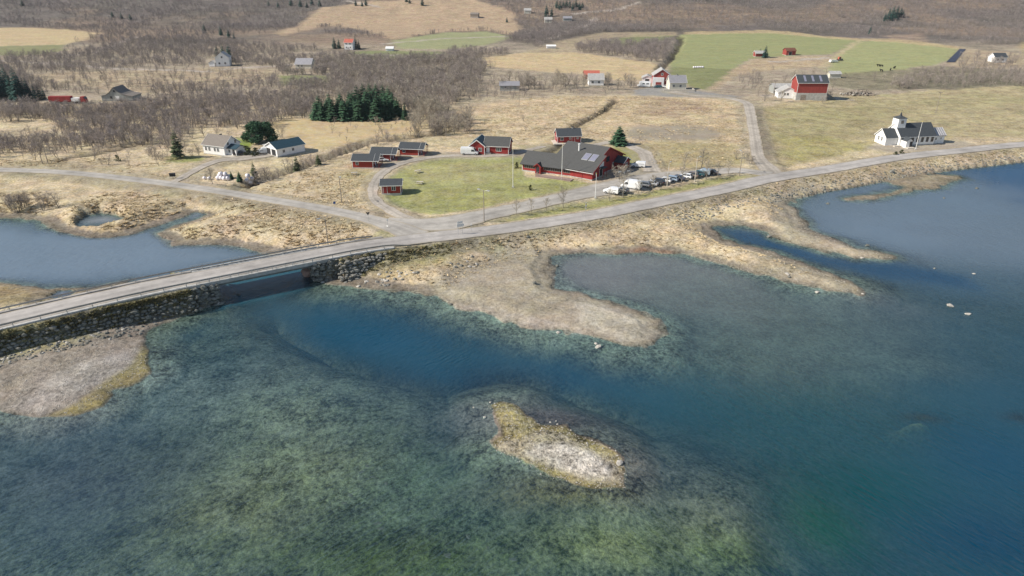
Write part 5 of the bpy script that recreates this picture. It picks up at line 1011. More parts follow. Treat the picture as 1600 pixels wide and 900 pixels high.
# ------------------------------------------------------------------ trees
def bare_parts(seed, h=6.0, nlimb=6, ntw=170, wid=.035, lean=.0, spread=.55, multi=1, low=.2):
    rr = random.Random(seed); tm = MB(); cm = MB(); tips = []
    for s_ in range(multi):
        a0_ = rr.uniform(0, 6.28); ln = (lean if multi == 1 else .28)
        top_ = Vector((math.cos(a0_)*h*ln, math.sin(a0_)*h*ln, h*rr.uniform(.8, .95))); b0 = Vector((math.cos(a0_)*.15, math.sin(a0_)*.15, -.4)) if multi > 1 else Vector((0, 0, -.4))
        mid = (b0+top_)*.5+Vector((rr.uniform(-.05, .05)*h, rr.uniform(-.05, .05)*h, 0)); tm.tube([b0, mid, top_], [.022*h/multi**.3, .014*h/multi**.3, .004*h], 5, False)
        for k in range(nlimb):
            u = low+(1-low)*(k+.5)/nlimb*.9; p = b0.lerp(mid, u*2) if u < .5 else mid.lerp(top_, u*2-1)
            a_ = k*2.4+rr.uniform(-.5, .5)+a0_; l = h*spread*(1.05-u)*rr.uniform(.7, 1.1)+.12*h; q = p+Vector((math.cos(a_)*l*.75, math.sin(a_)*l*.75, l*rr.uniform(.55, .95)))
            q.z = min(q.z, h); m_ = p.lerp(q, .5)-Vector((0, 0, .06*l)); tm.tube([p, m_, q], [.008*h, .005*h, .002*h], 3, False); tips += [(p, m_), (m_, q), (m_, q)]
        tips.append((mid, top_))
    for k in range(ntw):
        p, q = tips[rr.randrange(len(tips))]; b_ = p.lerp(q, rr.random()**.7); d = Vector((rr.gauss(0, 1), rr.gauss(0, 1), rr.gauss(.5, .8))).normalized(); l = h*rr.uniform(.10, .22)
        e_ = b_+d*l; s_ = d.cross(Vector((rr.gauss(0, 1), rr.gauss(0, 1), rr.gauss(0, 1)))).normalized()*wid*rr.uniform(.6, 1.3)
        cm.add([b_-s_*.5, b_+s_*.5, e_], [(0,1,2)])
        if k % 2: f_ = b_.lerp(e_, .4); d2 = (d+Vector((rr.gauss(0, .8), rr.gauss(0, .8), rr.gauss(0, .5)))).normalized(); cm.add([f_-s_*.4, f_+s_*.4, f_+d2*l*.7], [(0,1,2)])
    return tm, cm
def spruce_parts(seed, h=9.0, rbase=.26, tiers=15, ragged=.25, dens=11, droop=.25, low=.04, trunk_vis=.02):
    rr = random.Random(seed); tm = MB().tube([(0,0,-.4), (0,0,h*.6), (0,0,h*.97)], [.02*h, .012*h, .002*h], 6); cm = MB()
    for t in range(tiers):
        u = (t+rr.uniform(-.2, .2))/tiers; z = h*(low+(1-low)*max(u, 0)); rad_ = h*rbase*(1-u)**.8*(.9 if t > 1 else .8)+.05*h*.3
        n = max(4, int(dens*(1-u*.6)))
        for k in range(n):
            a_ = 6.283*k/n+t*1.3+rr.uniform(-.25, .25); l = rad_*rr.uniform(1-ragged*1.6, 1+ragged*.6); dv = Vector((math.cos(a_), math.sin(a_), 0)); sv = Vector((-dv.y, dv.x, 0))
            rise = rr.uniform(-.1, .12)*l; p0 = Vector((0, 0, z+.06*h*rr.random())); p1 = p0+dv*l*.55+Vector((0, 0, -droop*l*.35+rise)); p2 = p0+dv*l+Vector((0, 0, -droop*l*.8+rise*1.4)); w_ = l*rr.uniform(.26, .42)
            cm.add([p0, p1-sv*w_, p2, p1+sv*w_-Vector((0,0,.02)), p1+Vector((0, 0, .10*l))], [(0,1,4),(1,2,4),(2,3,4),(3,0,4)])
            for s_ in (-1, 1):
                q = p1+sv*s_*w_*rr.uniform(.6, 1.3)+dv*l*rr.uniform(-.1, .25)-Vector((0, 0, .12*l)); cm.add([p0.lerp(p1, .6), q, p1+dv*l*.15+Vector((0, 0, .04*l))], [(0,1,2)])
    return tm, cm
def ever_parts(seed, h=8.0, w_=3.2, n=420, low=.18, sz=.7, trunks=1):
    "broad dark evergreen: many needle tufts spread through clumps"
    rr = random.Random(seed); tm = MB(); cm = MB()
    for k in range(trunks): x_ = (k-(trunks-1)/2)*w_*.4; tm.tube([(x_,0,-.4), (x_*.9,.1,h*.45), (x_*.7,0,h*.85)], [.025*h, .016*h, .005*h], 6)
    cl = []
    for k in range(int(14+w_*3)):
        a_ = rr.uniform(0, 6.28); u = rr.random(); r_ = w_*(1-u)**.45*rr.uniform(.25, .95); cl.append((Vector((math.cos(a_)*r_, math.sin(a_)*r_, h*(low+(1-low)*u*.95))), w_*rr.uniform(.22, .40)))
    for k in range(n):
        c_, r_ = cl[rr.randrange(len(cl))]; d = Vector((rr.gauss(0, 1), rr.gauss(0, 1), rr.gauss(0, .8))).normalized(); p = c_+d*r_*rr.uniform(.5, 1.05)
        a_ = Vector((rr.gauss(0, 1), rr.gauss(0, 1), rr.gauss(0, .6))).normalized(); b_ = d.cross(a_).normalized(); s_ = sz*rr.uniform(.35, .8); t_ = (a_+d*.5).normalized()
        cm.add([p-b_*s_*.5, p+b_*s_*.5, p+t_*s_*1.1], [(0,1,2)]); cm.add([p-t_*s_*.4, p+d*s_*.6, p+b_*s_*.6], [(0,1,2)])
    return tm, cm
def join_tree(name, parts, mt, mc):
    tm, cm = parts; me = MB(); nf = len(tm.f); me.add(tm.v, tm.f); me.add(cm.v, cm.f); m = me.mesh(name, [mt, mc])
    m.polygons.foreach_set('material_index', [0]*nf+[1]*(len(me.f)-nf)); return m
def proto_tree(name, parts, mt, mc, cat='tree'):
    o = thing(name, name, cat, (0, 0, 0)); ob('trunk', parts[0].mesh('trunk', mt), o); ob('crown', parts[1].mesh('crown', mc), o); return o
SPR = [proto_tree('spruce_tree', spruce_parts(s_, 9, .25+.03*s_, 21, dens=15), M['bark'], M['spruce']) for s_ in range(3)]
SPRD = [proto_tree('spruce_tree', spruce_parts(s_+9, 9, .24+.03*s_, 18, dens=12), M['bark'], M['spruce_dark']) for s_ in range(2)]
PIN = [proto_tree('conifer_tree', spruce_parts(40, 9, .33, 17, .38, 14, .05, .10), M['bark'], M['pine'])]
BARE = [proto_tree('bare_tree', bare_parts(s_, 6, 9, 650, .03, .05, .5), M['birch_bark'], M['twig_pale']) for s_ in range(4)]
BARES = [proto_tree('bare_tree', bare_parts(s_+20, 5, 7, 480, .028, .05, .5, 3), M['bark'], M['twig']) for s_ in range(3)]
BUSH = [proto_tree('bare_shrub', bare_parts(s_+50, 3, 6, 520, .024, .05, .6, 4, .1), M['bark'], M['twig_pale'], 'shrub') for s_ in range(2)]
EVR = [proto_tree('evergreen_tree', ever_parts(3, 7.5, 4.3, 3400, .2, .8, 2), M['bark'], M['spruce'])]
SHR = [proto_tree('evergreen_shrub', ever_parts(5, 2.2, 1.1, 260, .05, .4), M['bark'], M['shrub'], 'shrub')]
def plant(protos, px, py, h, base_h, label, group=None, wide=1.0, xy=None):
    p = random.choice(protos)
    # prefer a prototype not yet placed so that none stays at the origin
    for q in protos:
        if q.name not in USED: p = q; break
    x, y = xy if xy else at(px, py); s_ = h/base_h
    return clone(p, USED, (x, y, hz(x, y)), random.uniform(0, 6.28), label, (s_*wide, s_*wide, s_), group)
ORD = 'first second third fourth fifth sixth seventh eighth ninth tenth eleventh twelfth thirteenth fourteenth'.split()
# single conifers
plant([PIN[0]], 279, 247, 9.3, 9, 'ragged olive green conifer standing left of the white house')
plant([SPR[0]], 967, 227, 6.9, 9, 'full round spruce on the lawn behind the large red building', wide=2.5)
plant([EVR[0]], 400, 222, 7.4, 8, 'broad dark green double stemmed evergreen behind the garage', wide=1.25)
plant(EVR, 417, 221, 6.8, 8, 'broad dark evergreen at the right end of the clump behind the garage', wide=1.2)
for px, py, h, lb in ((362,279,2.4,'smaller of two young spruces between the white bales'), (375,284,3.2,'taller of two young spruces between the white bales')): plant(SPR, px, py, h, 9, lb, wide=1.3)
plant(PIN, 464, 264, 5.6, 9, 'tall thin olive conifer among bare trees by the stream'); plant(PIN, 498, 258, 3.6, 9, 'small olive conifer farthest right on the stream bank', wide=1.2); plant(PIN, 398, 278, 5.2, 9, 'olive conifer next to the bare willow by the stream', wide=.9)
# spruce plantation in the middle
sg = 'spruces of the dark plantation above the tan field'
for i, (px, py, h) in enumerate([(495,187,8),(504,188,8),(513,187,9),(521,188,9.5),(530,187,9.5),(538,188,9),(546,187,9),(556,187,8.5),(563,188,11),(572,187,10),(580,187,9),(590,188,11),(597,187,10.5),(606,187,9),(500,180,9),(516,179,9.5),(534,178,9.5),(548,178,10),(560,176,12),(570,175,12.5),(580,175,12.5),(590,175,12.5),(600,175,12),(609,176,11.5),(615,180,10),(621,184,9),(553,182,11),(586,181,12),(575,182,12),(602,182,11),(612,186,8)]):
    plant(SPR, px, py, h*.97, 9, (ORD[i]+' spruce from the left in the front row of the plantation above the tan field') if i < 14 else 'dark green spruce in the back rows of the plantation above the tan field', sg, wide=1.65)
plant(SPR, 633, 188, 7.2, 9, 'spruce at the right edge of the plantation, slightly apart', wide=1.1); plant(SPR, 627, 184, 6, 9, 'slim spruce just inside the right edge of the plantation'); plant(PIN, 649, 171, 5.5, 9, 'ragged olive conifer between bare trees right of the plantation')
# left edge plantation
sg = 'spruces of the dark stand at the left edge'
for i, (px, py, h) in enumerate([(-30,155,14),(-15,156,15),(0,157,15.5),(8,152,16),(14,156,15),(22,157,14),(30,158,14.5),(36,157,13),(43,157,11),(50,157,8.5),(57,157,8),(64,156,7.5),(70,155,6),(2,144,14),(16,145,14),(30,147,14),(-20,145,14),(45,150,9)]): plant(SPRD, px, py, h, 9, (ORD[i-2]+' spruce from the picture edge in the front row of the left stand') if 2 <= i < 13 else 'blue black spruce at the back of the stand at the left edge', sg, wide=1.0)
# far dark conifers
for px, py, h, lb, wd in ((523,76,9,'dark spruce just left of the red roofed white house',1.5),(530,76,8,'second dark spruce left of the red roofed white house',1.3),(556,76,10,'dark spruce right of the red roofed white house',1.2),(561,77,8,'lower dark spruce right of the red roofed white house',1.2),(320,52,9,'lone round blue green spruce on the left heath',1.4),(346,56,9,'left spruce of three above the tall white house',1.3),(358,60,8,'middle spruce of three above the tall white house',1.3),(366,62,6,'right spruce of three above the tall white house',1.2),(350,93,11,'dark spruce directly behind the tall white house',1.3),(360,97,13,'tall dark spruce right of the tall white house',1.2),(340,88,8,'small dark spruce peeping over the tall white house',1.2),
    (792,34,6,'single dark spruce beside the far hillside track',1.4),(854,26,14,'tall dark spruce above the pale far house',1.3),(862,26,11,'second tall dark spruce above the pale far house',1.2),(1359,53,8,'slim dark conifer on the heath above the right green fields',1.2),(1195,90,9,'dark conifer over the pinkish cottage in the far field',1.6),(1187,88,6,'smaller conifer over the pinkish cottage in the far field',1.4)): plant(SPRD, px, py, h*.95, 9, lb, wide=wd)
sg = 'spruces of the dark clump on the right heath'
for px, py, h in ((1382,34,9),(1388,32,12),(1394,30,13),(1400,29,13),(1406,28,11),(1410,27,8),(1392,34,9),(1400,33,8)): plant(SPRD, px, py, h, 9, 'dark spruce in the tight clump high on the right heath', sg, wide=1.3)
sg = 'spruces of the band at the top edge'
for px in range(870, 915, 5): plant(SPRD, px, 14+random.uniform(-3, 3), random.uniform(7, 10), 9, 'blue green spruce in the band along the top edge', sg, wide=1.5)
sg = 'scattered spruces on the upper left slope'
for px, py in ((470,12),(480,14),(488,10),(500,12),(556,8),(566,10),(572,8),(420,8),(176,26),(190,28),(204,30),(36,10),(435,12),(455,8),(635,4),(640,6),(660,8)): plant(SPRD, px, py, random.uniform(6, 10), 9, 'dark spruce scattered in the scrub of the upper left slope', sg, wide=1.6)

# row of small bare trees along the parking strip
for i, (px, py, h) in enumerate([(806,338,5.2),(830,334,4.8),(854,330,4.6),(880,325,7.5),(952,313,4.6),(973,308,7.8),(998,302,5.5),(1020,298,6),(1064,288,7.5),(1103,281,8),(1121,277,6),(1138,274,6),(1041,291,5)]):
    lb = ['leftmost bare tree of the roadside row', 'second bare tree from the left in the roadside row', 'third bare tree from the left in the roadside row', 'densest bare tree of the roadside row, fourth from the left', 'small bare tree in front of the nearest white van', 'bare tree between the two white vans', 'thin bare tree before the large white van', 'thin bare tree before the silver parked cars', 'pale bare tree in the middle of the parked car row', 'pale bare tree before the teal parked car', 'bare tree at the far end of the parked cars', 'last thin bare tree beyond the parked cars', 'thin bare tree before the navy parked cars'][i]
    plant(BARE, px, py, h*.8, 6, lb, 'bare trees lining the parking strip', wide=.85)
plant(BUSH, 965, 281, 4.6, 3, 'large spreading bare bush at the corner of the large red building', wide=1.25); plant(BUSH, 978, 277, 3.6, 3, 'lower bare bush on the gravel right of the large red building', wide=1.2)
plant(BARE, 1096, 262, 6.5, 6, 'bare tree on the meadow edge behind the parked cars'); plant(BARE, 1070, 264, 5.5, 6, 'left bare tree on the meadow edge behind the parked cars'); plant(BUSH, 1172, 258, 3.2, 3, 'olive brown bush beside the gravel road corner', wide=1.2); plant(BUSH, 1150, 248, 3.6, 3, 'tall thin bush on the meadow near the gravel road'); plant(BUSH, 1165, 252, 3, 3, 'bare bush close to the street lamp at the gravel road')
# along the stream
sg = 'bare trees and bushes on the stream bank'
for px, py, h in [(452,268,5.5),(476,262,5.0),(405,281,5),(413,281,5.5),(421,279,5),(490,258,4),(505,254,3.6),(520,248,3.2),(535,243,3),(548,238,3.4),(562,233,4),(575,230,4.2),(590,226,4),(604,222,4.4),(618,219,4),(427,277,4),(392,284,4),(384,286,3.5),(436,273,3.4),(515,250,4),(470,264,4),(546,230,4.5),(560,226,4.5),(640,212,4),(652,211,5)]: plant(BARES+BUSH, px, py, h, 5 if True else 3, 'bare bush on the stream bank behind the cabins', sg)
plant(BARE, 333, 290, 5, 6, 'lone bare tree beside the west road near the white bales')
sg = 'bare trees around the pale grove right of the plantation'
for k in range(60):
    px, py = random.uniform(645, 735), random.uniform(185, 215); py = min(py, 214-(px-645)*.05)
    plant(BARE+BARES, px, py, random.uniform(4.5, 8.5), 6, 'bare tree in the pale leafless grove right of the plantation', sg)
for k in range(10): plant(BARE, random.uniform(655, 690), random.uniform(175, 192), random.uniform(8, 10), 6, 'tall pale bare tree in the leafless grove right of the plantation', sg)
sg = 'bare trees in the belt west of the farm'
for k in range(46):
    px = random.uniform(755, 915) if k < 34 else random.uniform(945, 990); plant(BARE+BARES, px, random.uniform(131, 141), random.uniform(5.5, 9), 6, 'bare tree in the leafless belt left of the white farmhouse' if k < 34 else 'bare tree between the white farmhouse and the motorhome', sg)
sg = 'bare willows on the lagoon shore'
for px in (12, 20, 27, 36, 44, 66, 73, 92, 25, 40, 16, 31): plant(BARES, px, 323+random.uniform(-4, 1), random.uniform(3.5, 5.2), 5, 'bare willow on the tan shore above the lagoon', sg, wide=.9)
sg = 'bare trees around the white house on the left'
for px, py in ((300,245),(312,246),(245,250),(252,252),(262,236),(290,238),(310,236),(240,246),(225,225),(400,224),(360,215),(340,212),(320,214),(300,216),(440,215)): plant(BARE+BARES, px, py, random.uniform(3.5, 6), 6, 'bare tree near the white house with the brown roof', sg)
sg = 'bare trees about the right hand farm'
for px, py in ((1190,140),(1205,142),(1225,128),(1240,124),(1255,122),(1270,122),(1290,124),(1185,150),(1300,140),(1280,150),(1295,155),(1286,162),(1220,160),(1195,158),(1365,128),(1380,128),(1395,132),(1320,128)): plant(BARES+BARE, px, py, random.uniform(4, 7), 6, 'bare tree in the scrub around the big red barn', sg)
# open low evergreen shrubs
plant(SHR, 829, 297, 1.5, 2.2, 'tiny dark juniper alone on the lawn'); plant(SHR, 807, 262, 1.8, 2.2, 'small dark shrub by the left end of the long red wing')
plant(SHR, 387, 243, 3, 2.2, 'dark clipped hedge bush before the garage', wide=1.3); plant(SHR, 400, 244, 2.6, 2.2, 'second dark hedge bush before the garage', wide=1.3); plant(SHR, 184, 252, 2.0, 2.2, 'brown shrub above the west road'); plant(SHR, 1408, 243, 1.3, 2.2, 'dark scrub on the verge opposite the church', wide=1.6); plant(SHR, 1398, 245, 1.1, 2.2, 'lower dark scrub on the verge opposite the church', wide=1.8)

# ------------------------------------------------------------------ instanced stuff
def library(meshes, name):
    cl = bpy.data.collections.new(name)
    for k, m in enumerate(meshes): cl.objects.link(bpy.data.objects.new('%s_piece_%02d' % (name, k), m))
    return cl
def scatter(name, label, cat, P, scl, meshes, tilt=.12, rot=None):
    n = len(P); me = bpy.data.meshes.new(name); me.vertices.add(n); P = np.asarray(P, np.float32); c0 = P.mean(0); me.vertices.foreach_set('co', (P-c0).ravel())
    rz_ = rng.uniform(0, 6.283, n) if rot is None else rot; rv = np.c_[rng.normal(0, tilt, n), rng.normal(0, tilt, n), rz_].astype(np.float32)
    a_ = me.attributes.new('rot', 'FLOAT_VECTOR', 'POINT'); a_.data.foreach_set('vector', rv.ravel())
    a_ = me.attributes.new('scl', 'FLOAT_VECTOR', 'POINT'); s_ = np.asarray(scl, np.float32); s_ = np.repeat(s_[:, None], 3, 1) if s_.ndim == 1 else s_; a_.data.foreach_set('vector', s_.ravel())
    me.update(); o = tag(ob(name, me, loc=tuple(float(v) for v in c0)), label, cat, None, 'stuff')
    ng = bpy.data.node_groups.new(name, 'GeometryNodeTree'); ng.interface.new_socket('Geometry', in_out='INPUT', socket_type='NodeSocketGeometry'); ng.interface.new_socket('Geometry', in_out='OUTPUT', socket_type='NodeSocketGeometry')
    gi, go = ng.nodes.new('NodeGroupInput'), ng.nodes.new('NodeGroupOutput'); ip = ng.nodes.new('GeometryNodeInstanceOnPoints'); ci = ng.nodes.new('GeometryNodeCollectionInfo')
    ci.inputs['Collection'].default_value = library(meshes, name); ci.inputs['Separate Children'].default_value = True; ci.inputs['Reset Children'].default_value = True
    r_ = ng.nodes.new('GeometryNodeInputNamedAttribute'); r_.data_type = 'FLOAT_VECTOR'; r_.inputs[0].default_value = 'rot'; s2_ = ng.nodes.new('GeometryNodeInputNamedAttribute'); s2_.data_type = 'FLOAT_VECTOR'; s2_.inputs[0].default_value = 'scl'
    ip.inputs['Pick Instance'].default_value = True; rn = ng.nodes.new('FunctionNodeRandomValue'); rn.data_type = 'INT'; rn.inputs['Min'].default_value = 0; rn.inputs['Max'].default_value = len(meshes)-1
    L = ng.links; L.new(gi.outputs[0], ip.inputs['Points']); L.new(ci.outputs[0], ip.inputs['Instance']); L.new(r_.outputs[0], ip.inputs['Rotation']); L.new(s2_.outputs[0], ip.inputs['Scale']); L.new([q for q in rn.outputs if q.enabled][0], ip.inputs['Instance Index']); L.new(ip.outputs[0], go.inputs[0])
    md = o.modifiers.new('scatter', 'NODES'); md.node_group = ng; return o
def scatter_area(pix, spacing, ok=None, z=None):
    P = Z(pix, z) if z is not None else A(pix); Q = np.array(P); a_, b_ = Q.min(0), Q.max(0); n = int((b_[0]-a_[0])*(b_[1]-a_[1])/spacing**2)
    n = min(n, 60000); x = rng.uniform(a_[0], b_[0], n); y = rng.uniform(a_[1], b_[1], n); m = sdf(P, x, y) > 0; return x[m], y[m]
TW = [join_tree('bare_tree', bare_parts(100+i, 5, 5, 190, .05, .1, .5, 1+i % 3, .15), M['bark'], M['twig_far']) for i in range(6)]
TWP = [join_tree('bare_tree', bare_parts(120+i, 5, 5, 190, .045, .1, .5, 1+i % 3, .15), M['birch_bark'], M['twig_pale']) for i in range(4)]
TWM = [join_tree('bare_tree', bare_parts(140+i, 5, 6, 230, .04, .1, .5, 1+i % 3, .15), M['bark'], M['twig']) for i in range(5)]
road_pts = [np.array(r_)[:, :2] for r_ in (MAIN, WEST, SERV, NORTH, TRACK, DRIVE)]
OPEN = [A(p_[0]) for p_ in PAINTS[:30]]
BLD = [A(q) for q in ([(300,200),(470,205),(470,262),(300,262)], [(985,112),(1115,108),(1165,146),(1165,160),(985,156)], [(60,150),(225,146),(230,166),(60,168)], [(324,92),(362,92),(362,112),(324,112)], [(455,100),(492,100),(492,116),(455,116)], [(905,118),(945,118),(945,140),(905,140)], [(1195,110),(1310,108),(1310,165),(1195,168)], [(532,66),(560,66),(560,84),(532,84)])]
def clear(x, y, fields=True):
    m = np.ones(x.size, bool)
    for q in (OPEN if fields else [])+BLD: m &= sdf(q, x, y) < 0
    for q in road_pts: 
        d, _, _ = linedist([tuple(v) for v in q[::3]], x, y); m &= d > 5
    return m
def wood(pix, sp, meshes, hs, label, thin=0.0, fields=True, cat='bare woodland', name='birch_thicket', ns=45):
    x, y = scatter_area(pix, sp); m = clear(x, y, fields)
    if thin: m &= fbm(x, y, ns, 60) > thin
    x, y = x[m], y[m]; z = hza(x, y); P = np.c_[x, y, z]; s_ = rng.uniform(hs[0], hs[1], x.size)/5*(.75+.5*fbm(x, y, 30, 70))
    return scatter(name, label, cat, P, s_, meshes)
wood([(-200,168),(90,166),(230,160),(330,152),(450,148),(490,160),(490,184),(440,190),(430,210),(330,208),(300,222),(250,234),(210,226),(120,238),(0,245),(-200,245)], 2.5, TWM+TW[:2], (3.2,5.8), 'dense belt of leafless birch wood above the west road', .30)
wood([(-200,225),(80,222),(240,222),(300,232),(270,262),(200,262),(80,250),(-200,250)], 7, TWM, (2.5,4.5), 'scattered leafless birches along the dyke by the west road', .45)
wood([(-300,90),(100,86),(220,62),(330,62),(520,80),(600,92),(740,90),(760,105),(745,130),(700,150),(640,150),(560,140),(480,146),(430,140),(330,150),(220,150),(120,140),(60,146),(-300,150)], 3.7, TW+TWM, (3,5.5), 'leafless birch scrub on the far plain', .33)
wood([(420,100),(560,92),(740,88),(800,98),(760,110),(750,150),(640,190),(640,150),(500,142),(440,134)], 3.8, TWM+TWP, (4,6.5), 'tall grey leafless woodland behind the spruce plantation', .25)
wood([(40,118),(220,110),(430,106),(440,118),(380,132),(250,142),(130,152),(60,148)], 6.5, TWM+TWP[:2], (2.5,5), 'scattered bare birches on the brown field by the grey barn', .42, fields=False)
wood([(460,146),(650,138),(720,150),(720,186),(640,180),(600,160),(500,165),(470,180),(440,186),(440,160)], 4.0, TWP+TWM, (5,8), 'pale leafless woodland around the spruce plantation', .2)
wood([(700,80),(840,84),(860,80),(780,60),(900,48),(1060,44),(1060,52),(940,58),(880,80),(840,80),(760,92),(700,95)], 4.2, TW, (4,6), 'dark leafless thicket along the tan field', .15)
wood([(900,72),(960,68),(1045,66),(1052,80),(1035,98),(1010,98),(960,88),(900,82)], 3.6, TW, (4,6.5), 'dark leafless thicket between the tan field and the ditch', 0.05)
wood([(1240,120),(1300,112),(1300,122),(1240,130)], 4, TW, (3,5), 'leafless thicket behind the big red barn', 0)
wood([(-400,-14),(-400,80),(0,90),(200,66),(480,50),(620,66),(860,60),(1050,48),(1200,44),(1500,70),(1900,70),(1900,-14)], 4.6, TW, (2.0,4.8), 'leafless birch scrub covering the far heath slope', .33)
wood([(1440,112),(1600,110),(1700,116),(1700,132),(1600,136),(1480,138),(1380,142),(1400,130)], 3.8, TWM, (3,5), 'grey leafless scrub on the bank beyond the meadow', .2, fields=False)
wood([(1500,90),(1640,90),(1660,112),(1500,112)], 7, TWM, (4,6), 'leafless trees around the far white house', .35, fields=False)
wood([(1150,120),(1215,108),(1240,118),(1190,140),(1160,140)], 4.5, TWM, (2.5,4), 'brown scrub between the farms', .2)
wood([(745,138),(760,130),(900,132),(1000,134),(1000,142),(880,150),(760,156)], 6, TWM, (2.5,4), 'scrub under the bare belt left of the farm', .2, fields=False)
wood([(700,160),(800,150),(900,150),(860,200),(780,215),(700,212)], 11, TWM, (1.5,2.8), 'sparse low scrub on the brown meadow', .55, fields=False)
wood([(505,195),(560,188),(720,188),(740,205),(640,222),(540,232)], 8, TWP, (2.2,4), 'sparse leafless brush along the edge of the tan field', .45, fields=False)

# grass tussocks on the plain (short blades in clumps)
def tuft(seed, n=26, h=.45, r=.35):
    rr = random.Random(seed); mb = MB()
    for k in range(n):
        a_ = rr.uniform(0, 6.28); q = rr.random()**.5*r; b_ = Vector((math.cos(a_)*q, math.sin(a_)*q, -.1)); a2 = a_+rr.gauss(0, .7); l_ = h*rr.uniform(.6, 1.3); t_ = b_+Vector((math.cos(a2)*l_, math.sin(a2)*l_, .1+h*rr.uniform(.1, .6))); s_ = Vector((-math.sin(a2), math.cos(a2), 0))*.12
        mb.add([b_-s_, b_+s_, t_], [(0,1,2)])
    return mb.mesh('tuft', M['grass'])
TU = [tuft(i) for i in range(4)]; TUM = []
for i in range(3):
    m_ = tuft(20+i, 30, .5, .45); m_.materials.clear(); m_.materials.append(M['moss']); TUM.append(m_)
def grass(pix, sp, meshes, sc, label, thin=0, zmin=.45, name='grass', cat='grass', z=None, nroad=4.0, tn=8):
    x, y = scatter_area(pix, sp, z=z)
    m = np.ones(x.size, bool)
    for q in road_pts: d, _, _ = linedist([tuple(v) for v in q[::3]], x, y); m &= d > nroad
    if thin: m &= fbm(x, y, tn, 80) > thin
    x, y = x[m], y[m]; zz = hza(x, y); m = zz > zmin; x, y, zz = x[m], y[m], zz[m]
    return scatter(name, label, cat, np.c_[x, y, zz-.03], rng.uniform(sc[0], sc[1], x.size), meshes, .1)
grass([(-60,300),(200,300),(360,312),(560,350),(620,372),(500,384),(420,396),(250,366),(150,368),(60,345),(-60,340)], .85, TU, (.6,1.3), 'dry straw grass between the lagoon and the west road', .42)
grass([(520,430),(620,395),(800,372),(1000,345),(1200,305),(1230,310),(1200,350),(1240,372),(1300,420),(1200,420),(1100,405),(1000,392),(900,392),(780,400),(720,430),(680,455),(560,445)], .9, TU, (.4,.9), 'dry straw grass on the shore below the road', .40, .55)
grass([(400,300),(480,265),(560,268),(590,290),(600,330),(560,330),(480,315)], .9, TU, (.5,1.1), 'dry tussock grass beside the cabins', .42)
grass([(0,262),(100,262),(300,285),(300,250),(200,246),(0,248)], 1.1, TU, (.6,1.2), 'dry grass along the west road', .45)
grass([(720,215),(800,150),(1000,150),(1160,160),(1165,250),(1020,262),(960,222)], 1.5, TU, (.5,1.1), 'rough dry grass of the central meadow', .45)
# mossy heather and scrub on the causeway bank and the road bank
def bank(t0, t1, o0, o1, n, meshes, sc, label, name='heather', cat='heather', ok=lambda z: z > .3, dz=-.02):
    P = []
    for k in range(n):
        t = random.uniform(t0, t1); p, d, q = main_at(t); p = p+q*random.uniform(o0, o1); z = hz(p.x, p.y)
        if ok(z): P.append((p.x, p.y, z+dz))
    return scatter(name, label, cat, P, rng.uniform(sc[0], sc[1], len(P)), meshes, .2)
bank(0, T0-2.5, 4.5, 5.5, 1000, TUM, (.5,1.2), 'mossy heather and brambles on the seaward bank of the causeway')
bank(0, T0-2.5, 5.3, 6.9, 420, TUM, (.5,1.1), 'moss and brambles hanging over the causeway wall')
bank(0, T0-2.5, -8, -4.4, 500, TUM, (.4,1.0), 'mossy growth on the lagoon side of the causeway')
bank(T1+3, T1+30, 4.5, 8.5, 420, TUM, (.4,.9), 'dark heather on the bank beside the eastern abutment')
bank(T1+30, MSEG[-1]-40, 4.3, 8, 1800, TUM+TU, (.3,.7), 'rough brown growth on the seaward road verge')
bank(T1+85, MSEG[-1]-60, 7.4, 12.0, 1300, ROCKS+ROCKD[:1], (.3,.95), 'rock armour of loose stones along the shore side of the road', 'rock_armour', 'rocks', lambda z: .12 < z < 2.6)
bank(0, T0, 7.6, 11.0, 500, ROCKS+ROCKD+ROCKL[:1], (.3,.9), 'loose fallen stones at the foot of the causeway wall', 'loose_stones', 'rocks', lambda z: z > .1)
bank(T1+4, T1+34, 10, 15, 90, ROCKL+ROCKS, (.4,1.2), 'stones and clods along the eroded shore edge', 'loose_stones', 'rocks', lambda z: .05 < z < 1.6)
# gravel and cobbles
def cobbles(pix, sp, sc, meshes, label, z=.2, thin=0, zmin=.03, name='cobbles'):
    x, y = scatter_area(pix, sp, z=z); m = np.ones(x.size, bool)
    if thin: m = fbm(x, y, 6, 90) > thin
    x, y = x[m], y[m]; zz = hza(x, y); m = zz > zmin; return scatter(name, label, 'gravel', np.c_[x[m], y[m], zz[m]], rng.uniform(sc[0], sc[1], m.sum())**1.0, meshes, .3)
cobbles(island, .36, (.08,.26), PEB+ROCKL[:1], 'pale cobbles covering the little gravel island', zmin=-.1)
cobbles([(860,440),(960,475),(1037,522),(1025,543),(950,535),(880,518),(760,492),(700,471),(720,440)], 1.4, (.10,.26), PEB+ROCKL[:1], 'grey cobbles on the long gravel spit', thin=.45, zmin=0)
cobbles([(0,643),(110,650),(237,580),(222,538),(150,540),(60,580),(0,600)], .55, (.10,.30), PEB+ROCKL[:1], 'cobbles on the muddy beach below the causeway', thin=.35)
cobbles([(1200,392),(1349,450),(1337,458),(1200,433),(1100,405)], 1.0, (.15,.45), PEB, 'stones on the narrow sand spit', thin=.4)
cobbles([(1230,320),(1262,358),(1400,402),(1337,403),(1220,372)], 1.2, (.15,.45), PEB, 'stones on the curved sand bar', thin=.4)
SUBM = [rock_mesh('weed', M['stone_dark'], 90+i, .3, 1) for i in range(3)]
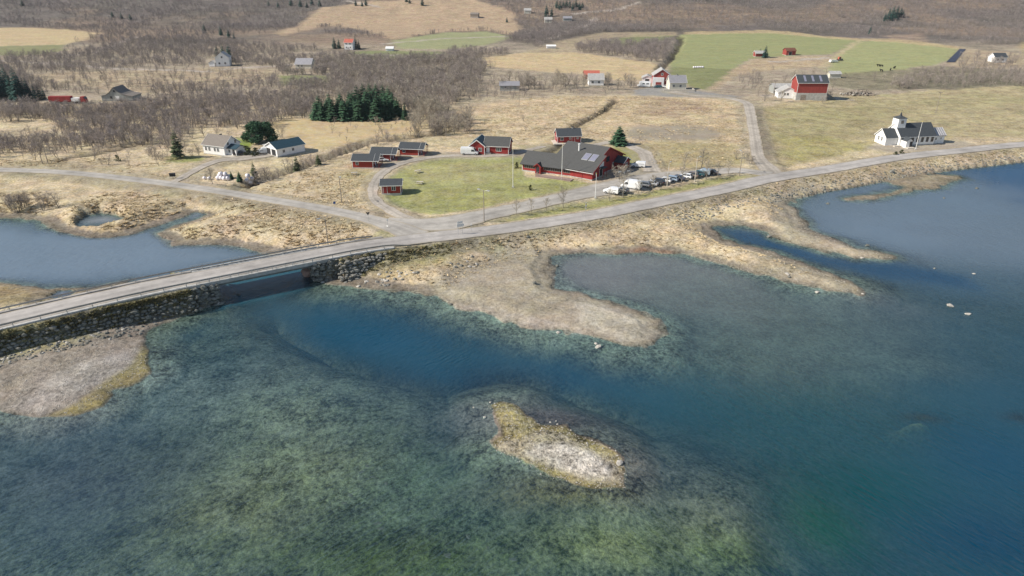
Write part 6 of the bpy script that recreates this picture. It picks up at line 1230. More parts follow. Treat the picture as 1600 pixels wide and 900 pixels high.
for pix, sp, lab in (([(880,400),(1080,400),(1340,470),(1400,560),(1200,620),(1050,600),(1040,520),(950,465),(880,440)], 5.5, 'dark weedy stones on the bed of the shallow bay'), ([(330,560),(600,600),(900,860),(300,880),(200,700)], 6.5, 'dark weed clumps on the sea bed in the foreground'), ([(1250,300),(1600,290),(1600,430),(1420,400),(1270,350)], 11, 'dark weedy stones in the far shallows')):
    x, y = scatter_area(pix, sp, z=0); m = fbm(x, y, 12, 95) > .45; x, y = x[m], y[m]; zz = np.minimum(hza(x, y), -.12)
    scatter('weed_clumps', lab, 'seaweed', np.c_[x, y, zz-.02], np.c_[rng.uniform(.4, 1.6, x.size), rng.uniform(.3, .9, x.size), rng.uniform(.2, .5, x.size)], SUBM, .05, rng.normal(-.4, .5, x.size))
# single boulders
for px, py, s_, mats, lb, zf in ((935,541,1.25,ROCKL,'pale angular boulder in the water off the gravel spit',0),(931,536,.7,ROCKL,'smaller pale rock beside the angular boulder off the spit',0),(968,724,1.15,ROCKL,'pale round boulder at the right end of the little island',0),(757,651,.55,ROCKL,'white rock in the water left of the little island',0),(873,519,.9,ROCKL,'pale rock on the lower edge of the gravel spit',0),(884,520,.5,ROCKS,'small grey rock beside the pale one on the spit edge',0),
    (1277,456,1.6,ROCKL,'pale flat boulder in the water under the sand spit',0),(1230,430,1.5,ROCKL,'brown boulder lying on the sand spit',0),(1233,434,1.2,ROCKS,'darker boulder against the brown one on the sand spit',0),(1485,477,2.1,ROCKL,'long white rock in the open water, larger of two',0),(1513,490,1.6,ROCKL,'long grey rock in the open water, right of the white one',0),(1348,459,.9,ROCKL,'small rock off the tip of the sand spit',0),(1347,403,1.2,ROCKL,'white rock on the edge of the curved sand bar',0),(1522,427,1.2,ROCKL,'small white rock far out on the right',0),(1461,419,1.0,ROCKS,'grey rock in the water right of the sand bar',0),
    (112,546,.75,ROCKS,'grey rock on the beach below the causeway, left of two',0),(146,546,.5,ROCKD,'dark rock on the beach below the causeway, right of two',0),(704,475,.9,ROCKD,'dark rock on the shore right of the bridge',0),(1526,294,1.6,ROCKD,'dark rock in the blue water near the right edge',0),(1294,318,1.6,ROCKD,'flat dark rock in the shallow bay near the road',0),(1392,275,2.6,ROCKS,'grey rock standing between the mud flats',0),(1355,383,1.6,ROCKD,'dark low rock above the curved sand bar',0),(1202,370,1.8,ROCKS,'grey boulder at the inner end of the narrow channel',0),(1475,309,1.3,ROCKD,'dark rock in the bay left of the right edge',0),
    (341,474,1.1,ROCKL,'pale rock at the foot of the western abutment',0),(504,441,.9,ROCKL,'pale rock at the foot of the eastern abutment',0),(372,460,.9,ROCKD,'dark rock just under the bridge span',0),(825,383,1.0,ROCKD,'dark stone at the edge of the grass above the mud',0),(870,415,.9,ROCKD,'dark stone on the mud at the bay head',0),(836,447,1.2,ROCKD,'dark stone pair on the upper gravel spit',0)):
    s_ = s_*(.72 if px > 1050 else .95); x, y = uz(px, py, .1); g_ = ob('boulder', random.choice(mats), None, (x, y, max(hz(x, y), -.12)+.10*s_), (random.uniform(-.2, .2), random.uniform(-.2, .2), random.uniform(0, 6)), (s_*1.25, s_, s_)); tag(g_, lb, 'boulder')
x, y = uz(470, 424, 1.4); tag(ob('boulder', rock_mesh('boulder', M['pink'], 5, 1.0, 2), None, (x+1.0, y+.6, .9), (.3, .2, .4), (2.6, 2.0, 2.6)), 'reddish pink block of rock leaning against the eastern abutment', 'boulder')
# small white stones round the island
for px, py in ((766,628),(773,630),(775,634),(860,659),(869,657),(871,662),(892,672),(925,688),(917,694),(953,700),(942,701),(962,704),(901,754),(939,756),(845,740),(845,674),(847,670),(965,712),(740,636)):
    x, y = uz(px, py, .1); tag(ob('small_rock', random.choice(ROCKL), None, (x, y, max(hz(x, y), -.03)+.05), (0, 0, random.uniform(0, 6)), random.uniform(.25, .42)), 'small white stone scattered round the little gravel island', 'rock', 'white stones round the little island')

# ------------------------------------------------------------------ vehicles
def loft(secs):
    "secs: list of (x, [(y,z)...]) closed rings of equal length"
    mb = MB(); n = len(secs[0][1]); v = []; f = []
    for x, ring in secs: v += [(x, y, z) for y, z in ring]
    for k in range(len(secs)-1):
        for i in range(n): f.append((k*n+i, k*n+(i+1) % n, (k+1)*n+(i+1) % n, (k+1)*n+i))
    f.append(tuple(range(n))[::-1]); f.append(tuple((len(secs)-1)*n+i for i in range(n))); return mb.add(v, f)
def ring(w_, z0, z1, wt): return [(-w_*.92, z0), (-w_, z0+.18*(z1-z0)), (-w_, z0+.7*(z1-z0)), (-wt, z1), (wt, z1), (w_, z0+.7*(z1-z0)), (w_, z0+.18*(z1-z0)), (w_*.92, z0)]
WHEEL = None
def wheel_set(g, xs, yw, r=.33, w_=.22):
    tm = fixn(MB().tube([(0, -w_/2, 0), (0, w_/2, 0)], [r, r], 14).mesh('tyre', M['tyre'])); rm = fixn(MB().tube([(0, -w_/2-.012, 0), (0, w_/2+.012, 0)], [r*.6, r*.6], 10).mesh('rim', M['rim']))
    for x in xs:
        for s_ in (-1, 1): o = ob('wheel', tm, g, (x, s_*(yw-w_/2+.01), r)); ob('rim', rm, o)
def car_proto(kind):
    L_, W_, hb, ht = dict(hatch=(4.2, .88, .95, 1.46), sedan=(4.6, .9, .93, 1.44), estate=(4.7, .9, .95, 1.5), suv=(4.6, .93, 1.08, 1.7))[kind]
    g = thing('parked_car', 'parked car', 'car', (0, 0, -50)); h2 = L_/2
    body = loft([(-h2, ring(W_*.78, .42, hb-.12, W_*.7)), (-h2+.12, ring(W_*.94, .3, hb-.02, W_*.82)), (-h2+.8, ring(W_, .26, hb, W_*.88)), (.2, ring(W_, .26, hb, W_*.9)), (h2-1.3, ring(W_, .26, hb-.02, W_*.86)), (h2-.35, ring(W_*.95, .28, hb-.2, W_*.8)), (h2, ring(W_*.75, .4, hb-.34, W_*.66))])
    b = ob('body', fixn(body.mesh('body', CARC['white'])), g)
    rb = {'hatch': -h2+.15, 'sedan': -h2+.75, 'estate': -h2+.12, 'suv': -h2+.12}[kind]; fr_ = h2-1.25
    def cab(dz, inset): return [(rb+dz*0, W_*.87-inset), (rb+.45, W_*.72-inset), (fr_-.75, W_*.72-inset), (fr_+.1, W_*.86-inset)]
    def ring4(x, w_, z): return [(x, -w_, z), (x, w_, z)]
    gl_ = MB(); wb, wt_ = W_*.87, W_*.70
    gl_.add([(rb, -wb, hb-.03), (fr_+.1, -wb, hb-.03), (fr_+.1, wb, hb-.03), (rb, wb, hb-.03), (rb+.42, -wt_, ht-.06), (fr_-.68, -wt_, ht-.06), (fr_-.68, wt_, ht-.06), (rb+.42, wt_, ht-.06)], [(3,2,1,0),(4,5,6,7),(0,1,5,4),(1,2,6,5),(2,3,7,6),(3,0,4,7)])
    ob('window', fixn(gl_.mesh('window', M['glass'])), g)
    rf = MB(); rf.slab([(rb+.36, -wt_-.02, ht), (fr_-.62, -wt_-.02, ht), (fr_-.62, wt_+.02, ht), (rb+.36, wt_+.02, ht)], .075)
    for s_ in (-1, 1):
        rf.bar((fr_+.12, s_*wb*.99, hb-.03), (fr_-.64, s_*wt_, ht-.04), .07, .07); rf.bar((rb-.02, s_*wb*.99, hb-.03), (rb+.4, s_*wt_, ht-.04), .14, .1); xm = (rb+fr_)/2-.05; rf.bar((xm, s_*(wb+.005), hb-.03), (xm, s_*(wt_+.01), ht-.04), .05, .09)
    ob('roof', fixn(rf.mesh('roof', CARC['white'])), g)
    for s_ in (-1, 1):
        ob('headlight', fixn(MB().box(h2-.22, h2-.03, s_*W_*.62-.17, s_*W_*.62+.17, hb-.36, hb-.22).mesh('headlight', M['plate'])), g); ob('tail_light', fixn(MB().box(-h2+.0, -h2+.1, s_*W_*.72-.1, s_*W_*.72+.1, hb-.32, hb-.12).mesh('tail_light', M['tail'])), g)
        ob('mirror', fixn(MB().box(fr_-.15, fr_+.0, s_*(W_+.08)-.08, s_*(W_+.08)+.08, hb, hb+.14).mesh('mirror', CARC['white'])), g)
    wheel_set(g, (-h2+.85, h2-.88), W_); return g
def van_proto(L_=5.3, W_=.98, H_=2.3, name='parked_van', lab='van', small=False):
    g = thing(name, lab, 'van', (0, 0, -50)); h2 = L_/2; nb = 1.15 if not small else 1.1; hood = h2-.95
    body = loft([(-h2, ring(W_*.97, .4, H_-.1, W_*.86)), (-h2+.08, ring(W_, .32, H_, W_*.88)), (hood-1.2, ring(W_, .3, H_, W_*.88)), (hood-.55, ring(W_, .3, H_-.22, W_*.84)), (hood+.12, ring(W_*.99, .3, nb+.12, W_*.86)), (h2-.2, ring(W_*.93, .3, nb-.16, W_*.8)), (h2, ring(W_*.8, .36, nb-.4, W_*.7))])
    ob('body', fixn(body.mesh('body', CARC['white'])), g); ws = MB()
    za, zb = nb+.14, H_-.3
    ws.add([(hood+.15, -W_*.80, za), (hood+.15, W_*.80, za), (hood-.5, W_*.76, zb+.06), (hood-.5, -W_*.76, zb+.06), (hood+.05, -W_*.80, za), (hood+.05, W_*.80, za), (hood-.6, W_*.76, zb+.06), (hood-.6, -W_*.76, zb+.06)], [(0,1,2,3),(7,6,5,4),(0,4,5,1),(1,5,6,2),(2,6,7,3),(3,7,4,0)]); ob('windscreen', fixn(ws.mesh('windscreen', M['glass'])), g)
    for s_ in (-1, 1):
        y0, y1_ = sorted((s_*(W_-.06), s_*(W_+.012))); ob('side_window', fixn(MB().prism([(hood-.15, nb+.08), (hood-.55, H_-.62), (hood-1.35, H_-.62), (hood-1.35, nb+.08)], 'y', y0, y1_).mesh('side_window', M['glass'])), g)
        if small: ob('side_window', fixn(MB().box(-h2+.5, hood-1.6, y0, y1_, nb+.1, H_-.55).mesh('side_window', M['glass'])), g)
        ob('headlight', fixn(MB().box(h2-.2, h2-.04, s_*W_*.62-.16, s_*W_*.62+.16, nb-.4, nb-.2).mesh('headlight', M['plate'])), g); ob('tail_light', fixn(MB().box(-h2-.012, -h2+.05, s_*W_*.84-.06, s_*W_*.84+.06, .9, 1.3).mesh('tail_light', M['tail'])), g)
    ob('rear_window', fixn(MB().box(-h2-.012, -h2+.04, -W_*.6, W_*.6, H_-.85, H_-.4).mesh('rear_window', M['glass'])), g); ob('bumper', fixn(MB().box(-h2-.06, -h2+.1, -W_*.9, W_*.9, .34, .55).box(h2-.1, h2+.04, -W_*.82, W_*.82, .32, .5).mesh('bumper', M['dark'])), g)
    wheel_set(g, (-h2+1.05, h2-.9), W_, .34); return g
CP = {k: car_proto(k) for k in ('hatch', 'sedan', 'estate', 'suv')}; VP = dict(big=van_proto(5.9, 1.0, 2.5), small=van_proto(4.5, .9, 1.85, small=True), mid=van_proto(5.2, .97, 2.0))
def recolor(g, colr):
    for ch in g.children:
        if ch.name.split('.')[0] in ('body', 'roof', 'mirror'): ch.material_slots[0].link = 'OBJECT'; ch.material_slots[0].material = CARC[colr]
def park(proto, px, py, ang, colr, label, group=None):
    x, y = at(px, py); z = max(hz(x, y), 0); 
    d = min(linedist([tuple(v) for v in q[::2]], np.array([x]), np.array([y]))[0][0] for q in road_pts)
    z += .16 if d < 6.3 else .03
    o = clone(proto, USED, (x, y, z), R(ang), label, None, group); recolor(o, colr); return o
pg = 'cars parked in the row beside the service road'
for kd, px, py, ang, colr, lb in (('small',955,304,152,'white','white small van nearest the camera at the left end of the parked row'),('hatch',971,302,150,'grey','grey hatchback beside the nearest white van'),('big',986,296,150,'white','large white panel van in the parked row'),('estate',1004,293,150,'grey','dark grey estate car right of the large white van'),('sedan',1016,291,150,'silver','silver saloon, second car right of the large white van'),('suv',1026,289,150,'black','black car between the silver saloon and the white car'),
    ('hatch',1038,286,150,'white','white hatchback in the middle of the parked row'),('estate',1047,284,150,'paleblue','pale blue estate car left of the navy one'),('sedan',1058,282.5,150,'navy','navy blue saloon in the right half of the parked row'),('hatch',1070,280,150,'white','white hatchback right of the navy saloon'),('suv',1079,278.5,150,'brown','grey brown car near the right end of the parked row'),('estate',1090,276,150,'teal','dark teal estate car near the right end of the parked row'),('small',1098,274.5,150,'paleblue','pale blue people carrier next to the teal estate'),('sedan',1109,273.5,150,'black','black saloon at the far right end of the parked row')):
    park((VP if kd in VP else CP)[kd], px, py, ang, colr, lb, pg)
park(VP['big'], 734, 243, -4, 'white', 'white panel van parked beside the red house with the cross gable')
park(CP['sedan'], 597, 252, 8, 'white', 'white car parked beside the middle log cabin')
park(VP['small'], 997, 262, 165, 'white', 'white van parked alone behind the large red building')
park(VP['mid'], 414, 241, 195, 'white', 'white van backed up to the garage'); park(CP['hatch'], 376, 243, 20, 'black', 'black car in the yard right of the white house')
mh = thing('motorhome', 'white motorhome parked on the farm yard left of the red barn', 'motorhome', G(1006,136), R(168))
part('body', loft([(-3.4, ring(1.1, .45, 2.9, 1.0)), (-3.3, ring(1.14, .4, 3.0, 1.05)), (1.6, ring(1.14, .4, 3.0, 1.05)), (2.5, ring(1.1, .4, 2.75, .95)), (2.6, ring(1.0, .4, 1.75, .85)), (3.3, ring(.95, .4, 1.15, .8)), (3.5, ring(.8, .45, .9, .7))]), CARC['white'], mh)
for s_ in (-1, 1): part('side_window', MB().box(-2.6, -1.2, *sorted((s_*1.0, s_*1.155)), 1.6, 2.2).box(-.4, .8, *sorted((s_*1.0, s_*1.155)), 1.6, 2.2), M['glass'], mh)
part('windscreen', MB().prism([(2.62, 1.72), (3.1, 1.2), (3.2, 1.22), (2.75, 1.78)], 'y', -.85, .85), M['glass'], mh); wheel_set(mh, (-1.9, 2.4), 1.05, .36)
park(CP['estate'], 1027, 137.5, 178, 'teal', 'dark green car on the farm yard before the red barn'); park(CP['sedan'], 1040, 137, 178, 'white', 'white car on the farm yard against the white annex')
# red lorry with trailer
tk = thing('lorry', 'dark red lorry with long trailer standing left of the grey barn', 'lorry', G(112,161.5), R(2))
part('trailer_body', MB().box(-9.5, .5, -1.25, 1.25, 1.1, 3.4), M['red'], tk); part('load', MB().box(.9, 4.6, -1.2, 1.2, 1.1, 2.6), M['trim'], tk); part('cab', loft([(5.0, ring(1.2, .6, 3.2, 1.1)), (6.6, ring(1.2, .6, 3.2, 1.1)), (7.2, ring(1.18, .6, 2.2, 1.05)), (7.3, ring(1.1, .6, 1.6, 1.0))]), M['red'], tk)
part('chassis', MB().box(-9.3, 6.8, -.5, .5, .6, 1.05), M['dark'], tk); part('windscreen', MB().prism([(6.75, 3.0), (7.28, 2.15), (7.32, 2.2), (6.85, 3.05)], 'y', -1.0, 1.0), M['glass'], tk); wheel_set(tk, (-8.2, -7.0, -5.8, 2.0, 6.0), 1.2, .5, .3)
# small boat / trailer goods in the far field
x_ = thing('farm_trailer', 'pale covered trailer beside the green tractor in the far field', 'trailer', G(1302,98), R(15)); part('cover', MB().prism([(-3, .5), (3, .5), (2.6, 1.6), (-2.6, 1.9)], 'y', -1.1, 1.1), M['trim'], x_); part('frame', MB().box(-3.2, 4, -.1, .1, .4, .49), M['dark'], x_); wheel_set(x_, (-.6,), 1.2, .4)
x_ = thing('tractor', 'small green and red tractor in the far field', 'tractor', G(1312,95), R(15)); part('body', MB().box(-.6, 2.0, -.45, .45, .7, 1.4), CARC['teal'], x_); part('cab', MB().box(-1.4, .2, -.7, .7, 1.0, 2.6), M['roof_red'], x_); part('window', MB().box(-1.3, .25, -.65, .65, 1.5, 2.4).box(-1.2, .1, -.74, .74, 1.5, 2.4), M['glass'], x_); wheel_set(x_, (-1.1,), 1.0, .75, .4)
wheel_set(x_, (1.6,), .8, .45, .25)

# ------------------------------------------------------------------ street furniture
def lamp(px, py, h, label, rot=0.0, mat='wood', double=False, group='street lamps along the roads'):
    g = thing('street_lamp', label, 'street lamp', G(px, py), rot, group); part('pole', MB().tube([(0, 0, -.5), (0, 0, h)], [.12, .08], 8), M[mat], g)
    for s_ in ((1, -1) if double else (1,)):
        part('arm', MB().tube([(0, 0, h-.25), (s_*.5, 0, h+.05), (s_*1.2, 0, h+.12)], [.035, .03, .03], 5), M['galvan'], g); hd = part('lamp_head', MB().prism([(s_*1.0, h+.04), (s_*1.75, h+.08), (s_*1.75, h+.2), (s_*1.0, h+.22)], 'y', -.16, .16), M['galvan'], g)
        part('lens', MB().box(min(s_*1.1, s_*1.7), max(s_*1.1, s_*1.7), -.12, .12, h-.02, h+.03), M['plate'], hd)
lamp(513, 385, 7.5, 'street lamp between the bridge and the west road', R(200)); lamp(534, 317.5, 7.3, 'wooden lamp post beside the west road near the cabins', R(-60)); lamp(756.5, 350, 8.0, 'street lamp on the grass wedge by the junction', R(150), double=True)
lamp(973, 305, 6.5, 'two armed lamp between the parked vans', R(20), 'galvan', True); lamp(1155, 276, 7.4, 'lamp beside the gravel road corner', R(100)); lamp(1042, 293, 7.0, 'slim pale post in the row of parked cars', R(60), 'plank_pale'); lamp(1085.5, 284, 7.2, 'white lamp post standing in the parked car row', R(40), 'plank_pale')
def flagpole(px, py, h, label):
    g = thing('flagpole', label, 'flagpole', G(px, py), 0, 'white flagpoles'); part('pole', MB().tube([(0, 0, -.2), (0, 0, h)], [.10, .05], 10), M['trim'], g); part('knob', MB().tube([(0, 0, h), (0, 0, h+.1), (0, 0, h+.2)], [.05, .13, .04], 8), M['yellow'], g); part('base', MB().box(-.3, .3, -.3, .3, -.3, .25), M['concrete'], g)
flagpole(877.5, 281, 11, 'white flagpole in front of the long wing of the large red building'); flagpole(801.5, 292, 11, 'white flagpole on the lawn left of the large red building'); flagpole(1430.5, 233.5, 9.5, 'white flagpole in front of the church'); flagpole(930, 311, 6.8, 'short white flagpole at the end of the service road lawn')
# power poles
def power_pole(px, py, h, label, twin=True, rot=0):
    g = thing('power_pole', label, 'power pole', G(px, py), rot, 'wooden power poles')
    for s_ in ((-1, 1) if twin else (0,)): part('pole', MB().tube([(s_*.9, 0, -.5), (s_*.9, 0, h)], [.14, .10], 6), M['wood'], g)
    part('crossarm', MB().box(-2.0 if twin else -.8, 2.0 if twin else .8, -.2, -.09, h-.5, h-.34), M['wood'], g)
    for x in ((-1.8, 0, 1.8) if twin else (-.7, .7)): part('insulator', MB().tube([(x, -.15, h-.34), (x, -.15, h-.1)], [.07, .05], 6), M['dark'], g)
    return g
power_pole(71, 256, 9.5, 'twin wooden power pole by the ditch near the west road'); power_pole(302, 198, 8, 'twin wooden power pole in the birch belt left of the white house', rot=.2); power_pole(811, 166, 9, 'single wooden power pole in the brown meadow', False); power_pole(1462, 176, 9, 'wooden power pole in the right hand meadow', False); power_pole(697, 213, 6, 'wooden power pole in the scrub by the stream', False)
power_pole(82, 112, 8, 'wooden power pole by the far track on the left', False); power_pole(1194, 158, 7, 'wooden power pole beside the gravel road near the barn', False); power_pole(1208, 152, 8, 'wooden power pole left of the small white house at the barn', False)
# stream pipe bridge / footbridge rails near the stream
gb_ = thing('footbridge', 'narrow pale plank footbridge with rails over the stream beside the west road', 'footbridge', (*at(403,281), hz(*at(403,281))+.4), R(-14)); 
for y_ in (0, 1.2): part('rail', MB().box(-2, 9.5, y_-.06, y_+.06, .8, .92), M['plank_pale'], gb_)
part('deck', MB().box(-2, 9.5, .08, 1.1, 0, .12), M['plank_pale'], gb_); pm = MB().box(-.05, .05, -.05, .05, -.8, .8).mesh('post', M['plank_pale'])
for x_ in (-1.9, 1.9, 5.6, 9.4):
    for y_ in (0, 1.2): ob('post', pm, gb_, (x_, y_, 0))
# road signs
def sign(px, py, h, kind, label, rot):
    g = thing('road_sign', label, 'road sign', G(px, py), rot); part('post', MB().tube([(0, 0, -.3), (0, 0, h)], [.035, .035], 6), M['galvan'], g)
    if kind == 'yield':
        part('panel', MB().prism([(-.5, h), (.5, h), (0, h-.87)], 'y', -.06, -.04), M['dark'], g)
    elif kind == 'board': part('panel', MB().box(-.75, .75, -.065, -.04, h-.9, h), M['trim'], g)
    elif kind == 'arrow': part('panel', MB().prism([(-.8, h-.45), (.55, h-.45), (.85, h-.2), (.55, h+.05), (-.8, h+.05)], 'y', -.065, -.04), M['trim'], g)
    elif kind == 'blue': part('panel', MB().box(-.3, .3, -.06, -.04, h-.6, h), M['blue_sign'], g)
    elif kind == 'marker':
        part('panel', MB().box(-.2, .2, -.07, -.04, h-1.6, h), M['trim'], g); 
        for k in range(2): part('stripe', MB().box(-.2, .2, -.075, -.0705, h-.5-k*.8, h-.25-k*.8), M['yellow'], g)
    elif kind == 'small': part('panel', MB().box(-.16, .16, -.06, -.04, h-.35, h), M['trim'], g)
    return g
sign(576.5, 351, 2.6, 'yield', 'triangular give way sign seen from behind on the side road', R(200)); sign(524, 331, 2.2, 'blue', 'small blue sign beside the west road', R(30)); sign(606.5, 360, 2.2, 'small', 'small white marker on the grass corner of the junction', R(20)); sign(606, 361.5, .9, 'small', 'low delineator post on the grass corner of the junction', R(-30))
sg_ = thing('direction_sign', 'white double direction sign on two posts at the roadside by the junction', 'road sign', G(719.5, 372), R(25))
for x_ in (-.55, .55): part('post', MB().tube([(x_, 0, -.3), (x_, 0, 3.4)], [.045, .045], 6), M['galvan'], sg_)
part('panel', MB().prism([(-.8, 2.0), (.8, 2.0), (1.0, 2.35), (.8, 2.7), (-.8, 2.7)], 'y', -.09, -.05), M['trim'], sg_); part('panel', MB().prism([(-.7, 2.8), (.5, 2.8), (.7, 3.05), (.5, 3.3), (-.7, 3.3)], 'y', -.09, -.05), M['trim'], sg_)
sign(914.5, 345.5, 4.2, 'marker', 'tall white and yellow marker post beside the main road', R(10)); sign(736.5, 367, 2.0, 'small', 'slim grey delineator on the sea side of the main road', 0)
# mail boxes
mb_ = thing('mailbox_stand', 'dark mailbox stand where the drive meets the west road', 'mailbox', G(271,281), R(10)); part('box', MB().box(-.8, .8, -.25, .25, .8, 1.6), M['dark'], mb_); part('post', MB().box(-.06, .06, -.06, .06, -.3, .795), M['wood'], mb_); part('roof', MB().prism([(-.4, 1.605), (.4, 1.605), (0, 1.85)], 'x', -.9, .9), M['dark'], mb_)
# picnic tables
def picnic(px, py, label, rot):
    g = thing('picnic_table', label, 'picnic table', G(px, py), rot, 'picnic tables on the lawns')
    pl = MB().box(-.95, .95, -.065, .065, 0, .04).mesh('plank', M['plank_pale'])
    for k in range(5): ob('plank', pl, g, (0, -.30+.15*k, .74))
    for y_ in (-.85, -.71, .71, .85): ob('plank', pl, g, (0, y_, .44))
    for x_ in (-.65, .65):
        lm_ = MB(); lm_.bar((x_, -.75, 0), (x_, -.2, .735), .06, .1).bar((x_, .75, 0), (x_, .2, .735), .06, .1).bar((x_, -.92, .39), (x_, .92, .39), .06, .1); part('leg_frame', lm_, M['wood'], g)
picnic(553.5, 273, 'pale picnic table on the grass left of the gravel track', .2); picnic(656, 288, 'pale picnic table on the lawn right of the tiny cabin', -.1); picnic(653, 270, 'low weathered picnic table on the upper lawn', .6)
# silage bales
bm_ = bmesh.new(); bmesh.ops.create_cone(bm_, segments=18, radius1=.62, radius2=.62, depth=1.2, cap_ends=True); bmesh.ops.bevel(bm_, geom=[e for e in bm_.edges if len([f for f in e.link_faces if len(f.verts) > 4]) == 1], offset=.16, segments=2, affect='EDGES'); bmesh.ops.rotate(bm_, verts=bm_.verts, matrix=Matrix.Rotation(R(90), 3, 'Y'))
BM = bpy.data.meshes.new('bale'); bm_.to_mesh(BM); bm_.free(); BM.materials.append(M['bale']); BM.polygons.foreach_set('use_smooth', [True]*len(BM.polygons))
for i, (px, py, dz) in enumerate([(341,280.5,0),(346,280.5,0),(351,281,0),(356,281,0),(343,277.5,0),(349,277.5,0),(355,278,0),(360,278,0),(346,279,.95),(353,279,.95),(386,283,0),(391,283,0),(394,280,0),(388,281,.9),(320,280,0),(327,280.5,0)]):
    x, y = at(px, py); s_ = .75 if px < 330 else 1; tag(ob('silage_bale', BM, None, (x, y, hz(x, y)+.6*s_+dz), (0, 0, random.uniform(0, 3)), s_), ('smaller white wrapped bale lying apart at the left' if px < 330 else 'white plastic wrapped bale in the right heap beyond the young spruces' if px > 380 else 'white plastic wrapped bale in the large heap beside the west road'), 'bale', 'white bales right of the young spruces' if px > 380 else ('white bales lying apart' if px < 330 else 'white bales in the large heap'))
# white wrapped bales in a row on the far green field
x0_, y0_ = at(1084,106.5); x9_, y9_ = at(1098,106.5)
for k in range(6): x, y = x0_+(x9_-x0_)*k/5, y0_+(y9_-y0_)*k/5; tag(ob('silage_bale', BM, None, (x, y, hz(x, y)+.6), (0, 0, .1*k), .95), 'white wrapped bale in the short row on the far green field', 'bale', 'white bales in a row on the far green field')
# dark tarpaulin strip laid on the far field
tp = A([(1478.5,97.5),(1492,97.5),(1509,77),(1499,77)]); mb = MB(); n_ = 14; rows = []
for k in range(n_+1):
    u = k/n_; a_ = (tp[0][0]+(tp[3][0]-tp[0][0])*u, tp[0][1]+(tp[3][1]-tp[0][1])*u); b_ = (tp[1][0]+(tp[2][0]-tp[1][0])*u, tp[1][1]+(tp[2][1]-tp[1][1])*u)
    for q in range(5): x, y = a_[0]+(b_[0]-a_[0])*q/4, a_[1]+(b_[1]-a_[1])*q/4; rows.append((x, y, hz(x, y)+.25+random.uniform(0, .12)))
o0 = Vector(rows[0]); mb.add([Vector(r__)-o0 for r__ in rows], [(k*5+q, k*5+q+1, k*5+q+6, k*5+q+5) for k in range(n_) for q in range(4)]); me_ = mb.mesh('tarpaulin', M['tarp']); o = ob('tarpaulin', me_, None, o0); so = o.modifiers.new('thickness', 'SOLIDIFY'); so.thickness = .05; tag(o, 'long blue black plastic sheet laid over a field strip on the right', 'tarpaulin')
# cattle
bmc = bpy.data.meshes.new('cow'); vv = [(0,0,1.05),(.75,0,1.1),(1.05,0,1.35),(1.4,0,1.45),(1.75,0,1.25),(-.75,0,1.1),(-.95,0,1.2),(-1.05,0,.6),(.7,.2,.6),(.7,.2,.05),(.7,-.2,.6),(.7,-.2,.05),(-.75,.2,.65),(-.7,.22,.05),(-.75,-.2,.65),(-.7,-.22,.05),(1.35,.22,1.55),(1.35,-.22,1.55)]
ee = [(0,1),(1,2),(2,3),(3,4),(0,5),(5,6),(6,7),(1,8),(8,9),(1,10),(10,11),(5,12),(12,13),(5,14),(14,15),(3,16),(3,17)]; bmc.from_pydata(vv, ee, [])
def cow(px, py, rot, label, first=[None]):
    x, y = at(px, py)
    if first[0] is None:
        o = ob('cow', bmc, None); sk = o.modifiers.new('skin', 'SKIN'); rs = [.36,.34,.22,.17,.10,.34,.10,.03,.13,.08,.13,.08,.15,.08,.15,.08,.04,.04]
        for k, r__ in enumerate(rs): bmc.skin_vertices[0].data[k].radius = (r__, r__*1.1)
        bmc.skin_vertices[0].data[0].use_root = True; o.modifiers.new('smooth', 'SUBSURF').levels = 1; bmc.materials.append(M['cow']); first[0] = o
    else: o = first[0].copy(); COL.objects.link(o)
    o.location = (x, y, hz(x, y)); o.rotation_euler = (0, 0, rot); tag(o, label, 'cow', 'black cattle on the green field')
cow(1372.5, 104, 3.3, 'black cow farthest out on the green field'); cow(1377, 104.5, 3.0, 'black cow close beside the farthest one'); cow(1397, 107.5, .6, 'black cow nearest the scrub edge on the right'); cow(1391, 110.5, 1.0, 'black cow just left of the rightmost one'); cow(1377, 112, 2.0, 'black cow lowest on the field')
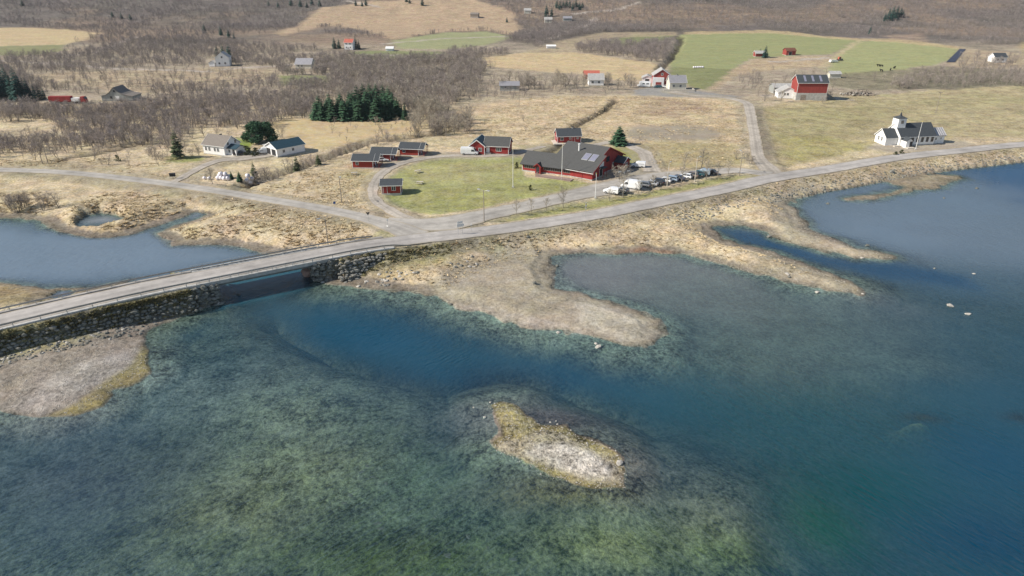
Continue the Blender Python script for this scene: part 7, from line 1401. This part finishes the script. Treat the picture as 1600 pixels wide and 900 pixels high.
# stack of old timber and rubble
g = thing('rubble_heap', 'tangled heap of old timber and stones right of the big red barn', 'rubble heap', G(1342,148)); rest = MB(); rr = random.Random(4)
for k in range(150):
    a_ = rr.uniform(0, 6.28); q = rr.random()**.6; x, y = math.cos(a_)*q*9, math.sin(a_)*q*4.5; z = (1-q)*3.0*rr.random()+.1; d = Vector((rr.gauss(0, 1), rr.gauss(0, 1), rr.gauss(0, .35))).normalized()*rr.uniform(.6, 2.2); p = Vector((x, y, z)); rest.bar(p-d, p+d, rr.uniform(.12, .35), rr.uniform(.08, .3))
o = part('timber', rest, M['wood'], g); o['kind'] = 'stuff'
for k in range(40): a_ = rr.uniform(0, 6.28); q = rr.random(); ob('stone', rr.choice(ROCKL+ROCKS), g, (math.cos(a_)*q*8-2, math.sin(a_)*q*4-1, .4+rr.random()*1.4*(1-q)), (rr.random(), rr.random(), rr.random()*6), rr.uniform(.6, 1.5))
# small items near the cross gable house
tag(ob('plastic_bench', fixn(MB().box(-1.3, 1.3, -.4, .4, .0, .6).box(-1.3, 1.3, .3, .4, .6, .9).mesh('plastic_bench', M['plank_pale'])), None, G(761,242)), 'pale low bench between the white van and the red house door', 'bench')
# terrace wall of the cream house
o = part('garden_wall', MB().box(0, 16, 0, .4, -.5, 1.0).box(15.6, 16, .4, 4, -.5, 1.0), M['plank_pale'], None); o.location = (*at(1037,143), hz(*at(1037,143))); tag(o, 'low cream garden wall in front of the cream farmhouse', 'wall')

# ------------------------------------------------------------------ haze
hx = 3900; zb, zt_ = float(H.min())-1, max(float(H.max())+12, CZ+15)
hm = fixn(MB().box(-hx, hx, -1800, hx, zb, zt_).mesh('haze', None)); hmat = bpy.data.materials.new('haze'); hmat.use_nodes = True; nt = hmat.node_tree; nt.nodes.remove(nt.nodes['Principled BSDF'])
pv = nt.nodes.new('ShaderNodeVolumePrincipled'); pv.inputs['Color'].default_value = (.86, .92, 1, 1); pv.inputs['Density'].default_value = .00005; pv.inputs['Anisotropy'].default_value = .1; nt.links.new(pv.outputs[0], nt.nodes['Material Output'].inputs['Volume']); hm.materials.append(hmat)
hzo = ob('haze', hm); tag(hzo, 'thin pale air haze over the whole landscape', 'haze', None, 'stuff')
print('verts', N, 'objects', len(S.objects))
